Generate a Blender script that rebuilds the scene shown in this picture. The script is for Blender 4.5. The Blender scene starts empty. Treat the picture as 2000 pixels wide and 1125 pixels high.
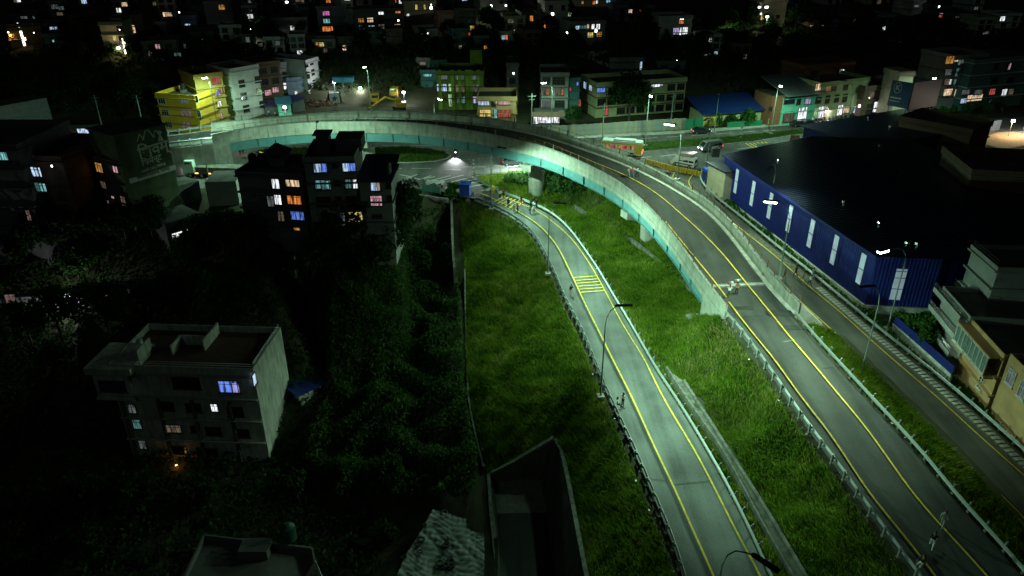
import bpy, math, random
import numpy as np
from mathutils import Vector, Matrix
from mathutils.geometry import delaunay_2d_cdt

random.seed(7)
rng = np.random.default_rng(7)
R = math.radians
sc = bpy.context.scene
col = sc.collection

# ---------------------------------------------------------------- camera
FPX = 1450.0            # focal length in pixels of the 2000 px wide photograph
PITCH = R(27.0)
CAMH = 48.0
cd = bpy.data.cameras.new('camera')
cam = bpy.data.objects.new('camera', cd)
col.objects.link(cam)
cam.location = (0, 0, CAMH)
cam.rotation_euler = (R(90) - PITCH, 0, 0)
cd.sensor_width = 36
cd.lens = 36 * FPX / 2000
cd.clip_start = 1
cd.clip_end = 4000
sc.camera = cam

# ---------------------------------------------------------------- sky, moon, exposure
SUN_EL, SUN_AZ = R(38), R(200)
w = bpy.data.worlds.new("World")
sc.world = w
w.use_nodes = True
nt = w.node_tree
bg = nt.nodes['Background']
sky = nt.nodes.new('ShaderNodeTexSky')
sky.sky_type = 'NISHITA'
sky.sun_disc = False
sky.sun_elevation = SUN_EL
sky.sun_rotation = SUN_AZ
nt.links.new(sky.outputs[0], bg.inputs[0])
bg.inputs[1].default_value = 0.0004
sl = bpy.data.lights.new('moon', 'SUN')
sl.energy = 0.03
sl.angle = R(0.5)
sl.color = (0.72, 1.0, 0.86)
so = bpy.data.objects.new('moon', sl)
col.objects.link(so)
so.rotation_euler = (R(90) - SUN_EL, 0, R(180) - SUN_AZ)
sc.view_settings.view_transform = 'Standard'
sc.view_settings.look = 'None'
sc.view_settings.gamma = 1
sc.view_settings.use_curve_mapping = False
sc.view_settings.exposure = 0.0
sc.render.engine = 'CYCLES'
cy = sc.cycles
cy.max_bounces = 4
cy.diffuse_bounces = 2
cy.glossy_bounces = 2
cy.transmission_bounces = 2
cy.transparent_max_bounces = 4
cy.sample_clamp_indirect = 1.5
cy.use_light_tree = True
cy.use_denoising = True

# ---------------------------------------------------------------- photo geometry
SP, CP = math.sin(PITCH), math.cos(PITCH)


def at(px, py, z=0.0):
    """point of the place at height z that the photograph shows at (px, py)"""
    u = (px - 1000) / FPX
    v = (562.5 - py) / FPX
    dx, dy, dz = u, CP + v * SP, -SP + v * CP
    t = (z - CAMH) / dz
    return Vector((dx * t, dy * t, z))


def zat(py, Y):
    v = (562.5 - py) / FPX
    return CAMH + Y * (-SP + v * CP) / (CP + v * SP)


def pj(p):
    X, Y, Z = p[0], p[1], p[2] - CAMH
    d = Y * CP - Z * SP
    return 1000 + FPX * X / d, 562.5 - FPX * (Y * SP + Z * CP) / d


def ray(px, py):
    u = (px - 1000) / FPX
    v = (562.5 - py) / FPX
    return Vector((u, CP + v * SP, -SP + v * CP))


def px_per_m(p):
    d = p[1] * CP - (p[2] - CAMH) * SP
    return FPX / d


# ---------------------------------------------------------------- object helpers
def tag(o, label=None, cat=None, group=None, kind=None):
    if label: o['label'] = label
    if cat: o['category'] = cat
    if group: o['group'] = group
    if kind: o['kind'] = kind
    return o


def empty(name, loc=(0, 0, 0), rz=0.0, label=None, cat=None, group=None):
    o = bpy.data.objects.new(name, None)
    col.objects.link(o)
    o.location = loc
    o.rotation_euler = (0, 0, rz)
    o.empty_display_size = 0.2
    return tag(o, label, cat, group)


def link(name, mesh, parent=None, loc=(0, 0, 0), rz=0.0):
    o = bpy.data.objects.new(name, mesh)
    col.objects.link(o)
    o.location = loc
    o.rotation_euler = (0, 0, rz)
    if parent is not None:
        o.parent = parent
    return o


def copy_tree(o, parent=None):
    c = o.copy()
    col.objects.link(c)
    if parent is not None:
        c.parent = parent
    for ch in o.children:
        copy_tree(ch, c)
    return c


class MB:
    """collects faces; build() links them as one mesh object"""

    def __init__(s):
        s.v, s.f, s.m = [], [], []

    def add(s, vs, fs, mi=0):
        b = len(s.v)
        s.v += [tuple(p) for p in vs]
        for f in fs:
            s.f.append(tuple(b + i for i in f))
            s.m.append(mi)
        return s

    def hexa(s, b, t, mi=0):
        return s.add(list(b) + list(t), [(3, 2, 1, 0), (4, 5, 6, 7), (0, 1, 5, 4), (1, 2, 6, 5), (2, 3, 7, 6), (3, 0, 4, 7)], mi)

    def box(s, c, d, rz=0.0, mi=0):
        x, y, z = c
        a, b, h = d[0] / 2, d[1] / 2, d[2] / 2
        cr, sr = math.cos(rz), math.sin(rz)
        q = [(x + p * cr - r * sr, y + p * sr + r * cr) for p, r in ((-a, -b), (a, -b), (a, b), (-a, b))]
        return s.hexa([(*p, z - h) for p in q], [(*p, z + h) for p in q], mi)

    def span(s, x0, x1, y0, y1, z0, z1, mi=0):
        return s.box(((x0 + x1) / 2, (y0 + y1) / 2, (z0 + z1) / 2), (x1 - x0, y1 - y0, z1 - z0), 0, mi)

    def tube(s, pts, r, n=6, mi=0, cap=True):
        pts = [Vector(p) for p in pts]
        rs = r if isinstance(r, (list, tuple)) else [r] * len(pts)
        vs, fs = [], []
        for i, p in enumerate(pts):
            d = (pts[min(i + 1, len(pts) - 1)] - pts[max(i - 1, 0)]).normalized()
            a = d.cross(Vector((0, 0, 1)) if abs(d.z) < .95 else Vector((1, 0, 0))).normalized()
            b = d.cross(a)
            for k in range(n):
                t = 2 * math.pi * k / n
                vs.append(p + (a * math.cos(t) + b * math.sin(t)) * rs[i])
        for i in range(len(pts) - 1):
            for k in range(n):
                k2 = (k + 1) % n
                fs.append((i * n + k, i * n + k2, (i + 1) * n + k2, (i + 1) * n + k))
        if cap:
            fs.append(tuple(range(n)))
            fs.append(tuple((len(pts) - 1) * n + n - 1 - k for k in range(n)))
        return s.add(vs, fs, mi)

    def prism(s, poly, z0, z1, mi=0):
        n = len(poly)
        vs = [(p[0], p[1], z0) for p in poly] + [(p[0], p[1], z1) for p in poly]
        fs = [tuple(range(n - 1, -1, -1)), tuple(range(n, 2 * n))] + [(i, (i + 1) % n, n + (i + 1) % n, n + i) for i in range(n)]
        return s.add(vs, fs, mi)

    def extrude_x(s, prof, x0, x1, mi=0):
        """profile in (y, z), extruded along x"""
        n = len(prof)
        vs = [(x0, p[0], p[1]) for p in prof] + [(x1, p[0], p[1]) for p in prof]
        fs = [tuple(range(n - 1, -1, -1)), tuple(range(n, 2 * n))] + [(i, (i + 1) % n, n + (i + 1) % n, n + i) for i in range(n)]
        return s.add(vs, fs, mi)

    def cyl(s, c, r, h, n=12, mi=0, axis='z'):
        c = Vector(c)
        d = {'z': Vector((0, 0, h / 2)), 'y': Vector((0, h / 2, 0)), 'x': Vector((h / 2, 0, 0))}[axis]
        return s.tube([c - d, c + d], r, n, mi)

    def sheet(s, L, Rr, mi=0):
        n = len(L)
        return s.add(list(L) + list(Rr), [(i, n + i, n + i + 1, i + 1) for i in range(n - 1)], mi)

    def mesh(s, name, mats):
        me = bpy.data.meshes.new(name)
        me.from_pydata(s.v, [], s.f)
        for m in (mats if isinstance(mats, (list, tuple)) else [mats]):
            me.materials.append(m)
        me.polygons.foreach_set('material_index', s.m)
        me.update()
        return me

    def build(s, name, mats, parent=None, loc=(0, 0, 0), rz=0.0):
        return link(name, s.mesh(name, mats), parent, loc, rz)


# ---------------------------------------------------------------- materials
MATS = {}


def mat(name, c, rough=.8, metal=0.0, var=.25, scale=1.5, spec=.3, bump=0.0, c2=None, coords='Object', stretch=None):
    if name in MATS: return MATS[name]
    m = bpy.data.materials.new(name)
    m.use_nodes = True
    t = m.node_tree
    b = t.nodes['Principled BSDF']
    b.inputs['Roughness'].default_value = rough
    b.inputs['Metallic'].default_value = metal
    b.inputs['Specular IOR Level'].default_value = spec
    tc = t.nodes.new('ShaderNodeTexCoord')
    src = tc.outputs[coords]
    if stretch:
        mp = t.nodes.new('ShaderNodeMapping')
        mp.inputs['Scale'].default_value = stretch
        t.links.new(src, mp.inputs[0])
        src = mp.outputs[0]
    n1 = t.nodes.new('ShaderNodeTexNoise')
    n1.inputs['Scale'].default_value = scale
    n1.inputs['Detail'].default_value = 6
    n1.inputs['Roughness'].default_value = .65
    t.links.new(src, n1.inputs['Vector'])
    rp = t.nodes.new('ShaderNodeValToRGB')
    rp.color_ramp.elements[0].position = .3
    rp.color_ramp.elements[1].position = .7
    lo = c2 if c2 else tuple(x * (1 - var) for x in c)
    hi = c if c2 else tuple(min(1, x * (1 + var)) for x in c)
    rp.color_ramp.elements[0].color = (*lo, 1)
    rp.color_ramp.elements[1].color = (*hi, 1)
    t.links.new(n1.outputs['Fac'], rp.inputs[0])
    t.links.new(rp.outputs[0], b.inputs['Base Color'])
    if bump:
        n2 = t.nodes.new('ShaderNodeTexNoise')
        n2.inputs['Scale'].default_value = scale * 12
        n2.inputs['Detail'].default_value = 3
        t.links.new(src, n2.inputs['Vector'])
        bp = t.nodes.new('ShaderNodeBump')
        bp.inputs['Strength'].default_value = bump
        bp.inputs['Distance'].default_value = .05
        t.links.new(n2.outputs['Fac'], bp.inputs['Height'])
        t.links.new(bp.outputs[0], b.inputs['Normal'])
    MATS[name] = m
    return m


def glow(name, c, strength, pattern=True, stretch=(3.0, 3.0, .5)):
    """something that gives off light: a lit window (curtain folds, furniture) or a lamp face"""
    if name in MATS: return MATS[name]
    m = bpy.data.materials.new(name)
    m.use_nodes = True
    t = m.node_tree
    b = t.nodes['Principled BSDF']
    b.inputs['Base Color'].default_value = (.02, .02, .02, 1)
    b.inputs['Roughness'].default_value = .3
    if pattern:
        tc = t.nodes.new('ShaderNodeTexCoord')
        oi = t.nodes.new('ShaderNodeObjectInfo')
        mp = t.nodes.new('ShaderNodeMapping')
        mp.inputs['Scale'].default_value = stretch
        mul = t.nodes.new('ShaderNodeMath'); mul.operation = 'MULTIPLY'; mul.inputs[1].default_value = 37
        t.links.new(oi.outputs['Random'], mul.inputs[0])
        cx = t.nodes.new('ShaderNodeCombineXYZ')
        t.links.new(mul.outputs[0], cx.inputs[0]); t.links.new(mul.outputs[0], cx.inputs[2])
        t.links.new(tc.outputs['Object'], mp.inputs[0]); t.links.new(cx.outputs[0], mp.inputs[1])
        n = t.nodes.new('ShaderNodeTexNoise'); n.inputs['Scale'].default_value = 1.1; n.inputs['Detail'].default_value = 3
        t.links.new(mp.outputs[0], n.inputs['Vector'])
        rp = t.nodes.new('ShaderNodeValToRGB')
        rp.color_ramp.elements[0].position = .36; rp.color_ramp.elements[0].color = (.08, .08, .08, 1)
        rp.color_ramp.elements[1].position = .6; rp.color_ramp.elements[1].color = (1, 1, 1, 1)
        t.links.new(n.outputs['Fac'], rp.inputs[0])
        mx = t.nodes.new('ShaderNodeMix'); mx.data_type = 'RGBA'; mx.blend_type = 'MULTIPLY'; mx.inputs[0].default_value = 1
        t.links.new(rp.outputs[0], mx.inputs[6]); mx.inputs[7].default_value = (*c, 1)
        t.links.new(mx.outputs[2], b.inputs['Emission Color'])
    else:
        b.inputs['Emission Color'].default_value = (*c, 1)
    b.inputs['Emission Strength'].default_value = strength
    m.cycles.emission_sampling = 'NONE'
    MATS[name] = m
    return m


def leafy(name, c1, c2, c3=None, scale=.5, trans=.3):
    if name in MATS: return MATS[name]
    m = bpy.data.materials.new(name)
    m.use_nodes = True
    t = m.node_tree
    t.nodes.remove(t.nodes['Principled BSDF'])
    out = t.nodes['Material Output']
    tc = t.nodes.new('ShaderNodeTexCoord')
    n = t.nodes.new('ShaderNodeTexNoise'); n.inputs['Scale'].default_value = scale; n.inputs['Detail'].default_value = 8; n.inputs['Roughness'].default_value = .7
    t.links.new(tc.outputs['Object'], n.inputs['Vector'])
    g = t.nodes.new('ShaderNodeNewGeometry')
    ad = t.nodes.new('ShaderNodeMath'); ad.operation = 'MULTIPLY_ADD'; ad.inputs[1].default_value = .35; ad.inputs[2].default_value = -.17
    t.links.new(g.outputs['Random Per Island'], ad.inputs[0])
    a2 = t.nodes.new('ShaderNodeMath'); a2.operation = 'ADD'
    t.links.new(n.outputs['Fac'], a2.inputs[0]); t.links.new(ad.outputs[0], a2.inputs[1])
    rp = t.nodes.new('ShaderNodeValToRGB')
    rp.color_ramp.elements[0].position = .3; rp.color_ramp.elements[0].color = (*c1, 1)
    rp.color_ramp.elements[1].position = .62; rp.color_ramp.elements[1].color = (*c2, 1)
    if c3:
        e = rp.color_ramp.elements.new(.8); e.color = (*c3, 1)
    t.links.new(a2.outputs[0], rp.inputs[0])
    d = t.nodes.new('ShaderNodeBsdfDiffuse'); tr = t.nodes.new('ShaderNodeBsdfTranslucent')
    mx = t.nodes.new('ShaderNodeMixShader'); mx.inputs[0].default_value = trans
    t.links.new(rp.outputs[0], d.inputs[0]); t.links.new(rp.outputs[0], tr.inputs[0])
    t.links.new(d.outputs[0], mx.inputs[1]); t.links.new(tr.outputs[0], mx.inputs[2])
    t.links.new(mx.outputs[0], out.inputs[0])
    MATS[name] = m
    return m


def asphalt(name, c, streak_rot=0.0):
    """worn asphalt: aggregate speckle, broad stains, a few darker wheel tracks and patches"""
    if name in MATS: return MATS[name]
    m = bpy.data.materials.new(name)
    m.use_nodes = True
    t = m.node_tree
    b = t.nodes['Principled BSDF']
    b.inputs['Roughness'].default_value = .82
    b.inputs['Specular IOR Level'].default_value = .35
    tc = t.nodes.new('ShaderNodeTexCoord')

    def noise(scale, detail, st=None):
        n = t.nodes.new('ShaderNodeTexNoise'); n.inputs['Scale'].default_value = scale; n.inputs['Detail'].default_value = detail
        if st:
            mp = t.nodes.new('ShaderNodeMapping'); mp.inputs['Scale'].default_value = st
            t.links.new(tc.outputs['Object'], mp.inputs[0]); t.links.new(mp.outputs[0], n.inputs['Vector'])
        else:
            t.links.new(tc.outputs['Object'], n.inputs['Vector'])
        return n.outputs['Fac']
    fine = noise(9, 4); broad = noise(.22, 5); track = noise(.5, 3, (1.6, .08, 1))
    acc = None
    for f, wgt in ((fine, .5), (broad, .75), (track, .7)):
        k = t.nodes.new('ShaderNodeMath'); k.operation = 'MULTIPLY_ADD'; k.inputs[1].default_value = wgt * 2
        t.links.new(f, k.inputs[0])
        if acc is None: k.inputs[2].default_value = 1 - (.5 + .75 + .7)
        else: t.links.new(acc, k.inputs[2])
        acc = k.outputs[0]
    mx = t.nodes.new('ShaderNodeMix'); mx.data_type = 'RGBA'; mx.blend_type = 'MULTIPLY'; mx.inputs[0].default_value = 1
    mx.inputs[6].default_value = (*c, 1)
    t.links.new(acc, mx.inputs[7])
    t.links.new(mx.outputs[2], b.inputs['Base Color'])
    bp = t.nodes.new('ShaderNodeBump'); bp.inputs['Strength'].default_value = .25; bp.inputs['Distance'].default_value = .02
    t.links.new(fine, bp.inputs['Height']); t.links.new(bp.outputs[0], b.inputs['Normal'])
    MATS[name] = m
    return m


def concrete(name, c, stain=.45, scale=.8):
    """cast concrete with vertical water stains"""
    if name in MATS: return MATS[name]
    m = mat(name, c, .85, 0, .22, scale, .25, .15)
    t = m.node_tree
    b = t.nodes['Principled BSDF']
    old = b.inputs['Base Color'].links[0].from_socket
    tc = t.nodes['Texture Coordinate']
    mp = t.nodes.new('ShaderNodeMapping'); mp.inputs['Scale'].default_value = (1.1, 1.1, .22)
    t.links.new(tc.outputs['Object'], mp.inputs[0])
    n = t.nodes.new('ShaderNodeTexNoise'); n.inputs['Scale'].default_value = 1.6; n.inputs['Detail'].default_value = 5
    t.links.new(mp.outputs[0], n.inputs['Vector'])
    rp = t.nodes.new('ShaderNodeValToRGB')
    rp.color_ramp.elements[0].position = .35; rp.color_ramp.elements[0].color = (1 - stain,) * 3 + (1,)
    rp.color_ramp.elements[1].position = .6; rp.color_ramp.elements[1].color = (1, 1, 1, 1)
    t.links.new(n.outputs['Fac'], rp.inputs[0])
    mx = t.nodes.new('ShaderNodeMix'); mx.data_type = 'RGBA'; mx.blend_type = 'MULTIPLY'; mx.inputs[0].default_value = 1
    t.links.new(old, mx.inputs[6]); t.links.new(rp.outputs[0], mx.inputs[7])
    t.links.new(mx.outputs[2], b.inputs['Base Color'])
    return m


M_ASPH_A = asphalt('asphalt_grey', (.115, .122, .118))
M_ASPH_B = asphalt('asphalt_dark', (.050, .052, .049))
M_ASPH_C = asphalt('asphalt_mid', (.070, .073, .064))
M_ASPH_H = asphalt('asphalt_highway', (.105, .100, .092))
M_YEL = mat('yellow_road_paint', (.78, .52, .04), .7, 0, .42, 2.2)
M_WHI = mat('white_road_paint', (.50, .50, .47), .7, 0, .3, 2)
M_CONC = concrete('parapet_concrete', (.29, .29, .25), .26)
M_CONC2 = concrete('pale_concrete', (.44, .44, .40), .25)
M_DCONC = concrete('old_concrete', (.15, .15, .125), .5)
M_TEAL = mat('teal_girder_paint', (.085, .20, .218), .5, 0, .18, .8)
M_GALV = mat('galvanised_steel', (.25, .28, .275), .5, .3, .15, 2, .5)
M_RUST = mat('rusty_steel', (.16, .075, .04), .75, .2, .35, 3)
M_POLE = mat('grey_pole_paint', (.20, .25, .22), .5, .3, .15, 2)
M_BLACK = mat('black_plastic', (.015, .015, .015), .5, 0, .2, 3)
M_LAMP = glow('lamp_face', (.8, 1.0, .85), 22, False)
M_LAMPW = glow('lamp_face_white', (1.0, 1.0, .95), 30, False)
M_GRASS = leafy('tall_green_grass', (.035, .085, .010), (.175, .27, .022), (.38, .35, .11), .22, .45)
M_GRASS2 = leafy('short_green_grass', (.05, .11, .018), (.09, .17, .03), (.17, .17, .05), .5, .3)
M_STRAW = leafy('dry_straw_grass', (.16, .13, .05), (.34, .28, .12), (.42, .36, .18), .8, .25)
M_LEAF = leafy('dark_leaves', (.018, .045, .014), (.04, .085, .025), (.07, .11, .04), .6, .3)
M_LEAF2 = leafy('bright_leaves', (.03, .085, .015), (.06, .15, .03), (.10, .18, .05), .8, .35)
M_BARK = mat('bark', (.10, .075, .05), .9, 0, .4, 4)
M_SOIL = mat('soil', (.075, .070, .045), .95, 0, .45, .35, .1, .3, (.035, .042, .022))

# ---------------------------------------------------------------- curves
def spline(pts, step=1.0):
    """Catmull-Rom through world points, resampled about every step metres"""
    P = [Vector(p) for p in pts]
    P = [P[0] * 2 - P[1]] + P + [P[-1] * 2 - P[-2]]
    out = []
    for i in range(1, len(P) - 2):
        a, b, c, d = P[i - 1:i + 3]
        n = max(2, int((c - b).length / step) * 2)
        for k in range(n):
            t = k / n
            out.append(.5 * ((2 * b) + (c - a) * t + (2 * a - 5 * b + 4 * c - d) * t * t + (3 * b - a - 3 * c + d) * t ** 3))
    out.append(P[-2])
    return out


def resample(pts, n=None, step=None, smooth=0):
    a = np.array([tuple(p) for p in pts])
    s = np.concatenate([[0], np.cumsum(np.linalg.norm(np.diff(a, axis=0), axis=1))])
    if n is None: n = max(2, int(round(s[-1] / step)) + 1)
    q = np.linspace(0, s[-1], n)
    r = np.stack([np.interp(q, s, a[:, k]) for k in range(3)], 1)
    for _ in range(smooth):
        r[1:-1] = (r[:-2] + 2 * r[1:-1] + r[2:]) / 4
    return [Vector(p) for p in r]


def curve(px, z, step=1.0, smooth=6, dz=0.0):
    """px: [(x, y)], z: callable(py) or number or list"""
    pts = []
    for i, (x, y) in enumerate(px):
        zz = z(y) if callable(z) else (z[i] if isinstance(z, (list, tuple)) else z)
        pts.append(at(x, y, zz + dz))
    return resample(spline(pts), step=step, smooth=smooth)


def offset(line, d):
    """shift a polyline sideways; positive d is to its right"""
    out = []
    for i, p in enumerate(line):
        t = line[min(i + 1, len(line) - 1)] - line[max(i - 1, 0)]
        t.z = 0
        t.normalize()
        out.append(p + Vector((t.y, -t.x, 0)) * d)
    return out


def up(line, dz):
    return [p + Vector((0, 0, dz)) for p in line]


def ribbon(mb, L, Rr, n=None, dz=0.0, mi=0, cross=1):
    n = n or max(len(L), len(Rr))
    L, Rr = resample(L, n), resample(Rr, n)
    for k in range(cross):
        a = [l.lerp(r, k / cross) + Vector((0, 0, dz)) for l, r in zip(L, Rr)]
        b = [l.lerp(r, (k + 1) / cross) + Vector((0, 0, dz)) for l, r in zip(L, Rr)]
        mb.sheet(a, b, mi)
    return mb


def band(line, wd, dz, name, m, parent):
    mb = MB()
    mb.sheet(up(offset(line, -wd / 2), dz), up(offset(line, wd / 2), dz))
    return mb.build(name, m, parent)


def zA(y): return float(np.interp(y, [330, 370, 395, 430, 470, 530, 640, 750, 950, 1200], [4, 3.2, 2.1, 1.1, .4, 0, .3, .9, 1.9, 2.6]))
def zB(y): return float(np.interp(y, [560, 700, 964, 1150], [6.5, 5.6, 4.3, 3.4]))
def zC(y): return float(np.interp(y, [330, 420, 560, 1100], [4, 3.5, 3.0, 2.8]))


def drape(px, L, Rr, z0, smooth=6):
    """line seen at the given pixels, lying on the road surface between two edges"""
    La = np.array([tuple(p) for p in L]); Ra = np.array([tuple(p) for p in Rr])
    pts = []
    for x, y in px:
        z = z0
        for _ in range(4):
            p = at(x, y, z)
            dl = np.hypot(La[:, 0] - p.x, La[:, 1] - p.y); dr = np.hypot(Ra[:, 0] - p.x, Ra[:, 1] - p.y)
            i, j = dl.argmin(), dr.argmin()
            z = (La[i, 2] * dr[j] + Ra[j, 2] * dl[i]) / (dl[i] + dr[j])
        pts.append(at(x, y, z))
    ln = resample(spline(pts), step=1, smooth=smooth)
    for p in ln:
        dl = np.hypot(La[:, 0] - p.x, La[:, 1] - p.y); dr = np.hypot(Ra[:, 0] - p.x, Ra[:, 1] - p.y)
        i, j = dl.argmin(), dr.argmin()
        p.z = (La[i, 2] * dr[j] + Ra[j, 2] * dl[i]) / (dl[i] + dr[j])
    for _ in range(3):
        zz = [p.z for p in ln]
        for i in range(1, len(ln) - 1): ln[i].z = (zz[i - 1] + 2 * zz[i] + zz[i + 1]) / 4
    return ln


# road edges and lines, read off the photograph
A_gl = curve([(928, 387), (968, 403), (1003, 422), (1029, 441), (1051, 467), (1067, 497), (1083, 529), (1104, 579), (1138, 644), (1171, 725), (1189, 768), (1234, 862), (1280, 968), (1314, 1048), (1338, 1125), (1366, 1230)], zA, dz=.6)
A_gr = curve([(925, 341), (941, 357), (968, 370), (1008, 385), (1051, 401), (1083, 419), (1112, 446), (1136, 478), (1171, 529), (1191, 564), (1225, 620), (1259, 679), (1287, 727), (1325, 783), (1378, 870), (1427, 957), (1472, 1048), (1506, 1125), (1560, 1230)], zA, dz=.6)
A_yr = drape([(985, 389), (1014, 398), (1045, 411), (1075, 430), (1109, 459), (1133, 489), (1160, 530), (1182, 570), (1213, 629), (1244, 679), (1257, 700), (1298, 783), (1355, 878), (1393, 949), (1434, 1032), (1484, 1125), (1535, 1230)], up(A_gl, -.6), up(A_gr, -.6), 1)
A_yl = drape([(930, 377), (975, 397), (1017, 418), (1045, 435), (1067, 454), (1091, 486), (1119, 543), (1141, 591), (1169, 647), (1195, 700), (1234, 777), (1280, 878), (1314, 949), (1351, 1032), (1393, 1125), (1435, 1230)], up(A_gl, -.6), up(A_gr, -.6), 1)
B_near_px = [(412, 264), (480, 251), (587, 241), (712, 238), (819, 242), (920, 256), (1000, 272), (1067, 288), (1152, 325), (1200, 351), (1253, 392), (1309, 453), (1369, 538), (1417, 599)]
B_far_px = [(412, 241), (480, 235), (597, 224), (712, 217), (848, 221), (987, 236), (1067, 253), (1147, 278), (1227, 307), (1307, 345), (1400, 405), (1478, 496), (1504, 530), (1563, 592)]
B_nz = [11.5, 12, 12.5, 12.8, 12.8, 12.6, 12.2, 11.8, 11, 10.5, 9.8, 9, 8, 7.35]
B_fz = [11.5, 12, 12.5, 12.8, 12.8, 12.5, 12.1, 11.6, 11, 10.4, 9.7, 8.5, 8.1, 7.35]
B_near = curve(B_near_px, B_nz, smooth=12)      # parapet tops of the flyover
B_far = curve(B_far_px, B_fz, smooth=12)
B_gl = curve([(1420, 612), (1442, 635), (1469, 671), (1490, 698), (1546, 780), (1589, 841), (1647, 918), (1699, 992), (1755, 1068), (1794, 1120), (1880, 1235)], zB, dz=.6)
B_gr = curve([(1552, 608), (1600, 665), (1617, 683), (1703, 776), (1761, 838), (1810, 893), (1877, 976), (1945, 1050), (2000, 1113), (2090, 1225)], zB, dz=.6)
B_Ln = up(offset(B_near, -.3), -1.35) + up(B_gl, -.6)
B_Rn = up(offset(B_far, .3), -1.35) + up(B_gr, -.6)
B_yr_d = drape([(1013, 270), (1109, 297), (1160, 318), (1221, 343), (1280, 377), (1333, 422), (1353, 439), (1407, 492), (1455, 552), (1495, 600), (1524, 636)], up(offset(B_near, -.3), -1.35), up(offset(B_far, .3), -1.35), 8)
B_yr = drape([(1495, 600), (1536, 651), (1578, 700), (1644, 780), (1696, 843), (1781, 964), (1837, 1028), (1926, 1125), (2010, 1225)], up(B_gl, -.6), up(B_gr, -.6), 5)
B_yl = drape([(1396, 552), (1419, 585), (1456, 635), (1510, 700), (1567, 780), (1623, 852), (1696, 964), (1755, 1036), (1825, 1125), (1900, 1225)], up(B_gl, -.6), up(B_gr, -.6), 5)
C_yl = curve([(1318, 337), (1311, 349), (1330, 366), (1400, 424), (1480, 506), (1520, 546), (1565, 592), (1607, 629), (1684, 701), (1767, 780), (1847, 857), (1929, 943), (2000, 1013), (2100, 1120)], zC)
C_yr = curve([(1358, 338), (1345, 350), (1345, 362), (1358, 376), (1428, 433), (1513, 500), (1580, 560), (1644, 613), (1721, 683), (1834, 780), (1911, 851), (2000, 930), (2090, 1010)], zC)
C_gr = curve([(1372, 330), (1367, 347), (1389, 376), (1453, 427), (1513, 476), (1591, 537), (1700, 627), (1793, 701), (1887, 778), (2000, 878), (2090, 960)], zC, dz=.6)

# ---------------------------------------------------------------- terrain
def hill(x, y):
    """the slope with houses behind the highway"""
    x = np.asarray(x, float); y = np.asarray(y, float)
    sh = 14 * np.clip((-x - 45) / 40, 0, 1) + np.clip((x - 60) / 60, 0, 1) * -4
    yy = y + sh
    z = np.interp(yy, [190, 202, 214, 262, 320, 420, 600, 1000, 2000], [4, 13, 17, 21.5, 26, 32, 38, 70, 190])
    return z + np.clip((yy - 192) / 30, 0, 1) * 1.1 * (np.sin(x * .045 + 1) + np.sin(x * .017 + y * .03))


tp = []       # terrain control points
te = []       # break lines


def tline(line, dz, step=3.0):
    q = resample(line, step=step)
    b = len(tp)
    for p in q: tp.append((p.x, p.y, p.z + dz))
    for i in range(len(q) - 1): te.append((b + i, b + i + 1))


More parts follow.
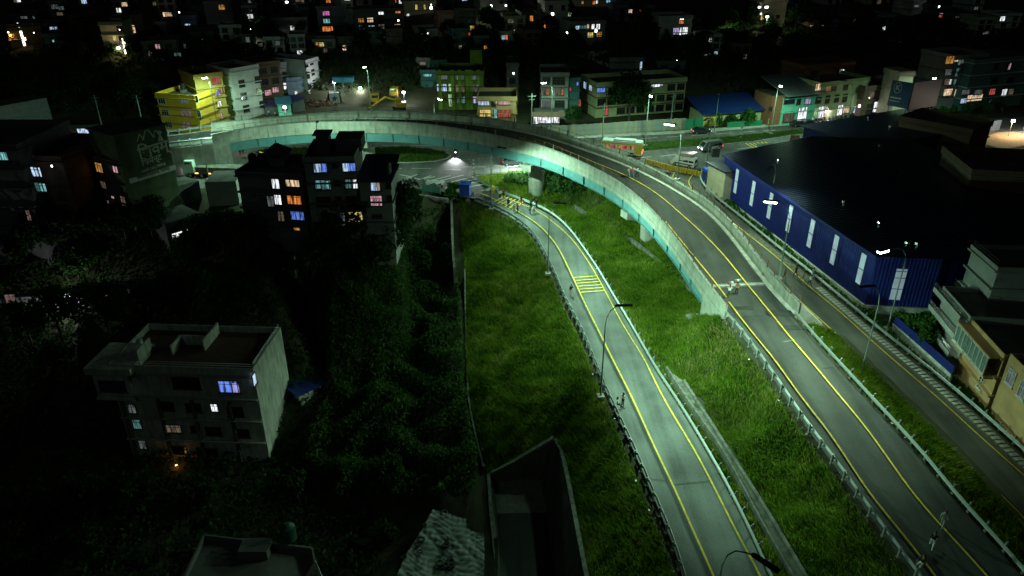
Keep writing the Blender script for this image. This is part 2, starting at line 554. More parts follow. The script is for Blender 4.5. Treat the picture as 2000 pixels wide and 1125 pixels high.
tline(A_gl, -.75); tline(A_gr, -.75)
tline(B_gl, -.75); tline(B_gr, -.75)
tline(offset(C_yl, -1.0)[30:], -.12); tline(C_gr, -.75)
for p in offset(B_far, .3)[::4]: tp.append((p.x, p.y, max(3.0, zC(pj((p.x, p.y, 4))[1])) - .1))
for (x, y, z) in [
    (893, 395, 1.2), (897, 440, -.6), (903, 500, -3), (906, 560, -4.6), (908, 640, -6), (912, 720, -7), (920, 800, -8), (935, 870, -8.6), (948, 915, -9), (940, 1000, -9.6), (945, 1125, -10.5), (940, 1250, -11),
    (884, 400, 1), (884, 440, -1), (884, 500, -4),
    (880, 560, -6), (800, 520, -4), (700, 560, -7), (600, 600, -9), (800, 700, -9), (850, 850, -10.5), (650, 800, -12), (560, 900, -15), (410, 905, -15), (240, 890, -15), (100, 800, -13), (0, 700, -11),
    (0, 900, -15), (0, 1125, -16), (300, 1125, -16), (700, 1050, -14), (800, 1125, -13), (480, 470, 3), (650, 470, 2.6), (780, 470, .5), (820, 440, 1.2), (870, 400, 2.6), (400, 450, 3), (200, 430, 3.5), (0, 450, 2),
    (0, 560, -3), (200, 560, -4), (400, 560, -5), (760, 410, 3), (690, 400, 3.9), (500, 395, 3.9), (350, 390, 3.9), (200, 380, 3.9), (0, 380, 3.9), (840, 385, 3.6), (900, 380, 3.7),
    (-400, 1250, -16), (-500, 700, -12), (-600, 420, 3), (600, 1500, -13), (1000, 1500, -11.5), (1300, 1400, 0), (2500, 1500, 2), (2500, 800, 2.5), (2700, 450, 3),
    (925, 396, 1.2), (930, 350, 1.4), (985, 352, .6), (1050, 365, .3), (1050, 396, .9), (1110, 380, -.2), (1110, 350, .2), (1160, 380, -.3), (1200, 420, -.4), (1160, 420, -.4), (1265, 478, .3), (1330, 560, 1.0), (1260, 540, .1), (1240, 480, 0), (1340, 620, 1.4), (1300, 660, .6), (1280, 610, .1),
    (1180, 345, .6), (1240, 390, .8), (1290, 430, 1.2), (1340, 480, 1.8), (1380, 530, 2.5), (1120, 330, 1.4),
    (1050, 327, 3.9), (1140, 322, 3.9), (1310, 720, .9), (1351, 794, 1.2), (1412, 881, 1.6), (1487, 1021, 2.0), (1548, 1125, 2.3), (1360, 742, 1.0), (1430, 840, 1.5), (1520, 980, 2.0), (1600, 1125, 2.4),
    (1400, 350, 3.7), (1450, 395, 3.3), (1560, 470, 3), (1700, 590, 2.8), (1800, 660, 2.6), (1870, 720, 2.4), (1960, 800, 2.3), (2100, 900, 2.4), (1900, 500, 2.8), (2000, 600, 2.6), (1900, 330, 3.4), (2100, 330, 3.6), (1700, 330, 3.8),
    (1120, 900, -3.2), (1150, 1000, -3.4), (1175, 1125, -3.6), (1100, 880, -3.4), (1095, 850, -3.2), (1030, 880, -5.8), (985, 900, -7.6), (1000, 800, -5.4), (960, 720, -6.0), (1040, 700, -3.2), (1000, 600, -3.6), (960, 560, -3.4), (1010, 520, -1.8), (960, 470, -1.0), (1060, 780, -3.3), (1140, 1250, -3.8),
]:
    p = at(x, y, z); tp.append((p.x, p.y, p.z))
for X in range(-170, 190, 12):
    for Y in (150, 160, 172, 186):
        if Y < 160 and X < -20: continue
        tp.append((X, Y, min(4.0, float(hill(X, Y))) - .05 if Y < 180 else float(hill(X, Y)) - .05))
for X in range(-170, -20, 12):
    tp.append((X, 150, 3.95)); tp.append((X, 138, 3.95)); tp.append((X, 124, 3.95))
for X in (-20, -8, 4, 14, 24, 32):
    for Y in (136, 140): tp.append((X, Y, 3.95))
for X, Y in ((-20, 128), (-30, 128), (-40, 120), (-60, 128), (-14, 126)): tp.append((X, Y, 3.95))

gx = np.concatenate([np.linspace(-1500, -180, 34)[:-1], np.arange(-180, -70, 2.0), np.arange(-70, 75, .7), np.arange(75, 190, 2.0), np.linspace(190, 1500, 34)])
gy = np.concatenate([np.arange(-60, 28, 4.0), np.arange(28, 150, .7), np.arange(150, 300, 2.0), np.linspace(300, 2200, 45)])
GX, GY = np.meshgrid(gx, gy)
GZ = hill(GX, GY)
low = GY < 186
GZ[low] = 2.0
GZ[(GY < 186) & (GX < -30) & (GY < 95)] = -14
TPA = np.array(tp)
o_v, _, o_f, o_vi, _, _ = delaunay_2d_cdt([Vector((p[0], p[1])) for p in tp], te, [], 0, 1e-4)
o_z = []
for k, ids in enumerate(o_vi):
    if ids: o_z.append(tp[ids[0]][2])
    else:
        d = (TPA[:, 0] - o_v[k].x) ** 2 + (TPA[:, 1] - o_v[k].y) ** 2
        o_z.append(float(TPA[d.argmin(), 2]))
for f in o_f:
    a, b, c = (np.array((o_v[i].x, o_v[i].y, o_z[i])) for i in f[:3])
    i0, i1 = np.searchsorted(gx, min(a[0], b[0], c[0])), np.searchsorted(gx, max(a[0], b[0], c[0]), 'right')
    j0, j1 = np.searchsorted(gy, min(a[1], b[1], c[1])), np.searchsorted(gy, max(a[1], b[1], c[1]), 'right')
    if i1 <= i0 or j1 <= j0: continue
    X, Y = GX[j0:j1, i0:i1], GY[j0:j1, i0:i1]
    det = (b[1] - c[1]) * (a[0] - c[0]) + (c[0] - b[0]) * (a[1] - c[1])
    if abs(det) < 1e-9: continue
    l1 = ((b[1] - c[1]) * (X - c[0]) + (c[0] - b[0]) * (Y - c[1])) / det
    l2 = ((c[1] - a[1]) * (X - c[0]) + (a[0] - c[0]) * (Y - c[1])) / det
    l3 = 1 - l1 - l2
    k = (l1 >= -1e-6) & (l2 >= -1e-6) & (l3 >= -1e-6)
    Z = l1 * a[2] + l2 * b[2] + l3 * c[2]
    GZ[j0:j1, i0:i1] = np.where(k, Z, GZ[j0:j1, i0:i1])
bump = .12 * np.sin(GX * 1.3 + np.sin(GY * .9) * 2) * np.sin(GY * 1.1 + 1)
wild = (GY < 125) & ((GX < 5) | ((GX > 14) & (GX < 24)))
GZ = np.where(wild & (GZ < 1.5), GZ + bump, GZ)


def hz(x, y):
    x = np.asarray(x, float); y = np.asarray(y, float)
    i = np.clip(np.searchsorted(gx, x) - 1, 0, len(gx) - 2)
    j = np.clip(np.searchsorted(gy, y) - 1, 0, len(gy) - 2)
    u = (x - gx[i]) / (gx[i + 1] - gx[i]); v = (y - gy[j]) / (gy[j + 1] - gy[j])
    return GZ[j, i] * (1 - u) * (1 - v) + GZ[j, i + 1] * u * (1 - v) + GZ[j + 1, i] * (1 - u) * v + GZ[j + 1, i + 1] * u * v


def ground(px, py):
    """where the ray of a photograph pixel meets the ground"""
    d = ray(px, py)
    t = np.linspace(30, 900, 3000) / d.y
    zz = CAMH + d.z * t
    k = np.argmax(zz < hz(d.x * t, d.y * t))
    return Vector((d.x * t[k], d.y * t[k], float(hz(d.x * t[k], d.y * t[k]))))


# the sunken road's cutting is a hole in the sheet
CUL = [at(955, 927, -8.6), at(1003, 904, -6.4), at(1081, 856, -3.3), at(1097, 878, -3.3), at(1112, 943, -3.4), at(1131, 1041, -3.5), at(1148, 1125, -3.6), at(1170, 1260, -3.8), at(978, 1260, -11), at(972, 1125, -10.4), at(962, 1000, -9.5)]
CUL2 = [(p.x, p.y) for p in CUL]


def inside(poly, X, Y):
    r = np.zeros(np.shape(X), bool)
    n = len(poly)
    for i in range(n):
        x0, y0 = poly[i][0], poly[i][1]; x1, y1 = poly[(i + 1) % n][0], poly[(i + 1) % n][1]
        c = (y0 > Y) != (y1 > Y)
        with np.errstate(divide='ignore', invalid='ignore'):
            r ^= c & (X < (x1 - x0) * (Y - y0) / (y1 - y0 + 1e-12) + x0)
    return r


nx, ny = len(gx), len(gy)
mx_, my_ = (gx[:-1] + gx[1:]) / 2, (gy[:-1] + gy[1:]) / 2
MX, MY = np.meshgrid(mx_, my_)
hole = inside(CUL2, MX, MY)
J, I = np.nonzero(~hole)
q = np.stack([J * nx + I, J * nx + I + 1, (J + 1) * nx + I + 1, (J + 1) * nx + I], 1)
me = bpy.data.meshes.new('ground')
vs = np.stack([GX.ravel(), GY.ravel(), GZ.ravel()], 1)
me.vertices.add(len(vs)); me.vertices.foreach_set('co', vs.ravel())
me.loops.add(q.size); me.loops.foreach_set('vertex_index', q.ravel().astype(np.int32))
me.polygons.add(len(q)); me.polygons.foreach_set('loop_start', np.arange(0, q.size, 4, dtype=np.int32))
me.polygons.foreach_set('loop_total', np.full(len(q), 4, np.int32))
me.update(calc_edges=True)
me.materials.append(M_SOIL)
for p_ in me.polygons: pass
me.polygons.foreach_set('use_smooth', np.ones(len(q), bool))
tag(link('ground', me), kind='structure')

# ---------------------------------------------------------------- roads
def loft(mb, line, o0, o1, z0, z1, mi=0):
    """solid strip along a line between two sideways offsets and two heights"""
    a, b = offset(line, o0), offset(line, o1)
    n = len(line)
    vs = []
    for p, q_ in zip(a, b):
        vs += [(p.x, p.y, p.z + z0), (q_.x, q_.y, q_.z + z0), (q_.x, q_.y, q_.z + z1), (p.x, p.y, p.z + z1)]
    fs = [(3, 2, 1, 0), (4 * n - 4, 4 * n - 3, 4 * n - 2, 4 * n - 1)]
    for i in range(n - 1):
        k = 4 * i
        for c in range(4):
            c2 = (c + 1) % 4
            fs.append((k + c, k + c2, k + 4 + c2, k + 4 + c))
    return mb.add(vs, fs, mi)


def road(name, L, Rr, m, dz=0.0):
    mb = MB(); ribbon(mb, L, Rr, int(max(len(L), len(Rr))), dz, 0, 4)
    return tag(mb.build(name, m), kind='structure')


road_a = road('loop_road', up(A_gl, -.6), up(A_gr, -.6), M_ASPH_A)
band(A_yl, .16, .12, 'lane_line', M_YEL, road_a)
band(A_yr, .16, .12, 'lane_line', M_YEL, road_a)


def bar(p, q_, z, wd, m, parent, dz=.014, name='road_marking'):
    a, b = at(*p, z if not callable(z) else z(p[1])), at(*q_, z if not callable(z) else z(q_[1]))
    n = max(2, int((b - a).length / 2) + 1)
    ln = [a.lerp(b, i / (n - 1)) for i in range(n)]
    return band(ln, wd, dz, name, m, parent)


def bar_on(p, q_, L, Rr, z0, wd, m, parent, dz_, name):
    a, b = drape([p, q_], L, Rr, z0, 0)[::len(drape([p, q_], L, Rr, z0, 0)) - 1][:2]
    return band([a.lerp(b, i / 3) for i in range(4)], wd, dz_, name, m, parent)


EA, EB = up(A_gl, -.6), up(A_gr, -.6)
for a, b in (((770, 525), (915, 515)), ((785, 544), (925, 533)), ((795, 561), (935, 550)), ((802, 580), (945, 570)), ((810, 598), (955, 588)), ((820, 618), (966, 607))):
    bar_on((880 + a[0] / 3.215, 380 + a[1] / 3.215), (880 + b[0] / 3.215, 380 + b[1] / 3.215), EA, EB, 0, .2, M_YEL, road_a, .11, 'rumble_bar')
for a, b in (((965, 397), (988, 384)), ((972, 400), (995, 386)), ((979, 403), (1002, 388)), ((986, 406), (1008, 390)), ((993, 409), (1015, 392)), ((1001, 412), (1022, 395))):
    bar_on(a, b, EA, EB, 2, .2, M_YEL, road_a, .2, 'rumble_bar')

_e0, _e1 = (offset(B_near, -.3)[-1] + Vector((0, 0, -1.36))), (offset(B_far, .3)[-1] + Vector((0, 0, -1.36)))
road_b = road('flyover_ramp', [_e0] + up(B_gl, -.6), [_e1] + up(B_gr, -.6), M_ASPH_B)
band(B_yl, .16, .12, 'lane_line', M_YEL, road_b)
band(B_yr, .16, .12, 'lane_line', M_YEL, road_b)
road_c = road('service_road', offset(C_yl, .55), up(C_gr, -.6), M_ASPH_C)
band(C_yl, .14, .08, 'lane_line', M_YEL, road_c)
band(C_yr, .14, .08, 'lane_line', M_YEL, road_c)

ZJ = 4.0
poly = [(-200, 352), (200, 368), (480, 368), (750, 362), (860, 373), (900, 384), (929, 388), (945, 372), (926, 341), (1030, 333), (1150, 326), (1318, 338), (1372, 331), (1400, 318), (1560, 302), (1750, 288), (2150, 270),
        (2150, 222), (1891, 233), (1555, 245), (1359, 260), (1140, 271), (1000, 263), (700, 246), (300, 252), (0, 262), (-200, 268)]
mb = MB(); pw = [at(x, y, ZJ) for x, y in poly]
mb.add(pw, [tuple(range(len(pw)))])
junction = tag(mb.build('junction_road', M_ASPH_H), kind='structure')
for a, b in (((1252, 271), (1284, 268.5)), ((1301, 268), (1333, 265.5)), ((1350, 265), (1382, 262.5)), ((1397, 262), (1430, 259.5)), ((1445, 258.5), (1475, 256.5)), ((1490, 256), (1515, 254)), ((1291, 305), (1322, 301.5)), ((1345, 299.5), (1372, 296.5)), ((1228, 310), (1272, 306)), ((1440, 291), (1468, 288)), ((1508, 285), (1528, 283)), ((1190, 275), (1225, 272.5)),
             ((772, 329), (785, 329)), ((803, 329), (842, 329)), ((868, 331), (900, 332)), ((745, 284), (782, 284)), ((800, 284), (845, 285)), ((560, 283), (600, 282)), ((905, 326), (950, 326)), ((965, 324), (985, 324))):
    bar(a, b, ZJ, .22, M_WHI, junction)
for a, b in (((868, 369), (884, 359)), ((884, 359), (906, 363)), ((780, 341), (802, 345)), ((802, 345), (815, 341)), ((793, 346), (822, 350)), ((822, 350), (842, 343)), ((815, 351), (850, 345)), ((840, 353), (880, 343)), ((860, 353), (905, 342)), ((880, 356), (925, 345)), ((895, 358), (930, 350)), ((905, 361), (938, 354)), ((915, 365), (945, 360))):
    bar(a, b, ZJ, .3, M_WHI, junction)
for i in range(6):
    bar((829 + i * .9, 365 - i * 2.6), (861 + i * 1.6, 367 - i * 2.5), ZJ, .42, M_WHI, junction, .018, 'zebra_bar')
for i in range(11):
    x = 884 + i * 9.6
    bar((x, 313 - i * .55), (x + 5, 312.7 - i * .55), ZJ, .14, M_WHI, junction, .014, 'dash')
for a, b in (((1456, 280), (1482, 294.5)), ((1463.5, 279.4), (1489.5, 294)), ((1471, 278.7), (1497, 293.4)), ((1478.5, 278), (1504, 292.8)), ((1486, 277.4), (1511.5, 292.2)), ((1493.5, 276.8), (1519, 291.6))):
    bar(a, b, ZJ, .28, M_YEL, junction, .018, 'rumble_bar')


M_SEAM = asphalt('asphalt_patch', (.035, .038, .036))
band([p for p in offset(A_yl, .26)], .26, .09, 'asphalt_seam', M_SEAM, road_a)
bar_on((1262, 935), (1312, 941), EA, EB, 2, .07, M_SEAM, road_a, .06, 'asphalt_seam')
bar_on((1316, 947), (1388, 940), EA, EB, 2, .07, M_SEAM, road_a, .06, 'asphalt_seam')
SBa, SBb = up(B_gl, -.6), up(B_gr, -.6)
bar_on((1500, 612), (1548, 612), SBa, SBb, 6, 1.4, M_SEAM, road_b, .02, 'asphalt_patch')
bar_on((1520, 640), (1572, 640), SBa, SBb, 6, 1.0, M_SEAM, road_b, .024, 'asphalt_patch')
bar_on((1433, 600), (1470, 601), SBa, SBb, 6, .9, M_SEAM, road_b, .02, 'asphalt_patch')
bar_on((1530, 668), (1552, 664), SBa, SBb, 6, .22, M_ASPH_A, road_b, .03, 'asphalt_patch')
bar_on((1606, 720), (1640, 716), SBa, SBb, 5, .1, M_SEAM, road_b, .03, 'asphalt_seam')


def island(pts, z=ZJ):
    P = [at(x, y, z) for x, y in pts]
    mb = MB(); mb.prism([(p.x, p.y) for p in P], z - .05, z + .13, 0)
    o = tag(mb.build('traffic_island', M_CONC2), kind='structure')
    c = sum(P, Vector()) / len(P)
    Q = [c + (p - c) * (1 - .35 / max(1.5, (p - c).length)) for p in P]
    mb = MB(); mb.prism([(p.x, p.y) for p in Q], z, z + .16, 0)
    mb.build('soil_bed', M_SOIL, o)
    return [(p.x, p.y) for p in Q]


ISL_E = island([(722, 290), (790, 287), (840, 291), (870, 297), (882, 304), (876, 310), (850, 316), (800, 318.5), (722, 319)])
ISL_W = island([(486, 299), (520, 292), (600, 289), (642, 289), (642, 307), (540, 307)])
MED = island([(1090, 290), (1252, 281), (1440, 266), (1565, 254), (1720, 243), (1720, 250), (1565, 262), (1480, 276), (1252, 297), (1120, 306)])
# footpath in front of the board fence and the shops
mb = MB(); loft(mb, curve([(1100, 273.5), (1140, 270), (1359, 259), (1555, 244), (1680, 238)], ZJ), 0, -1.9, -.02, .14)
tag(mb.build('footpath', M_CONC2), kind='structure')

# ---------------------------------------------------------------- flyover
fly = empty('flyover', at(1047, 388, 0), 0, 'curved concrete flyover on teal steel girders and round piers', 'flyover')
FO = fly.location.copy()


def pbuild(mb, name, m, root=fly, org=None):
    o_ = org or root.location
    mb.v = [(x - o_.x, y - o_.y, z - o_.z) for x, y, z in mb.v]
    return mb.build(name, m, root)


NB, NF = resample(B_near, step=1.0), resample(B_far, step=1.0)
PH = 1.35
near_in, far_in = up(offset(NB, -.3), -PH), up(offset(NF, .3), -PH)
# extend the deck to where the guardrails of the ramp start
mb = MB(); ribbon(mb, near_in, far_in, 150, 0, 0, 4); pbuild(mb, 'deck_surface', M_ASPH_B)
mb = MB(); ribbon(mb, up(offset(NB, -.3), -2.1), up(offset(NF, .3), -2.1), 120, 0, 0, 1); pbuild(mb, 'deck_soffit', M_CONC)


def near_px(line, px, py=None):
    """index of the point of a line seen closest to photograph column px (and row py)"""
    best, bi = 1e9, 0
    for i, p in enumerate(line):
        x, y = pj(p)
        d = abs(x - px) + (abs(y - py) if py is not None else 0)
        if d < best: best, bi = d, i
    return bi


iN, iF = near_px(NB, 1369, 538), near_px(NF, 1504, 530)
for line, sgn, iE in ((NB, -1, iN), (NF, 1, iF)):
    k = 0
    while k < len(line) - 2:
        e = min(k + 5, len(line) - 1)
        if len(line) - 1 - e < 3: e = len(line) - 1
        seg = [p.copy() for p in line[k:e + 1]]
        d0 = (seg[1] - seg[0]).normalized() * .02; d1 = (seg[-1] - seg[-2]).normalized() * .02
        seg[0] += d0; seg[-1] -= d1
        mb = MB()
        loft(mb, seg, 0, sgn * .3, -PH - .05, 0)
        loft(mb, seg, -sgn * .06, sgn * .34, -PH - .78, -PH - .053)
        loft(mb, seg, -sgn * .03, sgn * .33, 0.001, .07)
        pbuild(mb, 'parapet_panel', M_CONC)
        k = e
    # kerb at the parapet's foot
    wd = .55 if sgn > 0 else .25
    mb = MB(); loft(mb, line, sgn * .303, sgn * (.3 + wd), -PH - .02, -PH + .14); pbuild(mb, 'kerb', M_CONC2)
    # teal girder in welded lengths
    k = 3
    while k < iE:
        e = min(k + 10, iE)
        seg = line[k:e + 1]
        if len(seg) < 2: break
        mb = MB()
        loft(mb, seg, sgn * .55, sgn * .61, -PH - 2.45, -PH - .79)
        loft(mb, seg, sgn * .33, sgn * .85, -PH - 2.51, -PH - 2.452)
        for p_i in (0, len(seg) // 2):
            t = (seg[p_i + 1] - seg[p_i]).normalized() if p_i + 1 < len(seg) else (seg[p_i] - seg[p_i - 1]).normalized()
            n_ = Vector((t.y, -t.x, 0)) * sgn
            c = seg[p_i] + n_ * .45 + Vector((0, 0, -PH - 1.62))
            mb.box(c, (.05, .2, 1.6), math.atan2(t.y, t.x))
        pbuild(mb, 'girder', M_TEAL)
        k = e
    # railing on top of the parapet
    post = MB(); post.box((0, 0, .42), (.06, .06, .84)); post = post.mesh('railing_post', M_RUST)
    post2 = MB(); post2.box((0, 0, .5), (.16, .10, 1.0)); post2 = post2.mesh('railing_post', M_RUST)
    s0 = 0 if sgn < 0 else 0
    for j, i in enumerate(range(s0, len(line), 2)):
        p = line[i] - FO + Vector((0, 0, .07))
        t = line[min(i + 1, len(line) - 1)] - line[max(i - 1, 0)]
        off = Vector((t.y, -t.x, 0)).normalized() * sgn * .1
        link('railing_post', post2 if j % 3 == 0 else post, fly, p + off, math.atan2(t.y, t.x))
    ln = offset(line[s0:], sgn * .1)
    mb = MB(); mb.tube(up(ln[::2], .90), .03, 5); pbuild(mb, 'hand_rail', M_RUST)
    mb = MB(); mb.tube(up(offset(line[::2], sgn * .02), .17), .05, 5); pbuild(mb, 'hand_rail', M_GALV)
# yellow line on the deck, joint of steel and concrete across it
band([p - FO for p in B_yr_d], .16, .12, 'lane_line', M_YEL, fly)
B_yl_d = drape([(1300, 434), (1346, 490), (1396, 552), (1419, 582)], up(offset(B_near, -.3), -1.35), up(offset(B_far, .3), -1.35), 8)
band([p - FO for p in B_yl_d], .16, .12, 'lane_line', M_YEL, fly)
a, b = near_in[iN], far_in[iF]
for (f0, f1, m, dz) in ((0, .55, M_CONC2, .016), (.12, .2, M_BLACK, .022), (.62, .9, M_ASPH_A, .012)):
    d = Vector((.05, -1, 0)) * 1
    mb = MB(); mb.sheet([a + d * f0 + Vector((0, 0, dz)), b + d * f0 + Vector((0, 0, dz))], [a + d * f1 + Vector((0, 0, dz - .06 * f1)), b + d * f1 + Vector((0, 0, dz - .06 * f1))])
    pbuild(mb, 'expansion_joint', m)
a = near_in[iN].copy(); a = a.lerp(b, .12)
# abutment walls of the east end, down to the slope
for line, sgn, i0 in ((NB, -1, iN), (NF, 1, iF)):
    seg = line[i0 + 1:]
    mb = MB(); loft(mb, seg, sgn * .02, sgn * .5, -9, -PH - .785); pbuild(mb, 'abutment_wall', M_CONC)
a, b = NB[iN + 1], NF[iF + 1]
t = (NB[iN + 2] - NB[iN]).normalized(); rzt = math.atan2(t.y, t.x)
mb = MB()
c = a.lerp(b, .5) + Vector((0, 0, -PH - 5.5)) + t * .3
mb.box(c, (1.2, (b - a).length - 1.1, 6.0), rzt)
mb.box(a + t * .6 + Vector((-.5, 0, -PH - 6.2)), (3.4, 1.5, 4.6), rzt)
pbuild(mb, 'abutment_block', M_CONC)
# end of the parapets: low concrete wing beside the service road
mb = MB(); loft(mb, curve([(1566, 596), (1583, 612), (1606, 634)], [6.6, 5.6, 4.4]), -.1, -.5, -3, 0); pbuild(mb, 'wing_wall', M_CONC2)


def pier(px, py, z, nb, wcap=6.6, r=1.4, ext=0.0):
    p = at(px, py, z)
    i = min(range(len(NB)), key=lambda k: (NB[k] - p).xy.length)
    t = (NB[min(i + 2, len(NB) - 1)] - NB[max(i - 2, 0)]).normalized()
    zt = NB[i].z - PH - 2.51
    rz_ = math.atan2(t.y, t.x)
    n_ = Vector((-t.y, t.x, 0))
    mid = NB[i] + n_ * 4.3
    p = Vector((mid.x, mid.y, z)) if nb else p
    g = empty('pier', p - FO, rz_); g.parent = fly
    mb = MB(); mb.cyl((0, 0, (zt - 1.9 - z) / 2 - .6), r, zt - 1.9 - z + 1.2, 28); mb.build('pier_column', M_CONC, g)
    h = zt - z
    b0 = [(-.95, -1.5, h - 2.1), (.95, -1.5, h - 2.1), (.95, 1.5, h - 2.1), (-.95, 1.5, h - 2.1)]
    w2 = wcap / 2
    b1 = [(-.95, -w2 - ext, h - 1.35), (.95, -w2 - ext, h - 1.35), (.95, w2, h - 1.35), (-.95, w2, h - 1.35)]
    b2 = [(x, y, h - .25) for x, y, _ in b1]
    mb = MB(); mb.hexa(b0, b1); mb.hexa([(x, y, h - 1.348) for x, y, _ in b1], b2)
    mb.build('pier_cap', M_CONC, g)
    mb = MB()
    for y in (-w2 + .9, w2 - .9): mb.box((0, y, h - .12), (.6, .6, .24))
    mb.build('bearing', M_BLACK, g)
    return p


P1 = pier(1047, 388, .6, False, 7.6)
P2 = pier(1266, 470, .3, False, 6.6, ext=1.7)
P0 = pier(722, 309, 4.0, True, 7.0)

# western approach: embankment walls, guardrails, asphalt
WN = curve([(414, 263.5), (338, 272), (219, 283), (60, 298), (-150, 318)], [11.5, 10.9, 9.8, 8.2, 6.2])
WF = curve([(412, 241), (330, 252), (200, 264), (60, 278), (-150, 297)], [11.5, 10.9, 9.8, 8.2, 6.2])
mb = MB(); ribbon(mb, up(offset(WN, -.3), -PH), up(offset(WF, .3), -PH), 90, 0, 0, 2); pbuild(mb, 'approach_surface', M_ASPH_B)
k = 0
while k < len(WN) - 2:
    e = min(k + 6, len(WN) - 1)
    seg = WN[k:e + 1]
    mb = MB(); loft(mb, seg, 0, -.45, -12, -PH - .9); loft(mb, seg, .1, -.5, -PH - .897, -PH - .15)
    pbuild(mb, 'retaining_panel', M_CONC)
    k = e
mb = MB(); loft(mb, WF, 0, .45, -12, -PH + .1); pbuild(mb, 'approach_wall', M_CONC)
a, b = NB[2], NF[2]
mb = MB(); mb.hexa([Vector((p.x, p.y, 2)) for p in (WN[0] + Vector((-7, .7, 0)), NB[2] + Vector((.3, -.02, 0)), NF[2], WF[0] + Vector((-6, -.4, 0)))],
                   [Vector((p.x, p.y, z)) for p, z in ((WN[0] + Vector((-7, .7, 0)), 9.3), (NB[2] + Vector((.3, -.02, 0)), 9.35), (NF[2], 9.35), (WF[0] + Vector((-6, -.4, 0)), 9.3))])
pbuild(mb, 'abutment_wall', M_CONC)
mb = MB(); loft(mb, NB[:4], .02, -.5, -9, -PH - .785); pbuild(mb, 'abutment_wall', M_CONC)

# ---------------------------------------------------------------- guardrails
def rail_mesh(mb, line, side):
    """W-beam; side -1/+1 is the side of the posts"""
    prof = ((.0, -.17), (.09, -.10), (.0, 0), (.09, .10), (.0, .17))
    lines = [up(offset(line, -side * o_), z + .02) for o_, z in prof]
    for i in range(4): mb.sheet(lines[i], lines[i + 1])
    mb.tube(up(offset(line[::2], side * .01), .2), .025, 4)
    return mb


gpost = MB(); gpost.box((0, 0, .02), (.10, .14, .9)); gpost.box((0, .12, .12), (.12, .12, .28)); gpost.span(-.07, .07, -.09, -.05, -.45, .47); GPOST = gpost.mesh('guardrail_post', M_GALV)
gfoot = MB(); gfoot.box((0, -.02, -.54), (.24, .24, .14)); GFOOT = gfoot.mesh('post_footing', M_DCONC)


def guardrail(line, side, label, step=2, rails=1):
    o_ = empty('guardrail', line[len(line) // 2], 0, label, 'guardrail')
    L = o_.location
    mb = MB(); rail_mesh(mb, line, side); pbuild(mb, 'rail', M_GALV, o_)
    for i in range(0, len(line), step):
        t = line[min(i + 1, len(line) - 1)] - line[max(i - 1, 0)]
        n_ = Vector((t.y, -t.x, 0)).normalized() * side
        rz_ = math.atan2(n_.x, -n_.y)
        po = link('guardrail_post', GPOST, o_, line[i] + n_ * .2 - L, rz_)
        link('post_footing', GFOOT, po)
    return o_


guardrail(resample(A_gl, step=1), 1, 'steel guardrail along the outer, building side of the loop road beside the dark slope')
guardrail(resample(A_gr, step=1), -1, 'bright steel guardrail along the inner, flyover side of the loop road')
guardrail(resample(B_gl, step=1), 1, 'steel guardrail on the grass bank side of the descending flyover ramp')
guardrail(resample(B_gr, step=1), -1, 'steel guardrail between the flyover ramp and the narrow grass strip')
guardrail(resample(C_gr, step=1), -1, 'steel guardrail along the warehouse side of the service road')
guardrail(resample(up(offset(WN, -.3), -.55), step=1), 1, 'steel guardrail on the near side of the flyover approach behind the painted gable')
guardrail(resample(up(offset(WF, .3), -.55), step=1), -1, 'steel guardrail on the far side of the flyover approach below the yellow house')

# kerb of the service road and its paving strip
kl = resample(offset(C_yl, .62), step=1)
i0 = near_px(kl, 1600, 630)
mb = MB(); loft(mb, kl[i0:], 0, .28, -.3, .2); tag(mb.build('kerb', M_CONC2), kind='structure')
pv = resample(offset(up(C_gr, -.6), .85), step=.62)
slab = MB(); slab.box((0, 0, .03), (.42, .85, .14)); SLAB = slab.mesh('paving_slab', M_CONC2)
strip = empty('drain_cover', pv[60], 0)
tag(strip, kind='structure')
i0, i1 = near_px(pv, 1596, 575), len(pv)
mb = MB(); loft(mb, pv[max(0, i0 - 30):], -.6, .6, -.3, .006); pbuild(mb, 'drain_bed', M_DCONC, strip)
for i in range(i0, i1):
    t = pv[min(i + 1, i1 - 1)] - pv[i - 1]
    s_ = link('paving_slab', SLAB, strip, pv[i] - strip.location + Vector((0, 0, random.uniform(-.012, .012))), math.atan2(t.y, t.x) + random.uniform(-.03, .03))

# drains in the grass between loop road and flyover
dr = empty('storm_drain', ground(1430, 880), 0, 'open concrete storm drain running through the grass beside the loop road', 'drain')
dl = curve([(1300, 716), (1351, 794), (1412, 881), (1487, 1021), (1548, 1125), (1600, 1230)], [1.3, 1.6, 2.0, 2.4, 2.7, 2.9])
drr = curve([(1338, 742), (1400, 838), (1491, 980), (1578, 1125), (1640, 1230)], [1.5, 1.9, 2.4, 2.8, 3.0])
mb = MB(); loft(mb, dl, 0, -.22, -1.0, .05); pbuild(mb, 'drain_wall', M_DCONC, dr)
mb = MB(); loft(mb, drr, 0, .3, -1.0, .08); pbuild(mb, 'drain_wall', M_DCONC, dr)
mb = MB(); ribbon(mb, up(dl, -.25), up(drr, -.25), 60); pbuild(mb, 'drain_floor', M_DCONC, dr)
cl = curve([(1122, 402), (1150, 420), (1190, 443), (1232, 466), (1262, 490), (1300, 520), (1332, 548), (1356, 574)], [1.0, .8, .7, .6, .7, .9, 1.3, 1.7])
mb = MB(); loft(mb, cl, -.25, .25, -.9, .12)
tag(mb.build('drain_wall', M_DCONC), 'low rough concrete drain wall curving past the second pier', 'wall')

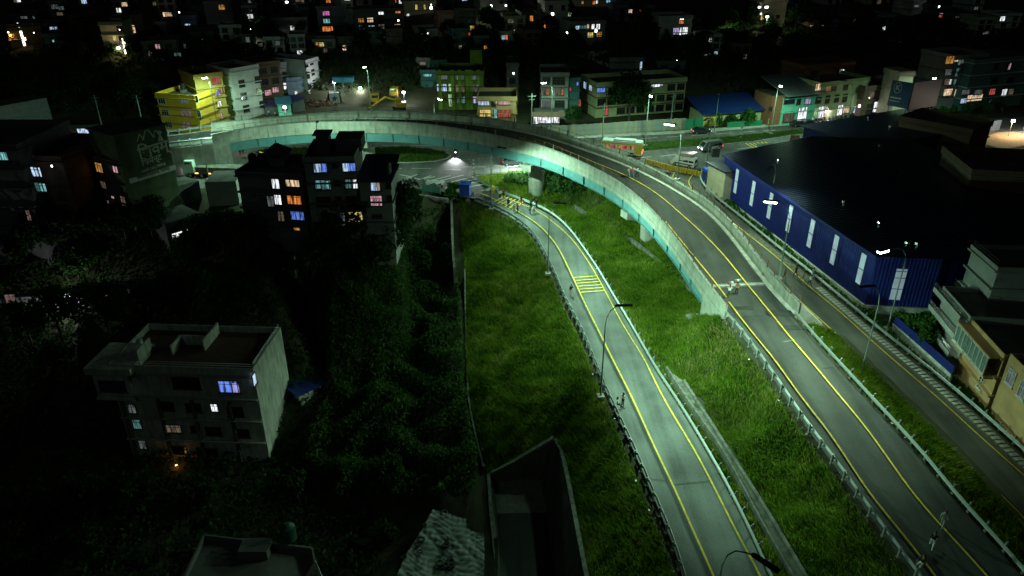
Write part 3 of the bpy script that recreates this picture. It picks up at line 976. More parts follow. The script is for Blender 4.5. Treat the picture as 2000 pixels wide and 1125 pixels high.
# retaining edge of the junction above the valley grass
mb = MB(); loft(mb, curve([(925, 344), (940, 340), (1030, 335), (1060, 332)], 4.0), 0, .5, -3.6, .05)
vw = mb.build('stone_wall', M_DCONC)
tag(vw, 'dark retaining wall under the junction railing beside the first pier', 'wall')
vr = empty('pipe_railing', at(980, 337, 4), 0, 'thin pipe railing along the edge of the junction above the dark grass', 'railing')
ln = curve([(928, 343), (940, 340), (1030, 335), (1062, 332)], 4.05, step=1.6)
pp = MB(); pp.box((0, 0, .6), (.07, .07, 1.2)); PP = pp.mesh('railing_post', M_POLE)
for p in ln: link('railing_post', PP, vr, p - vr.location)
for z in (.55, 1.15):
    mb = MB(); mb.tube(up(ln, z), .035, 5); pbuild(mb, 'rail_pipe', M_POLE, vr)

# foot-of-slope wall with a dark slot on the left
fw = empty('trench_wall', ground(895, 440), 0, 'rough concrete wall and dark trench running down the slope by the blue booth', 'wall')
l1 = curve([(886, 392), (887, 430), (889, 480), (892, 520)], [3.3, 2.4, 1.0, -.6], smooth=2)
l2 = curve([(900, 396), (903, 440), (906, 480), (908, 520)], [2.2, .6, -.9, -2.6], smooth=2)
mb = MB(); loft(mb, l1, .2, .55, -6, -.1); pbuild(mb, 'wall_block', M_DCONC, fw)

l3 = curve([(908, 530), (909, 600), (911, 660), (914, 760), (922, 820), (945, 915)], [-3.2, -5.2, -6.3, -7.6, -8.2, -9.0], smooth=2)
mb = MB(); loft(mb, l3, -.1, .12, -2, .3); pbuild(mb, 'wall_block', M_DCONC, fw)

# ---------------------------------------------------------------- sunken road at the bottom
ur = empty('sunken_road', at(1010, 980, -9.6), 0)
tag(ur, kind='structure')
ZF = -10.0
b_l0, b_r0 = at(966, 939, ZF), at(1055, 936, ZF)
b_l1, b_r1 = at(985, 1260, ZF - 1.2), at(1104, 1260, ZF - 1.2)
mid_l, mid_r = at(971, 1003, ZF - .3), at(1067, 1001, ZF - .3)
mb = MB(); mb.sheet([b_l0, mid_l], [b_r0, mid_r]); pbuild(mb, 'road_slab', M_CONC, ur)
mb = MB(); mb.sheet([mid_l, b_l1], [mid_r, b_r1]); pbuild(mb, 'road_surface', M_ASPH_B, ur)
for f in (.13, .86):
    a, b = mid_l.lerp(mid_r, f), b_l1.lerp(b_r1, f)
    n_ = 12 if f > .5 else 1
    for i in range(n_):
        band([a.lerp(b, i / n_), a.lerp(b, (i + (.8 if n_ > 1 else 1)) / n_)], .12, .02, 'lane_line', M_YEL if f > .5 else M_WHI, ur)
# walls: stone pitched end, tall right wall with coping, low left wall
tl, tm, tr = at(957, 927, -8.4), at(1003, 904, -6.2), at(1081, 858, -3.2)
STON = mat('pitched_stone', (.20, .20, .17), .9, 0, .45, 2.2, .2, .5)
stones = MB()
for i in range(26):
    for j in range(11):
        u0, v0 = i / 26, j / 11
        top = tl.lerp(tm, u0 / .45) if u0 < .45 else tm.lerp(tr, (u0 - .45) / .55)
        bot = b_l0.lerp(b_r0, u0)
        p = bot.lerp(top, v0 + .045)
        L_ = (top - bot).length / 11
        wv = (b_r0 - b_l0).length / 26
        dz = random.uniform(0, .06)
        d = (top - bot).normalized()
        s_ = Vector((1, 0, 0)); n_ = s_.cross(d)
        a_, b_ = s_ * wv * random.uniform(.40, .47), d * L_ * random.uniform(.40, .47)
        q0 = [p - a_ - b_ - n_ * .1, p + a_ - b_ - n_ * .1, p + a_ + b_ - n_ * .1, p - a_ + b_ - n_ * .1]
        stones.hexa(q0, [x + n_ * (.16 + dz) for x in q0])
so_ = pbuild(stones, 'pitching_stones', STON, ur); tag(so_, kind='stuff')
mb = MB(); mb.add([b_l0, b_r0, tr, tm, tl], [(0, 1, 2, 3, 4)]); pbuild(mb, 'end_wall', M_DCONC, ur)
wr = [tr, at(1093, 878, -3.2), at(1107, 943, -3.2), at(1125, 1041, -3.3), at(1141, 1125, -3.4), at(1162, 1260, -3.6)]
fr = [b_r0, b_r0.lerp(mid_r, .4), mid_r, mid_r.lerp(b_r1, .3), mid_r.lerp(b_r1, .55), b_r1]
mb = MB(); mb.sheet(wr, fr); pbuild(mb, 'side_wall', M_DCONC, ur)
mb = MB(); loft(mb, resample(wr, step=1), 0, -.4, -.6, .05); pbuild(mb, 'coping', M_DCONC, ur)
mb = MB(); loft(mb, resample([tl, tm, tr], step=.8), 0, -.5, -.5, .12); pbuild(mb, 'coping', M_DCONC, ur)
wl = [tl, at(962, 1000, -9.0), at(975, 1125, -10.0), at(985, 1260, -10.6)]
mb = MB(); mb.sheet([b_l0, mid_l, mid_l.lerp(b_l1, .55), b_l1], wl); pbuild(mb, 'side_wall', M_DCONC, ur)
mb = MB(); loft(mb, resample(wl, step=1), 0, .35, -1.0, .15); pbuild(mb, 'coping', M_DCONC, ur)

# ---------------------------------------------------------------- street lamps
IES = bpy.data.texts.new('roadlight.ies')
ang = [0, 15, 30, 40, 50, 58, 64, 70, 76, 82, 88, 90]
cdl = [430, 455, 507, 600, 740, 840, 760, 430, 130, 26, 4, 0]
cdh = [430, 455, 507, 600, 740, 850, 860, 700, 420, 220, 70, 20]
hor = [0, 45, 90, 135, 180]
hk = [1.25, 1.2, .82, .2, .04]


def ies(name, lobes):
    rows = '\n'.join(' '.join('%d' % (c * (1 + (k_ - 1) * min(1, a_ / 24))) for c, a_ in zip(cd_, ang)) for k_, cd_ in zip(hk, lobes))
    t = bpy.data.texts.new(name)
    t.write('IESNA:LM-63-1995\n[TEST] road\nTILT=NONE\n1 1000 1 %d %d 1 2 0 0 0\n1 1 100\n%s\n%s\n%s\n' % (len(ang), len(hor), ' '.join(map(str, ang)), ' '.join(map(str, hor)), rows))
    return t


IES = ies('roadlight.ies', [cdh, cdh, cdl, cdl, cdl])
IES3 = ies('cutoff.ies', [[c * (1 if a_ < 62 else .35 if a_ < 72 else .08) for c, a_ in zip(cdl, ang)]] * 5)
IES2 = bpy.data.texts.new('arealight.ies')
IES2.write('IESNA:LM-63-1995\n[TEST] area\nTILT=NONE\n1 1000 1 %d 1 1 2 0 0 0\n1 1 100\n%s\n0\n%s\n' % (len(ang), ' '.join(map(str, ang)), ' '.join(map(str, [430, 455, 507, 600, 720, 780, 760, 640, 380, 180, 50, 10]))))


def road_light(name, power, tone, wide=False):
    ld = bpy.data.lights.new(name, 'POINT')
    ld.energy = power; ld.shadow_soft_size = .25; ld.color = tone
    ld.use_nodes = True
    t = ld.node_tree
    e = next(n for n in t.nodes if n.type == 'EMISSION')
    i_ = t.nodes.new('ShaderNodeTexIES'); i_.mode = 'INTERNAL'; i_.ies = {True: IES2, False: IES, 2: IES3}[wide]
    m_ = t.nodes.new('ShaderNodeMath'); m_.operation = 'MULTIPLY'; m_.inputs[1].default_value = .01
    t.links.new(i_.outputs[0], m_.inputs[0]); t.links.new(m_.outputs[0], e.inputs['Strength'])
    return ld


def lamp(base, head_px, label, lit=True, power=9000, h=11.2, headlen=1.7, face=M_LAMP, pole_m=M_POLE, spread=150, arm=None, tone=(.52, 1.0, .67), tilt=0.2, bowl=False, wide=False):
    hp = at(*head_px, base.z + h) if head_px else None
    d = (hp - base) if hp else Vector((*arm, 0))
    d.z = 0
    L_ = d.length
    d.normalize()
    if L_ > 4.2: L_ = 4.2
    if L_ < .8: L_ = .8
    o_ = empty('street_lamp', base, math.atan2(d.y, d.x), label, 'street lamp', 'street lamps along the roads')
    mb = MB()
    mb.tube([(0, 0, 0), (0, 0, 3.0)], [.11, .10], 8)
    mb.tube([(0, 0, 3.0), (0, 0, h - 2.6)], [.085, .065], 8)
    mb.build('pole', pole_m, o_)
    mb = MB(); mb.tube([(0, 0, h - 2.62), (0, 0, h - 2.2), (.08 * L_, 0, h - 1.2), (.25 * L_, 0, h - .5), (.5 * L_, 0, h - .12), (max(.55, L_ - headlen * .45), 0, h)], .05, 7); mb.build('arm', pole_m, o_)
    mb = MB(); mb.box((0, 0, .12), (.75, .75, .3)); mb.build('footing', M_CONC2, o_)
    mb = MB(); mb.hexa([(L_ - headlen / 2, -.15, h - .02), (L_ + headlen / 2, -.2, h - .02), (L_ + headlen / 2, .2, h - .02), (L_ - headlen / 2, .15, h - .02)], [(L_ - headlen / 2, -.13, h + .16), (L_ + headlen / 2, -.16, h + .1), (L_ + headlen / 2, .16, h + .1), (L_ - headlen / 2, .13, h + .16)]); mb.box((L_ - headlen * .45, 0, h + .05), (headlen * .25, .16, .12)); mb.build('lamp_head', M_BLACK, o_)
    mb = MB()
    if bowl: mb.box((L_ + .05, 0, h - .11), (headlen * .8, .34, .2)); mb.box((L_ + headlen * .2, 0, h - .1), (headlen * .6, .5, .16))
    else: mb.add([(L_ + x * headlen * .42 + .05, y * .12, h - .024) for x, y in ((-1, -1), (-1, 1), (1, 1), (1, -1))], [(0, 1, 2, 3)])
    mb.build('lamp_face', face if lit else M_BLACK, o_)
    if lit:
        ld = road_light('lamp_light', power, tone, wide)
        lo = bpy.data.objects.new('lamp_light', ld); col.objects.link(lo)
        lo.location = (L_ + .05, 0, h - (.35 if bowl else .15)); lo.rotation_euler = (-tilt, 0, R(90)); lo.parent = o_
    return o_


K = 1.6
lamp(at(960, 409, 1.8), (981, 289), 'street lamp with a dark head at the top of the loop road above the pedestrians', power=25000 * K)
lamp(at(1070, 536, 0), (1095, 397), 'street lamp beside the striped bumps at the middle of the loop road', power=24500 * K)
lamp(at(1173, 776, .9), (1219, 597), 'tall street lamp with black head above the couple by the guardrail', power=27000 * K)
lamp(at(1378, 1290, 2.6), (1496, 1101), 'street lamp whose black head reaches in at the bottom edge over the loop road', power=3500 * K)
lamp(at(1322, 352, 10.4), (1309, 242), h=8.6, label='street lamp with hanging junk on its arm behind the flyover parapet by the van', tone=(.62, 1.0, .66), bowl=True, wide=True, power=15000 * K)
lamp(at(1521, 545, 7.7), (1507, 393), h=9.8, label='street lamp with glowing head between flyover and service road in front of the blue warehouse', tone=(.62, 1.0, .66), bowl=True, wide=2, power=16000 * K)
lamp(at(1679, 741, 3.3), (1692, 560), 'street lamp on the narrow grass strip between ramp and service road', tone=(.62, 1.0, .66), wide=2, power=16000 * K)
lamp(at(1378, 340, 3.8), (1364, 244), 'thin street lamp beside the blue booth at the warehouse corner', tone=(.62, 1.0, .66), wide=2, power=9000 * K)
lamp(at(1496, 448, 3.2), (1489, 341), 'street lamp close to the blue warehouse wall lighting its roof edge', tone=(.62, 1.0, .66), wide=2, power=10000 * K)
lamp(at(1733, 643, 2.9), (1727, 489), 'street lamp with glowing head at the warehouse end corner', tone=(.62, 1.0, .66), bowl=True, wide=2, power=5500 * K)
lamp(at(409, 352, 4), None, 'street lamp with dark upright head in front of the western abutment', wide=True, power=10000 * K, h=10.6, arm=(-.5, 2.6), headlen=1.5)
# tall lamps of the highway, their glowing faces towards the camera
for (bx, by, hx, hy, lb, pw_) in ((428, 262, 400, 151, 'tall lit street lamp in front of the ochre house on the left', 9000), (725, 221, 712, 130, 'tall lit street lamp at the junk yard behind the flyover', 4500),
                                  (1077, 262, 1063, 161, 'tall lit street lamp in front of the grey four storey house', 8000), (1260, 285, 1273, 193, 'tall lit street lamp on the median by the bus', 11000),
                                  (1505, 262, 1529, 177, 'tall lit street lamp on the median before the mint shop house', 10000), (1806, 250, 1826, 152, 'tall lit street lamp beyond the warehouse on the right', 4000)):
    lamp(at(bx, by, ZJ), (hx, hy), lb, power=pw_ * 1.75, h=12.4 if bx == 428 else 11.4, headlen=1.2, face=M_LAMPW, tilt=0.05, bowl=True, wide=True)
lamp(at(849, 236, 4), (867, 198), 'curved lamp with glowing head rising behind the far parapet of the flyover', power=5000, h=6.0, face=M_LAMPW, bowl=True, wide=True)
lamp(at(632, 372, 4), None, 'slim lamp with dark backed head in front of the teal girder behind the row houses', wide=True, power=16000 * K, h=11.5, headlen=1.2, arm=(-.3, 2.4))
lamp(at(1395, 258, 4), (1383, 228), 'unlit curved lamp pole in front of the blue roofed shed', lit=False, h=9.5)
lamp(at(1652, 250, 4), (1647, 158), 'unlit curved lamp pole in front of the shops on the right', lit=False, h=10.0)

# ---------------------------------------------------------------- grass
def blades(name, polys, dens, h, wd, m, lean=(-.25, .1), keep=None, hfun=None, zfun=None):
    """grass as one object of thin bent triangles"""
    P = []
    for poly in polys:
        a = np.array([(p[0], p[1]) for p in poly])
        x0, y0 = a.min(0); x1, y1 = a.max(0)
        n = int((x1 - x0) * (y1 - y0) * dens)
        X = rng.uniform(x0, x1, n); Y = rng.uniform(y0, y1, n)
        k = inside(poly, X, Y)
        P.append(np.stack([X[k], Y[k]], 1))
    P = np.concatenate(P)
    if keep is not None: P = P[keep(P[:, 0], P[:, 1])]
    n = len(P)
    X, Y = P[:, 0], P[:, 1]
    Z = (zfun(X, Y) if zfun else hz(X, Y)) - .03
    cl = .55 + .45 * np.sin(X * 1.7 + 2 * np.sin(Y * .6)) * np.sin(Y * 1.3 + np.sin(X * .8))
    H = rng.uniform(h[0], h[1], n) * (.6 + .55 * cl)
    if hfun is not None: H = H * hfun(X, Y)
    A = rng.uniform(0, 2 * np.pi, n)
    W = rng.uniform(wd[0], wd[1], n)
    LX = (rng.normal(0, .3, n) + lean[0] + .3 * np.sin(X * .5 + Y * .23)) * H
    LY = (rng.normal(0, .3, n) + lean[1] + .3 * np.sin(Y * .45 - X * .3)) * H
    c, s_ = np.cos(A) * W / 2, np.sin(A) * W / 2
    V = np.empty((n, 5, 3))
    V[:, 0] = np.stack([X - c, Y - s_, Z], 1); V[:, 1] = np.stack([X + c, Y + s_, Z], 1)
    V[:, 2] = np.stack([X + LX * .35 + c * .8, Y + LY * .35 + s_ * .8, Z + H * .6], 1)
    V[:, 3] = np.stack([X + LX * .35 - c * .8, Y + LY * .35 - s_ * .8, Z + H * .6], 1)
    V[:, 4] = np.stack([X + LX, Y + LY, Z + H], 1)
    b = np.arange(n)[:, None] * 5
    Q = np.concatenate([b + 0, b + 1, b + 2, b + 3, b + 3, b + 2, b + 4], 1).ravel().astype(np.int32)
    ls = (np.arange(n)[:, None] * 7 + np.array([0, 4])).ravel().astype(np.int32)
    lt = np.tile(np.array([4, 3], np.int32), n)
    me = bpy.data.meshes.new(name)
    me.vertices.add(n * 5); me.vertices.foreach_set('co', V.ravel())
    me.loops.add(len(Q)); me.loops.foreach_set('vertex_index', Q)
    me.polygons.add(len(ls)); me.polygons.foreach_set('loop_start', ls); me.polygons.foreach_set('loop_total', lt)
    me.update(calc_edges=True)
    me.materials.append(m)
    return tag(link(name, me), kind='stuff')


def strip_poly(L, Rr): return [(p.x, p.y) for p in L] + [(p.x, p.y) for p in reversed(Rr)]


A1 = offset(A_gr, -.45)
cut = near_px(A_gr, 941, 357)
gB = offset(B_gl, .55)
mid_poly = [(p.x, p.y) for p in A1[3:]] + [(p.x, p.y) for p in reversed(gB)] + [(p.x, p.y) for p in (at(1400, 590, 3), at(1370, 560, 2.6), at(1400, 480, 2.5), at(1310, 400, 2), at(1240, 350, 2), at(1060, 336, 3.4), at(926, 346, 3.6))]
drain_poly = strip_poly(resample(offset(dl, .3), step=2), resample(offset(drr, -.3), step=2))


def keep_mid(X, Y):
    k = ~inside(drain_poly, X, Y)
    for q_ in (P1, P2): k &= (X - q_.x) ** 2 + (Y - q_.y) ** 2 > 1.5 ** 2
    cx = np.array([(p.x, p.y) for p in cl])
    for p in cx: k &= (X - p[0]) ** 2 + (Y - p[1]) ** 2 > .35 ** 2
    return k


blades('grass', [mid_poly], 135, (.3, .72), (.045, .09), M_GRASS, (-.3, .15), keep_mid)
foot = [at(x, y, z) for x, y, z in ((901, 396, 2.2), (906, 470, -.6), (909, 560, -3.9), (912, 660, -6), (915, 760, -7.3), (925, 820, -8), (950, 918, -8.9))]
g1 = offset(A_gl, .5)
left_poly = [(p.x, p.y) for p in foot] + [CUL2[0], CUL2[1], CUL2[2], CUL2[3], CUL2[4], CUL2[5], CUL2[6], CUL2[7]] + [(p.x, p.y) for p in reversed(g1[2:])]
blades('grass', [left_poly], 135, (.3, .75), (.045, .09), M_GRASS, (-.35, .25), lambda X, Y: ~inside(CUL2, X, Y))
g2 = offset(B_gr, -.45); g3 = offset(C_yl, .95)
j0 = near_px(g3, 1600, 640)
med_poly = strip_poly(g2[2:], g3[j0:])
blades('grass', [med_poly], 120, (.3, .7), (.06, .11), M_GRASS, (.1, -.25))
blades('grass', [ISL_E, ISL_W, MED], 45, (.12, .42), (.09, .16), M_GRASS2, zfun=lambda X, Y: np.full(len(X), ZJ + .16))
# dry straw along the guardrails
blades('dry_grass', [strip_poly(offset(A_gl, .3), offset(A_gl, 2.0)), strip_poly(offset(A_gr, -.3), offset(A_gr, -1.5)), strip_poly(offset(B_gl, .35), offset(B_gl, 1.9)), strip_poly(offset(B_gr, -.3), offset(B_gr, -1.3))], 38, (.2, .75), (.04, .08), M_STRAW,
       keep=lambda X, Y: (np.sin(X * .9 + Y * .35) + np.sin(Y * .7) + rng.normal(0, .6, len(X)) > .1) & ~inside(drain_poly, X, Y))
pb = [at(x, y, z) for x, y, z in ((1285, 690, .6), (1330, 640, 1.4), (1405, 618, 3), (1436, 660, 3.8), (1440, 715, 4), (1380, 745, 2), (1320, 725, 1))]
blades('dry_grass', [[(p.x, p.y) for p in pb]], 22, (.3, .8), (.04, .08), M_STRAW, keep=lambda X, Y: np.sin(X * 1.1 + Y * .7) + rng.normal(0, .6, len(X)) > .1)
blades('weeds', [strip_poly(offset(C_gr, -.5), offset(C_gr, -2.4))], 45, (.2, .8), (.10, .2), M_LEAF2)

# ---------------------------------------------------------------- buildings
M_GLASS = mat('dark_window_glass', (.018, .022, .024), .15, 0, .3, 2, .6)
M_FRAME = mat('window_frame_wood', (.09, .06, .045), .7, 0, .25, 4)
M_FRAMEW = mat('window_frame_white', (.55, .55, .52), .6, 0, .15, 4)
M_ROOF = mat('roof_screed', (.10, .10, .09), .9, 0, .4, .6, .2, .2)
M_TANK = mat('black_tank', (.02, .022, .022), .5, 0, .2, 2)
M_BRICK = mat('brick_red_wall', (.26, .115, .06), .9, 0, .3, 6, .2, .3)
M_CORR = mat('corrugated_sheet', (.22, .25, .26), .5, .3, .25, 1.2)
GL = {}
for n_, c_, s_ in (('white', (.92, .97, 1.0), 1.5), ('cool', (.55, .75, 1.0), 1.1), ('blue', (.16, .30, 1.0), 1.0), ('cyan', (.32, .85, .92), .75), ('teal', (.20, .50, .46), .38), ('green', (.62, 1.0, .48), .7), ('yellow', (1.0, .78, .25), .9), ('warm', (1.0, .72, .45), 1.0),
                   ('orange', (1.0, .30, .06), .9), ('amber', (1.0, .46, .10), .55), ('pink', (1.0, .52, .60), .7), ('magenta', (1.0, .22, .72), .8), ('red', (.9, .14, .12), .6), ('rose', (.62, .40, .36), .28), ('dim', (.62, .72, .72), .16), ('dimwarm', (.8, .62, .42), .16), ('violet', (.66, .55, 1.0), .9)):
    GL[n_] = glow('lit_room_' + n_, c_, s_)
GL['lamp'] = glow('bulb_white', (.95, 1.0, 1.0), 9, False)
GL['strip'] = glow('light_strip', (1.0, .86, .62), 5, False)
GL['bulbwarm'] = glow('bulb_warm', (1.0, .55, .2), 5, False)
WM = {}


def win_mesh(w_, h_, style, frame):
    k = (round(w_, 1), round(h_, 1), style, frame.name)
    if k in WM: return WM[k]
    w_, h_ = k[0], k[1]
    f = MB()
    b = .07
    f.span(-w_ / 2 - b, w_ / 2 + b, -.09, .05, -h_ / 2 - b, -h_ / 2)
    f.span(-w_ / 2 - b, w_ / 2 + b, -.09, .05, h_ / 2, h_ / 2 + b)
    for s_ in (-1, 1): f.span(s_ * (w_ / 2 + b / 2) - b / 2, s_ * (w_ / 2 + b / 2) + b / 2, -.085, .05, -h_ / 2, h_ / 2)
    n = 3 if w_ > 1.3 else 2
    if style != 'plain':
        for i in range(1, n): f.span(-w_ / 2 + w_ * i / n - .035, -w_ / 2 + w_ * i / n + .035, -.06, .04, -h_ / 2, h_ / 2)
        f.span(-w_ / 2, w_ / 2, -.055, .04, h_ * .2, h_ * .2 + .06)
    f.span(-w_ / 2 - .2, w_ / 2 + .2, -.16, .0, -h_ / 2 - b - .08, -h_ / 2 - b - .002)
    p = MB(); p.add([(-w_ / 2, -.03, -h_ / 2), (w_ / 2, -.03, -h_ / 2), (w_ / 2, -.03, h_ / 2), (-w_ / 2, -.03, h_ / 2)], [(0, 1, 2, 3)])
    WM[k] = (f.mesh('window', frame), {}, p)
    return WM[k]


def pane_for(k, m):
    fm, panes, p = k
    if m.name not in panes: panes[m.name] = p.mesh('pane', m)
    return panes[m.name]


def add_window(parent, x, y, z, rz, w_, h_, m, frame, style='grid'):
    k = win_mesh(w_, h_, style, frame)
    o_ = link('window', k[0], parent, (x, y, z), rz)
    link('pane', pane_for(k, m), o_)
    return o_


BLD = {}


def building(name, label, bl, br, z, top_y, depth, wall, floors, cols=0, lits=(), trim=None, parapet=.9, side=None, sidelits=(), win=(1.5, 1.35), frame=None, cat='house', group=None, z1=None, below=2.0, slabs=True, slabside=True, winmat=None, skipfloor=(), tank=False):
    if z is None:
        g = ground(*bl); z = g.z
        P0 = g
        P1 = at(br[0], br[1], z)
    else:
        P0, P1 = at(*bl, z), at(*br, z)
    P1.z = z
    u = (P1 - P0); w_ = u.length; u.normalize()
    rz_ = math.atan2(u.y, u.x)
    H_ = (zat(top_y, P0.y) - z) if z1 is None else z1 - z
    nrm = Vector((u.y, -u.x, 0))
    o_ = empty(name, P0, rz_, label, cat, group)
    trim = trim or wall
    frame = frame or M_FRAME
    hb = H_ - parapet
    mb = MB(); mb.span(0, w_, 0, depth, -below, hb); mb.build('wall', wall, o_)
    fh = hb / floors
    if slabs:
        for i in range(1, floors + 1):
            mb = MB(); mb.span(-.25 if slabside else .02, w_ + (.25 if slabside else -.02), -.42, depth + (.2 if slabside else -.3), i * fh - .16, i * fh + .02); mb.build('floor_slab', trim, o_)
    if parapet > .2:
        mb = MB()
        e = .2 if slabs and slabside else 0
        t_ = hb + .022
        mb.span(-e, w_ + e, -e, -e + .15, t_, t_ + parapet - .02); mb.span(-e, w_ + e, depth + e - .15, depth + e, t_, t_ + parapet - .02)
        mb.span(-e, -e + .15, -e + .152, depth + e - .152, t_, t_ + parapet - .02); mb.span(w_ + e - .15, w_ + e, -e + .152, depth + e - .152, t_, t_ + parapet - .02)
        mb.build('parapet', wall, o_)
    mb = MB(); mb.span(.05, w_ - .05, .05, depth - .05, hb + .022, hb + .06); mb.build('roof', M_ROOF, o_)
    used = []

    def place(lits, plane):
        for L_ in lits:
            px, py, mn = L_[:3]
            ww, wh = (L_[3], L_[4]) if len(L_) > 4 else win
            style = L_[5] if len(L_) > 5 else 'grid'
            d = ray(px, py)
            if plane == 'f': P, n_ = P0, nrm
            elif plane == 'r': P, n_ = P1, u
            else: P, n_ = P0, -u
            den = d.dot(n_)
            t = (P - Vector((0, 0, CAMH))).dot(n_) / den
            X = Vector((0, 0, CAMH)) + d * t - P0
            lx, ly = X.dot(u), -X.dot(nrm)
            m = M_GLASS if mn == 'dark' else (frame if mn == 'wood' else GL[mn])
            if plane == 'f':
                add_window(o_, lx, -.02, X.z, 0, ww, wh, m, frame, style)
                used.append((lx, X.z, ww))
            elif plane == 'r': add_window(o_, w_ + .02, ly, X.z, R(90), ww, wh, m, frame, style)
            else: add_window(o_, -.02, ly, X.z, R(-90), ww, wh, m, frame, style)
    place(lits, 'f')
    for i in range(floors):
        if i in skipfloor: continue
        for j in range(cols):
            x, zz = (j + .5) / cols * w_, (i + .52) * fh
            if any(abs(x - a) < (ww + win[0]) / 2 + .1 and abs(zz - b) < fh * .6 for a, b, ww in used): continue
            add_window(o_, x, -.02, zz, 0, win[0], min(win[1], fh * .6), winmat or M_GLASS, frame)
    if side:
        n = side if isinstance(side, int) else 0
        right = P0.x < 0
        for i in range(floors):
            for j in range(n):
                add_window(o_, w_ + .02 if right else -.02, (j + .5) / n * depth, (i + .52) * fh, R(90 if right else -90), win[0], min(win[1], fh * .6), winmat or M_GLASS, frame)
    place(sidelits, 'r' if P0.x < 0 else 'l')
    BLD[name + str(len(BLD))] = o_
    if tank:
        tk = empty('water_tank', P0 + u * (w_ * .3) - nrm * (depth * .6) + Vector((0, 0, hb + .06)), 0, 'black water tank on the roof of the ' + ' '.join(label.split(' with ')[0].split(' behind ')[0].split(' in front')[0].split(' beyond ')[0].split(' by the ')[0].split()[:8]), 'water tank')
        mb = MB(); mb.cyl((0, 0, .75 + .5), .55, 1.3, 14); mb.tube([(0, 0, 1.9), (0, 0, 2.05)], [.5, .2], 14); mb.build('tank_body', M_TANK, tk)
        mb = MB(); mb.box((0, 0, .3), (1.2, 1.2, .6)); mb.build('stand', M_DCONC, tk)
    return o_, P0, u, nrm, w_, H_


def wallm(n_, c_, **k): return mat('wall_' + n_, c_, .85, 0, .18, .7, .25, .1, **k)


W_YEL, W_OCH, W_OLV = wallm('yellow', (.68, .43, .035)), wallm('ochre', (.36, .25, .06)), wallm('olive', (.20, .24, .07))
W_WHI, W_GRY, W_DGR = wallm('white', (.52, .53, .50)), wallm('grey', (.27, .28, .27)), wallm('dark_grey', (.13, .135, .135))
W_BRN, W_TEA, W_GRN = wallm('brown', (.16, .10, .07)), wallm('teal', (.07, .17, .17)), wallm('lime', (.15, .22, .04))
W_MNT, W_PAL, W_CRM = wallm('mint', (.16, .58, .42)), wallm('pale_green', (.36, .40, .22)), wallm('cream', (.48, .44, .32))
W_TAN, W_PNK, W_BLU = wallm('tan', (.42, .28, .14)), wallm('pink', (.46, .22, .17)), wallm('blue_grey', (.16, .20, .27))
W_PLUM, W_ORG = wallm('slate', (.13, .14, .16)), wallm('orange', (.44, .27, .13))

def face_angle(a, b):
    d = b - a
    return math.atan2(d.y, d.x)


# --- street row beyond the flyover, left to right
building('apartment_house', 'bright yellow house with white framed windows beyond the left end of the flyover', (320, 256), (394, 262), ZJ, 181, 9, W_YEL, 4, 0,
         [(316, 196, 'dark', 1.7, 1.3), (323, 220, 'dark', 1.7, 1.3), (330, 243, 'dark', 1.6, 1.3), (358, 195, 'dim', 2.1, 1.3), (364, 221, 'rose', 2.4, 1.4), (365, 244, 'rose', 2.2, 1.3), (384, 193, 'dark', .7, 1.3), (389, 222, 'dark', .7, 1.3)], trim=W_OCH, frame=M_FRAMEW, tank=True)
building('apartment_house', 'ochre house with pink and blue lit windows behind the tall lit lamp', (398, 252), (450, 243), ZJ, 146, 9, W_OCH, 5, 0,
         [(421, 157, 'red', 1.9, 1.5), (407, 187, 'pink', 1.9, 1.5), (424, 181, 'violet', 1.6, 1.3), (434, 176, 'amber', 1.0, 1.2), (398, 201, 'blue', 1.1, 1.0), (411, 211, 'green', 1.5, 1.4), (426, 204, 'white', 1.5, 1.4), (403, 228, 'dark', 1.4, 2.0), (413, 233, 'blue', 1.3, 1.3), (428, 227, 'pink', 1.7, 1.2)], side=1, tank=True)
building('apartment_house', 'narrow olive green house wedged between the ochre and the white house', (449, 238), (464, 236), ZJ, 148, 9, W_OLV, 4, 0, [(457, 184, 'green', .8, 1.6), (457, 210, 'dark', .9, 1.2)])
building('apartment_house', 'white four storey house with dark square windows left of the mint cabin', (466, 238), (518, 226), ZJ, 134, 9, W_WHI, 4, 0,
         [(472, 163, 'dark', 1.4, 1.5), (476, 188, 'dark', 1.4, 1.5), (481, 212, 'dark', 1.5, 1.5), (503, 155, 'dark', 1.4, 1.4), (506, 179, 'green', 1.4, 1.5), (512, 203, 'dark', 1.4, 1.4)], side=2)
building('house', 'dark brown house with two rosy lit windows behind the mint cabin', (515, 214), (556, 208), ZJ, 122, 9, W_BRN, 4, 2, [(523, 181, 'pink', 1.7, 1.3), (538, 175, 'pink', 1.6, 1.3)], side=2)
building('house', 'grey house with an outside stair and one bright opening', (551, 204), (568, 202), ZJ, 122, 9, W_GRY, 4, 0, [(557, 168, 'white', .9, 1.6, 'plain'), (552, 127, 'dim', .9, 1.3), (556, 146, 'dark', 1.0, 1.4)])
building('house', 'dim blue grey house with a small white light left of the tall white block', (566, 204), (597, 200), ZJ, 152, 8, W_BLU, 3, 1, [(578, 181, 'white', .6, .8), (577, 157, 'cool', .4, .5, 'plain')])
building('apartment_house', 'tall narrow white block with two columns of dark windows by the rubble heap', (606, 200), (629, 192), ZJ, 117, 12, W_WHI, 4, 0,
         [(598, 125, 'dark', 1.2, 1.5), (608, 120, 'dark', 1.1, 1.4), (601, 147, 'dark', 1.2, 1.5), (611, 141, 'dark', 1.1, 1.4), (604, 168, 'dark', 1.2, 1.5), (614, 162, 'dark', 1.1, 1.5), (607, 188, 'dark', 1.1, 1.4)], side=2)

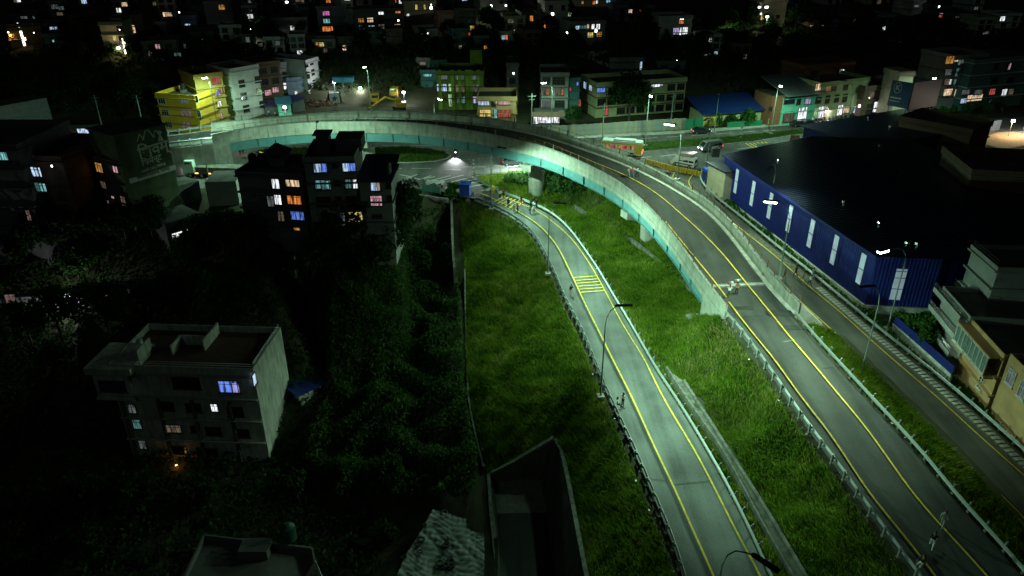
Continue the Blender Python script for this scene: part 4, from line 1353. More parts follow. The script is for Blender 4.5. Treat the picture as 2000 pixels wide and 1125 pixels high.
building('house', 'small teal house with a bright cyan window on the slope', (823, 172), (860, 171), None, 136, 7, W_TEA, 2, 0, [(835, 143, 'cyan', 2.0, 1.6)])
building('house', 'pale house with a dim rosy window above the small teal house', (815, 134), (840, 133), None, 112, 7, W_GRY, 1, 0, [(826, 122, 'rose', 1.6, 1.2)])
building('house', 'teal walled house with a row of small bulbs above the lime green house', (842, 134), (873, 133), None, 117, 7, W_TEA, 1, 0, [(858, 123, 'white', 1.6, .25, 'plain')])
building('apartment_house', 'lime green three storey house with lit windows and brown piers', (856, 214), (945, 214), ZJ, 138, 10, W_GRN, 3, 0,
         [(863, 171, 'cool', 2.3, 1.7), (880, 171, 'green', 1.1, 1.8, 'plain'), (881, 196, 'green', 1.2, 3.0, 'plain'), (898, 149, 'dim', 2.0, 1.6), (927, 149, 'dim', 2.0, 1.6), (899, 173, 'dimwarm', 2.2, 1.7), (927, 172, 'dim', 2.1, 1.8), (901, 195, 'teal', 2.0, 1.6), (927, 195, 'violet', 1.9, 1.6), (867, 149, 'dim', 1.6, 1.5)], trim=W_BRN, frame=M_FRAME)
lime = list(BLD.values())[-1]
mb = MB()
wl_ = (at(945, 214, ZJ) - at(856, 214, ZJ)).length
for fx in (.30, .455, .62, .70, .86, .03): mb.span(wl_ * fx, wl_ * fx + .75, -.12, -.002, 0, 9.6)
mb.build('pier_strip', mat('lime_paint', (.24, .38, .05), .8, 0, .15, 1), lime)
mb = MB(); mb.span(wl_ * .70, wl_ * .96, 5, 8.2, 10.3, 13.4); mb.build('stair_tower', W_GRN, lime)
building('shop_house', 'tan two storey shop house with a red curtained window beside the lime green house', (934, 246), (1008, 246), ZJ, 188, 9, W_TAN, 2, 0,
         [(945, 198, 'cool', 2.4, 1.7), (964, 198, 'dark', .9, 2.2), (968, 196, 'warm', .5, 1.4), (985, 198, 'pink', 2.6, 1.4), (948, 221, 'yellow', 2.5, 1.5), (968, 222, 'cyan', .6, 2.0), (985, 222, 'red', 2.7, 1.6)], trim=W_OCH)
building('house', 'dark brick house with bluish lit side wall above the tan shop house', (990, 205), (1012, 205), ZJ, 122, 9, W_DGR, 4, 1, [(1003, 143, 'lamp', .4, .4, 'plain')])
building('house', 'grey four storey house with two orange lit windows above the white shop', (1056, 232), (1108, 232), ZJ, 141, 10, W_GRY, 4, 0,
         [(1067, 179, 'dimwarm', 1.9, 1.5), (1070, 179, 'orange', .55, 1.4, 'plain'), (1093, 180, 'dimwarm', 1.9, 1.5), (1098, 180, 'orange', .55, 1.3, 'plain'), (1067, 203, 'dim', 1.9, 1.5), (1093, 203, 'dark', 2.2, 1.6), (1091, 158, 'dark', 2.8, 1.7), (1067, 158, 'dark', 1.8, 1.5)], trim=W_DGR)
building('annex_house', 'bluish rendered annex with a red light beside the grey four storey house', (1109, 230), (1130, 228), ZJ, 152, 9, W_TEA, 4, 0, [(1114, 174, 'red', .4, .8, 'plain'), (1128, 163, 'blue', .5, .9, 'plain'), (1132, 206, 'red', .5, 2.6, 'plain')])
ph = building('school_block', 'long pale green three storey block with blue lit corner rooms behind the broad tree', (1163, 230), (1334, 217), ZJ, 161, 10, W_PAL, 3, 9,
              [(1174, 173, 'blue', 1.9, 1.7), (1281, 163, 'white', 2.2, 1.6), (1265, 162, 'cool', .7, 1.2), (1292, 163, 'violet', .6, 1.2), (1183, 216, 'red', 1.2, 2.2, 'plain'), (1213, 165, 'dim', 1.0, .9), (1240, 163, 'cool', .5, .6)],
              sidelits=[(1143, 166, 'cool', 1.6, 1.7), (1154, 170, 'cool', 1.6, 1.7)], side=0, trim=W_BRN, win=(1.9, 1.6), parapet=1.1)
building('house', 'blank grey wall block behind the long pale green block', (1190, 150), (1254, 148), None, 112, 8, W_GRY, 2, 0, [(1252, 126, 'cool', .5, 2.6, 'plain')])
building('house', 'dark house with bulb behind the right end of the long block', (1282, 142), (1336, 140), None, 118, 8, W_DGR, 2, 2, [(1322, 118, 'lamp', .25, .25, 'plain')])

# --- shops on the right
building('house', 'roughly built red brick house left of the mint shop house', (1499, 246), (1526, 244), ZJ, 187, 7, M_BRICK, 3, 0, [(1505, 212, 'dark', .7, .9)], slabs=False, parapet=.1)
mint = building('shop_house', 'mint painted shop house under a sloping sheet roof', (1526, 246), (1592, 239), ZJ, 192, 8, W_MNT, 2, 0,
                [(1542, 196, 'dark', 2.8, 1.5, 'plain'), (1560, 197, 'dark', 1.0, 1.6), (1577, 198, 'violet', 1.6, 1.2), (1540, 228, 'dimwarm', 3.0, 2.2, 'plain'), (1567, 221, 'white', 2.4, 2.6)], parapet=.1)
mb = MB(); mb.hexa([(-1.2, -2.0, 7.0), (mint[4] + .5, -1.4, 6.9), (mint[4] + .5, 8.5, 9.6), (-1.2, 8.5, 9.6)], [(-1.2, -2.0, 7.12), (mint[4] + .5, -1.4, 7.02), (mint[4] + .5, 8.5, 9.72), (-1.2, 8.5, 9.72)]); mb.build('sheet_roof', M_CORR, mint[0])
big = building('shop_house', 'pale green three storey shop house over brightly lit shops on the right', (1590, 240), (1683, 226), ZJ, 161, 10, W_PAL, 3, 0,
               [(1598, 170, 'warm', 1.7, 1.5), (1618, 170, 'amber', 1.4, 1.8), (1629, 169, 'dark', 1.5, 1.8), (1652, 168, 'dark', 1.4, 1.7), (1598, 195, 'dark', 1.6, 1.5), (1616, 194, 'dark', 1.3, 1.7), (1634, 192, 'dark', 1.3, 1.7), (1650, 191, 'dark', 1.4, 1.8),
                (1594, 221, 'green', 1.6, 2.4), (1604, 219, 'white', 2.2, 2.6), (1612, 218, 'warm', .9, 2.3), (1640, 215, 'white', 1.6, 2.4), (1652, 214, 'warm', 2.0, 1.6), (1672, 213, 'cool', 1.9, 1.8)], tank=True)
building('house', 'brick sided house set back above the pale green shop house', (1562, 186), (1660, 176), 8.0, 127, 8, M_BRICK, 4, 0, [(1586, 146, 'dark', 1.2, 1.5), (1644, 143, 'white', 1.2, 1.8), (1641, 142, 'cool', .6, 1.5)], below=5)
building('shop_house', 'dark shop house with a bright white shop front left of the blue billboard', (1678, 232), (1768, 222), ZJ, 168, 9, W_BRN, 3, 3, [(1702, 186, 'rose', 1.5, 1.3), (1722, 183, 'pink', 1.2, 1.3), (1716, 208, 'white', 3.2, 2.4), (1735, 206, 'warm', 2.2, 2.0), (1697, 213, 'dark', 1.4, 2.4), (1697, 192, 'strip', .5, .5, 'plain'), (1678, 207, 'lamp', .6, .6, 'plain')], trim=W_DGR)
building('roof_room', 'small cream room standing up behind the blue billboard', (1744, 205), (1772, 203), 8.0, 140, 5, W_CRM, 2, 0, below=4)
building('apartment_house', 'four storey house with a warm lit top balcony on the far right', (1838, 214), (1902, 208), ZJ, 108, 10, W_GRY, 4, 0,
         [(1855, 117, 'amber', 2.3, 1.7), (1868, 115, 'warm', 1.2, 1.3), (1874, 119, 'teal', .8, 1.8, 'plain'), (1887, 116, 'dimwarm', 2.8, 1.7, 'plain'), (1896, 143, 'white', 2.0, 1.5), (1869, 141, 'teal', .8, 1.9, 'plain'), (1852, 141, 'dim', 2.0, 1.4), (1849, 160, 'rose', 1.5, 1.4), (1856, 160, 'white', .6, 1.3), (1864, 161, 'teal', .7, 1.5, 'plain'), (1851, 180, 'warm', 2.6, 1.6), (1866, 181, 'warm', .6, 1.7)], trim=W_DGR)
building('apartment_house', 'white and teal house with rows of three dark windows over a lit shop', (1876, 217), (1990, 205), ZJ, 116, 10, W_TEA, 4, 0,
         [(1946, 130, 'dark', 1.6, 1.6), (1971, 130, 'pink', .8, 1.5), (1966, 131, 'dark', 1.0, 1.5), (1941, 158, 'dark', 2.0, 1.4), (1973, 158, 'dark', 2.0, 1.4), (1938, 179, 'red', 1.9, 1.4), (1961, 180, 'white', 1.6, 1.5), (1974, 179, 'dimwarm', 1.6, 1.4), (1886, 180, 'dim', 2.6, 1.1), (1910, 180, 'dim', 2.6, 1.1), (1903, 191, 'warm', 5.0, 1.5), (1882, 197, 'cool', 2.0, 1.1), (1933, 200, 'blue', 1.0, 1.4)], trim=W_WHI)

# --- houses on the dark slope behind (top of the picture)
SL = 'houses on the dark slope'
slope = [
    ('long orange house behind a glowing stair strip at the far left', (24, 95), (88, 90), 55, W_ORG, 2, 1, [(44, 74, 'strip', .5, 5.2, 'plain'), (48, 76, 'strip', .6, .7, 'plain'), (16, 63, 'lamp', .35, .35, 'plain'), (66, 64, 'lamp', .25, .25, 'plain')]),
    ('dim grey house with a tiny teal light beside the long orange house', (92, 98), (150, 95), 66, W_GRY, 2, 2, [(104, 80, 'cyan', .4, .5, 'plain')]),
    ('flat roofed house with one pale lit window at its right end, upper left', (72, 68), (118, 66), 46, W_DGR, 1, 2, [(105, 57, 'cool', 1.8, 1.2)]),
    ('dark house with a row of tiny lights at the far upper left', (28, 46), (76, 44), 26, W_DGR, 1, 0, [(47, 33, 'dim', 1.8, 1.0), (35, 46, 'lamp', .4, .3, 'plain'), (66, 33, 'dim', .5, 1.0)]),
    ('long low house with a plank front on the upper left slope', (140, 52), (208, 48), 28, W_BRN, 2, 3, [(119, 16, 'dim', 1.4, .9)]),
    ('cream house with a glowing stair strip half hidden by a tree', (208, 108), (250, 106), 43, W_CRM, 3, 0, [(234, 56, 'dark', 1.3, 1.2), (234, 58, 'lamp', .3, .3, 'plain'), (224, 74, 'yellow', .8, 1.4), (238, 74, 'dark', 1.4, 1.4), (243, 93, 'strip', .4, 4.6, 'plain'), (242, 84, 'strip', .6, .5, 'plain')]),
    ('dark brown house with one warm striped window near the cream house', (251, 84), (286, 82), 30, W_BRN, 3, 0, [(256, 57, 'warm', 1.9, 1.9), (291, 75, 'white', .5, .6)]),
    ('dark house with red and cyan lit windows low on the left slope', (286, 126), (352, 122), 80, W_DGR, 3, 2, [(308, 91, 'pink', 1.0, 1.1), (295, 104, 'rose', 1.2, 1.3), (313, 107, 'cool', 1.1, .9), (312, 116, 'blue', 1.6, .6), (347, 107, 'teal', 1.5, .9), (361, 90, 'dim', .4, 1.0)]),
    ('pale gabled house wall on the left slope', (306, 72), (328, 71), 42, W_GRY, 2, 0, [(350, 24, 'lamp', .35, .35, 'plain')]),
    ('grey house with a small lit court on the left slope', (355, 50), (384, 49), 30, W_BLU, 1, 0, [(366, 48, 'cool', 1.4, .4, 'plain')]),
    ('low dark house with a single square white window', (376, 92), (420, 90), 62, W_DGR, 2, 0, [(395, 74, 'white', .8, .8, 'plain')]),
    ('dark terraced house with one amber window at the top left centre', (405, 48), (458, 46), 2, W_DGR, 3, 0, [(433, 14, 'amber', 1.6, 1.3), (487, 3, 'dim', .7, .7)]),
    ('dim house with an orange window left of the steep lit stairs', (498, 68), (530, 66), 48, W_GRY, 1, 0, [(508, 60, 'amber', 1.4, .8)]),
    ('dark house with a bright white window below the pale roof terrace', (536, 66), (602, 64), 34, W_DGR, 2, 0, [(574, 56, 'white', 1.9, 1.5), (588, 55, 'dim', .5, 1.0)]),
    ('pale house with a bright lamp on its roof terrace', (548, 32), (592, 31), 12, W_CRM, 1, 0, [(560, 4, 'lamp', .8, .5, 'plain'), (546, 12, 'lamp', .35, .35, 'plain'), (565, 26, 'dimwarm', 1.8, 1.0)]),
    ('teal house wall in the upper centre left', (590, 50), (606, 49), 14, W_TEA, 3, 0, []),
    ('plum grey house with magenta, blue and orange windows one above the other', (624, 68), (676, 66), 12, W_PLUM, 3, 0, [(637, 26, 'magenta', 1.8, 1.1), (638, 41, 'cyan', 1.7, 1.1), (638, 56, 'orange', 2.2, 1.4), (648, 55, 'orange', .6, 1.3, 'plain')]),
    ('pale narrow house with dark recesses right of the plum grey house', (672, 60), (694, 58), -8, W_WHI, 4, 0, [(681, 12, 'dark', 1.1, 1.0), (679, -1, 'white', 1.4, .5, 'plain')]),
    ('pale upper house with a balcony at the top edge of the centre', (700, 26), (728, 25), -12, W_WHI, 2, 0, [(714, 4, 'dark', 1.2, 1.0)]),
    ('wide dark house with four lit windows in two rows', (696, 68), (790, 64), 18, W_DGR, 3, 0, [(705, 40, 'amber', 1.5, 1.0), (723, 39, 'warm', 1.6, 1.2), (707, 54, 'teal', 1.6, 1.2), (726, 54, 'cyan', 1.6, 1.2), (744, 24, 'white', 1.4, 1.2), (745, 52, 'dimwarm', 1.7, 1.2), (776, 52, 'warm', 1.7, 1.3), (778, 40, 'lamp', .4, .4, 'plain'), (745, 38, 'dark', 1.6, 1.2), (767, 20, 'lamp', .5, .4, 'plain'), (777, 22, 'orange', 1.4, 1.0)]),
    ('low shed with a dim row of glass under the wide dark house', (736, 80), (782, 78), 66, W_DGR, 1, 0, [(740, 70, 'dim', .8, 1.0), (755, 70, 'dim', 3.2, .9), (770, 70, 'dim', 1.6, .8)]),
    ('upper house with a bright white pair of windows at the top edge', (760, 10), (812, 9), -30, W_CRM, 2, 0, [(784, 3, 'white', 1.5, 1.2), (801, 1, 'white', .9, .9), (773, 2, 'red', .4, .9, 'plain')]),
    ('cream house with tall warm windows and a bright wall lamp', (790, 32), (852, 30), 2, W_CRM, 2, 0, [(813, 14, 'yellow', .6, 1.4), (829, 14, 'yellow', .5, 1.4), (842, 16, 'lamp', .7, .9, 'plain'), (842, 9, 'lamp', .3, .3, 'plain'), (797, 30, 'white', .9, .9)]),
    ('low white garden house with a wall lamp below the pink house', (820, 78), (884, 74), 57, W_WHI, 1, 0, [(834, 66, 'lamp', .6, .7, 'plain'), (825, 64, 'warm', .8, .7)]),
    ('pink and white three storey house with balconies and an orange bulb', (857, 75), (890, 73), 20, W_PNK, 3, 0, [(865, 33, 'dark', .9, 1.2), (875, 33, 'dark', .8, 1.2), (863, 48, 'dark', 1.1, 1.2), (875, 48, 'dark', .9, 1.4), (886, 48, 'dim', .8, 1.1), (875, 54, 'bulbwarm', .35, .35, 'plain')]),
    ('dark tall house with white and orange slots right of the pink house', (891, 78), (930, 76), 16, W_DGR, 4, 2, [(920, 55, 'yellow', .5, 1.4), (925, 55, 'orange', .5, 1.3), (915, 67, 'orange', .8, .8), (938, 68, 'orange', .6, 1.0)]),
    ('white house at the top edge right of the dark tall house', (938, 26), (990, 24), -14, W_WHI, 3, 0, [(948, 19, 'teal', .8, 1.0), (962, 19, 'teal', .8, 1.0), (979, 3, 'dark', 1.1, .9), (988, 11, 'lamp', .5, .5, 'plain')]),
    ('dark house with orange door glow left of the round fronted white house', (1020, 60), (1048, 59), 24, W_DGR, 2, 0, [(1038, 36, 'orange', .9, 1.4), (1005, 52, 'bulbwarm', .25, .25, 'plain'), (1015, 39, 'amber', .4, .4)]),
    ('white house with a hanging lamp on its wall and a green lit terrace', (1064, 56), (1108, 54), 2, W_WHI, 3, 0, [(1079, 27, 'lamp', .7, .9, 'plain'), (1100, 15, 'dark', 1.0, 1.2), (1076, 15, 'dark', 1.0, 1.2), (1064, 48, 'orange', .5, 1.8, 'plain')]),
    ('small house with a glaring green white doorway beside the white house', (1108, 38), (1124, 37), 18, W_OLV, 1, 0, [(1113, 26, 'green', 1.1, 1.6, 'plain'), (1116, 24, 'lamp', .4, .9, 'plain')]),
    ('row of low houses with warm lights at the top edge', (1124, 13), (1190, 12), -6, W_CRM, 1, 0, [(1138, 5, 'amber', .6, .8), (1160, 5, 'orange', .8, 1.0), (1166, 4, 'white', .6, .9), (1188, 2, 'cyan', 1.3, 1.0)]),
    ('two storey house with a green awning terrace and lit kitchen', (1112, 96), (1180, 92), 42, W_GRY, 2, 0, [(1128, 54, 'cool', 1.2, .9, 'plain'), (1139, 53, 'teal', 2.0, .8, 'plain'), (1148, 51, 'warm', .6, 1.1), (1158, 52, 'white', .8, 1.2), (1168, 52, 'white', 1.0, 1.3), (1164, 60, 'lamp', .6, .9, 'plain'), (1153, 68, 'yellow', 1.6, 1.2), (1170, 67, 'amber', 1.5, 1.2), (1107, 64, 'lamp', .5, .5, 'plain'), (1117, 73, 'lamp', .3, .3, 'plain')]),
    ('blue house side in shade at the top edge', (1202, 22), (1238, 21), -8, W_BLU, 3, 1, []),
    ('white villa with bright balcony lights standing alone in the trees', (1284, 78), (1348, 76), 31, W_WHI, 3, 0, [(1331, 41, 'orange', 1.4, 1.4), (1332, 37, 'lamp', 1.0, .4, 'plain'), (1320, 61, 'violet', 1.6, 1.7), (1329, 61, 'white', .5, 1.9, 'plain'), (1338, 60, 'white', 1.4, 1.8), (1334, 79, 'dim', 2.6, 1.2)]),
    ('lemon lit corner house with open galleries near the bend of the lane', (1486, 54), (1530, 52), 0, W_CRM, 3, 0, [(1483, 14, 'lamp', .8, .4, 'plain'), (1497, 14, 'lamp', 1.1, .5, 'plain'), (1489, 34, 'yellow', 1.0, 1.4, 'plain'), (1486, 27, 'lamp', .4, .4, 'plain'), (1498, 34, 'dark', 1.3, 1.0), (1519, 33, 'dark', 1.1, 1.0), (1497, 50, 'dim', 2.4, 1.2, 'plain'), (1519, 4, 'pink', .5, .8)]),
    ('long low orange lit eatery alone on the dark right slope', (1578, 54), (1616, 53), 43, W_ORG, 1, 0, [(1587, 49, 'yellow', 1.6, .8), (1596, 49, 'orange', 1.2, 1.1, 'plain'), (1606, 49, 'yellow', 1.6, .8)]),
    ('small pale house with a white light next to the orange eatery', (1617, 54), (1636, 53), 39, W_BLU, 1, 0, [(1629, 43, 'lamp', .7, .5, 'plain')]),
    ('pale house with stairs on the upper right slope', (1778, 32), (1800, 31), -2, W_WHI, 2, 0, [(1797, 34, 'lamp', .35, .35, 'plain'), (1790, 12, 'dim', 1.6, .5, 'plain')]),
    ('small teal house with a red arched door and two bulbs on the upper right', (1830, 38), (1852, 37), 12, W_TEA, 2, 0, [(1837, 30, 'red', 1.2, 1.3, 'plain'), (1838, 27, 'cool', 1.3, .4, 'plain'), (1838, 19, 'dark', 1.1, .8), (1834, 13, 'lamp', .5, .5, 'plain'), (1854, 13, 'lamp', .3, .3, 'plain')]),
    ('white house with terracotta eaves on the upper right', (1894, 22), (1918, 21), -10, W_WHI, 2, 0, [(1910, 3, 'dark', 1.4, .8), (1906, 16, 'dim', 1.3, .8)]),
    ('dim house with a pink window on the upper right slope', (1862, 40), (1884, 39), 26, W_DGR, 1, 0, [(1870, 32, 'rose', 1.2, .8)]),
]
for lb, bl, br, ty, wm, fl, cl_, lits in slope:
    building('hillside_house', lb, bl, br, None, ty, 8, wm, fl, cl_, lits, group=SL, parapet=.7, win=(1.4, 1.2), below=6, trim=None)

cn = {'grey': W_GRY, 'dark': W_DGR, 'brown': W_BRN, 'cream': W_CRM, 'pale': W_WHI, 'bluish': W_BLU, 'teal': W_TEA}
ln_ = ('white', 'warm', 'amber', 'cool', 'white', 'orange', 'yellow', 'dimwarm', 'dim', 'dimwarm', 'dim')
rr = random.Random(11)
spots = [(x, y) for y, x0, x1, st in ((30, 10, 480, 44), (8, 20, 1250, 46), (88, 400, 480, 40), (104, 430, 620, 44), (48, 400, 520, 40), (96, 620, 800, 48), (98, 880, 1060, 46), (66, 980, 1050, 36), (40, 1200, 1300, 42), (14, 1540, 1990, 75), (60, 1660, 1760, 60), (70, 1900, 2000, 50), (112, 1380, 1490, 55)) for x in range(x0, x1, st)]
for x, y in spots:
    x += rr.uniform(-10, 10); y += rr.uniform(-5, 5)
    wpx = rr.uniform(26, 42); hpx = rr.uniform(26, 44)
    if any(bl[0] - wpx * .6 < x < br[0] + wpx * .3 and ty - 4 < y < bl[1] + 14 for _, bl, br, ty, *_r in slope): continue
    nf = 2 if hpx < 34 else 3
    c = rr.choice(list(cn)); lits = []; names = []
    for _ in range(rr.choice((0, 1, 1, 2, 2, 3))):
        m = rr.choice(ln_); names.append(m)
        lits.append((x + rr.uniform(5, wpx - 5), y - hpx * (rr.randrange(nf) + .45) / (nf + .3), m, rr.uniform(.8, 1.7), rr.uniform(.9, 1.3)))
    w_txt = ('with ' + ', '.join(sorted({'dimwarm': 'faint', 'dim': 'grey', 'cool': 'bluish'}.get(n_, n_) for n_ in names)) + ' lit windows') if names else 'without any lit window'
    where = 'at the upper left' if x < 480 else 'at the top centre' if x < 1000 else 'at the top right of centre' if x < 1400 else 'at the upper right'
    building('hillside_house', '%s %d storey house %s %s' % (c, nf, w_txt, where), (x, y), (x + wpx, y - 1.5), None, y - hpx, 7, cn[c], nf, 2, lits, group=SL, parapet=.6, win=(1.3, 1.1), below=6)

# --- dark row houses on the near side of the junction
building('row_house', 'dark row house with five lit windows and roof tanks in front of the flyover', (484, 462), (606, 470), ZJ, 333, 9, W_DGR, 4, 0,
         [(538, 355, 'white', 1.1, 2.0), (571, 353, 'warm', 2.0, 1.7), (529, 393, 'dim', 1.0, 1.6), (543, 389, 'white', 1.0, 1.6), (575, 389, 'orange', 2.1, 1.5), (549, 422, 'dimwarm', .9, 1.5), (581, 419, 'blue', 2.0, 1.6), (580, 447, 'amber', 1.0, .4, 'plain')], trim=W_DGR, tank=True, parapet=.7)
rh = building('row_house', 'tall grey row house with blue, teal and yellow lit windows in front of the flyover', (614, 472), (706, 470), ZJ, 306, 9, W_GRY, 4, 0,
              [(620, 327, 'cool', 1.0, 1.4, 'plain'), (631, 327, 'blue', 1.0, 1.3, 'plain'), (676, 325, 'cool', 1.0, 1.4, 'plain'), (687, 325, 'blue', 1.0, 1.3, 'plain'), (654, 322, 'dark', .7, .7), (631, 361, 'teal', 2.1, 1.4), (622, 360, 'cyan', .5, 1.2, 'plain'), (639, 361, 'cyan', .4, 1.2, 'plain'), (658, 357, 'dark', .7, .7), (681, 359, 'teal', .9, 1.3), (694, 359, 'white', .6, 1.3),
               (632, 394, 'dark', 2.0, 1.4), (661, 388, 'dark', .8, .6), (690, 392, 'dark', 2.0, 1.4), (641, 425, 'dark', 1.8, 1.4), (670, 428, 'dim', .6, 2.0, 'plain'), (694, 423, 'yellow', 2.0, 1.5)], trim=W_DGR, parapet=.8, below=4)
mb = MB()
mb.span(1.2, 3.0, 4, 6.2, rh[5] - .78, rh[5] + 1.9); mb.span(.8, 3.3, 3.7, 6.6, rh[5] + 1.9, rh[5] + 2.1); mb.span(3.8, 7.6, 4.5, 8.9, rh[5] - .7, rh[5] + 1.2)
mb.build('roof_room', W_DGR, rh[0])
an = building('row_house', 'low end house with a blue sheet roof and a rosy lit window', (712, 470), (772, 470), ZJ, 352, 8, W_GRY, 3, 0,
              [(733, 363, 'cool', 1.3, 1.4), (740, 364, 'amber', .4, 1.2, 'plain'), (735, 392, 'pink', 1.6, 1.5), (759, 362, 'dark', .6, .8), (761, 387, 'dark', .6, .7), (737, 422, 'dark', 1.4, .5)], trim=W_DGR, parapet=.1, below=4)
mb = MB()
M_BROOF = mat('blue_sheet_roof', (.03, .05, .13), .35, .3, .25, 1.5, .5)
w_, h_ = an[4], an[5]
for i in range(18):
    x0 = -.3 + (w_ + .6) * i / 18; x1 = -.3 + (w_ + .6) * (i + .55) / 18; x2 = -.3 + (w_ + .6) * (i + 1) / 18
    mb.hexa([(x0, -.6, h_ - .05), (x1, -.6, h_ - .05), (x1, 8.4, h_ + 1.3), (x0, 8.4, h_ + 1.3)], [(x0, -.6, h_ + .02), (x1, -.6, h_ + .02), (x1, 8.4, h_ + 1.37), (x0, 8.4, h_ + 1.37)])
    mb.hexa([(x1, -.6, h_ - .05), (x2, -.6, h_ - .05), (x2, 8.4, h_ + 1.3), (x1, 8.4, h_ + 1.3)], [(x1, -.6, h_ - .01), (x2, -.6, h_ - .01), (x2, 8.4, h_ + 1.34), (x1, 8.4, h_ + 1.34)])
mb.build('sheet_roof', M_BROOF, an[0])
tk = empty('water_tank', an[1] + an[2] * (w_ * .82) - an[3] * 2 + Vector((0, 0, h_ + .3)), 0, 'dark water tank on the blue sheet roof of the low end house', 'water tank')
mb = MB(); mb.cyl((0, 0, .9), .7, 1.7, 16); mb.tube([(0, 0, 1.75), (0, 0, 2.0)], [.66, .25], 16); mb.build('tank_body', M_TANK, tk)
for i, (px, lb) in enumerate(((491, 'dark water tank at the left end of the dark row house roof'), (508, 'rounded water tank second from the left on the dark row house roof'), (588, 'low dark water tank near the right end of the dark row house roof'))):
    t_ = empty('water_tank', Vector((at(px, 333, 13.6).x, at(484, 462, ZJ).y + 3.5, zat(333, at(484, 462, ZJ).y) - .6)), 0, lb, 'water tank')
    mb = MB(); mb.cyl((0, 0, .95), .6 - .1 * (i == 2), 1.9 - .5 * (i == 2), 14); mb.tube([(0, 0, 1.9 - .25 * (i == 2)), (0, 0, 2.1 - .25 * (i == 2))], [.55, .2], 14); mb.build('tank_body', M_TANK, t_)
# pagoda roofed shrine on the dark row house
sh = empty('roof_shrine', at(531, 330, ZJ + 9.5), 0, 'small pagoda roofed shrine on the roof of the dark row house', 'shrine')
sh.location = Vector((at(545, 466, ZJ).x, at(545, 466, ZJ).y + 5, zat(333, at(484, 462, ZJ).y) - .5))
mb = MB(); mb.box((0, 0, 1.0), (2.2, 2.0, 2.0)); mb.build('shrine_wall', W_DGR, sh)
mb = MB(); mb.hexa([(-1.9, -1.7, 2.0), (1.9, -1.7, 2.0), (1.9, 1.7, 2.0), (-1.9, 1.7, 2.0)], [(-.25, -.2, 3.3), (.25, -.2, 3.3), (.25, .2, 3.3), (-.25, .2, 3.3)]); mb.tube([(0, 0, 3.3), (0, 0, 4.0)], [.12, .03], 8); mb.build('shrine_roof', M_ROOF, sh)

# --- house with the painted gable, left
sg = building('painted_house', 'dark three storey house whose long side wall carries a painted cement advertisement', (190, 414), (264, 436), ZJ, 299, 2.0, W_DGR, 3, 0,
              [(194, 327, 'amber', 1.7, 1.5), (227, 327, 'pink', 1.7, 1.7), (202, 359, 'rose', 1.3, 1.4), (243, 393, 'rose', 1.5, 1.6), (212, 394, 'rose', .5, 1.3), (221, 385, 'pink', .7, .4, 'plain')], trim=W_DGR, parapet=.5, below=4)
# gable wall: plane along depth on the right side
o_, P0, u, nrm, w_, H_ = sg
q0 = at(264, 437, ZJ)
dirv = (at(357, 406, ZJ) - q0); dirv.z = 0
GLn = dirv.length; dirv.normalize()
zt_l, zt_r = zat(262, q0.y), zat(244, (q0 + dirv * GLn).y)
gm = empty('billboard_wall', q0, math.atan2(dirv.y, dirv.x), 'large dark green side wall painted with a Nepali cement advertisement', 'painted wall')
W_SIGN = mat('faded_green_sign_paint', (.10, .14, .075), .9, 0, .4, .5, .2, .1)
h0, h1 = zt_l - ZJ - .3, zt_r - ZJ
mb = MB(); mb.hexa([(0, 0, -3), (GLn, 0, -3), (GLn, 7, -3), (0, 7, -3)], [(0, 0, h0), (GLn, 0, h1), (GLn, 7, h1), (0, 7, h0)]); mb.build('wall', W_SIGN, gm)
mb = MB(); mb.hexa([(-.3, -.35, h0), (GLn + .3, -.35, h1), (GLn + .3, 7.3, h1), (-.3, 7.3, h0)], [(-.3, -.35, h0 + .2), (GLn + .3, -.35, h1 + .2), (GLn + .3, 7.3, h1 + .2), (-.3, 7.3, h0 + .2)]); mb.build('roof_slab', M_ROOF, gm)
M_SIGNW = mat('faded_white_lettering', (.72, .72, .62), .9, 0, .4, 1.5)


def text(body, size, x, y, z, parent, m, rz=0.0, shear=0.0, ext=.015):
    c = bpy.data.curves.new('lettering', 'FONT')
    c.body = body; c.size = size; c.align_x = 'CENTER'; c.align_y = 'CENTER'; c.extrude = ext; c.offset = size * .022
    t_ = bpy.data.objects.new('lettering', c); col.objects.link(t_)
    dg = bpy.context.evaluated_depsgraph_get()
    me = bpy.data.meshes.new_from_object(t_.evaluated_get(dg))
    bpy.data.objects.remove(t_); bpy.data.curves.remove(c)
    me.materials.clear(); me.materials.append(m)
    for v in me.vertices:
        vx, vy, vz = v.co
        v.co = (vx, -vz, vy + shear * vx)
    o2 = link('lettering', me, parent, (x, y, z), rz)
    return o2




def on_wall(px, py):
    """local (x, z) on the gable for a photograph pixel"""
    n_ = Vector((dirv.y, -dirv.x, 0))
    d = ray(px, py)
    t = (q0 - Vector((0, 0, CAMH))).dot(n_) / d.dot(n_)
    X = Vector((0, 0, CAMH)) + d * t - q0
    return X.dot(dirv), X.z


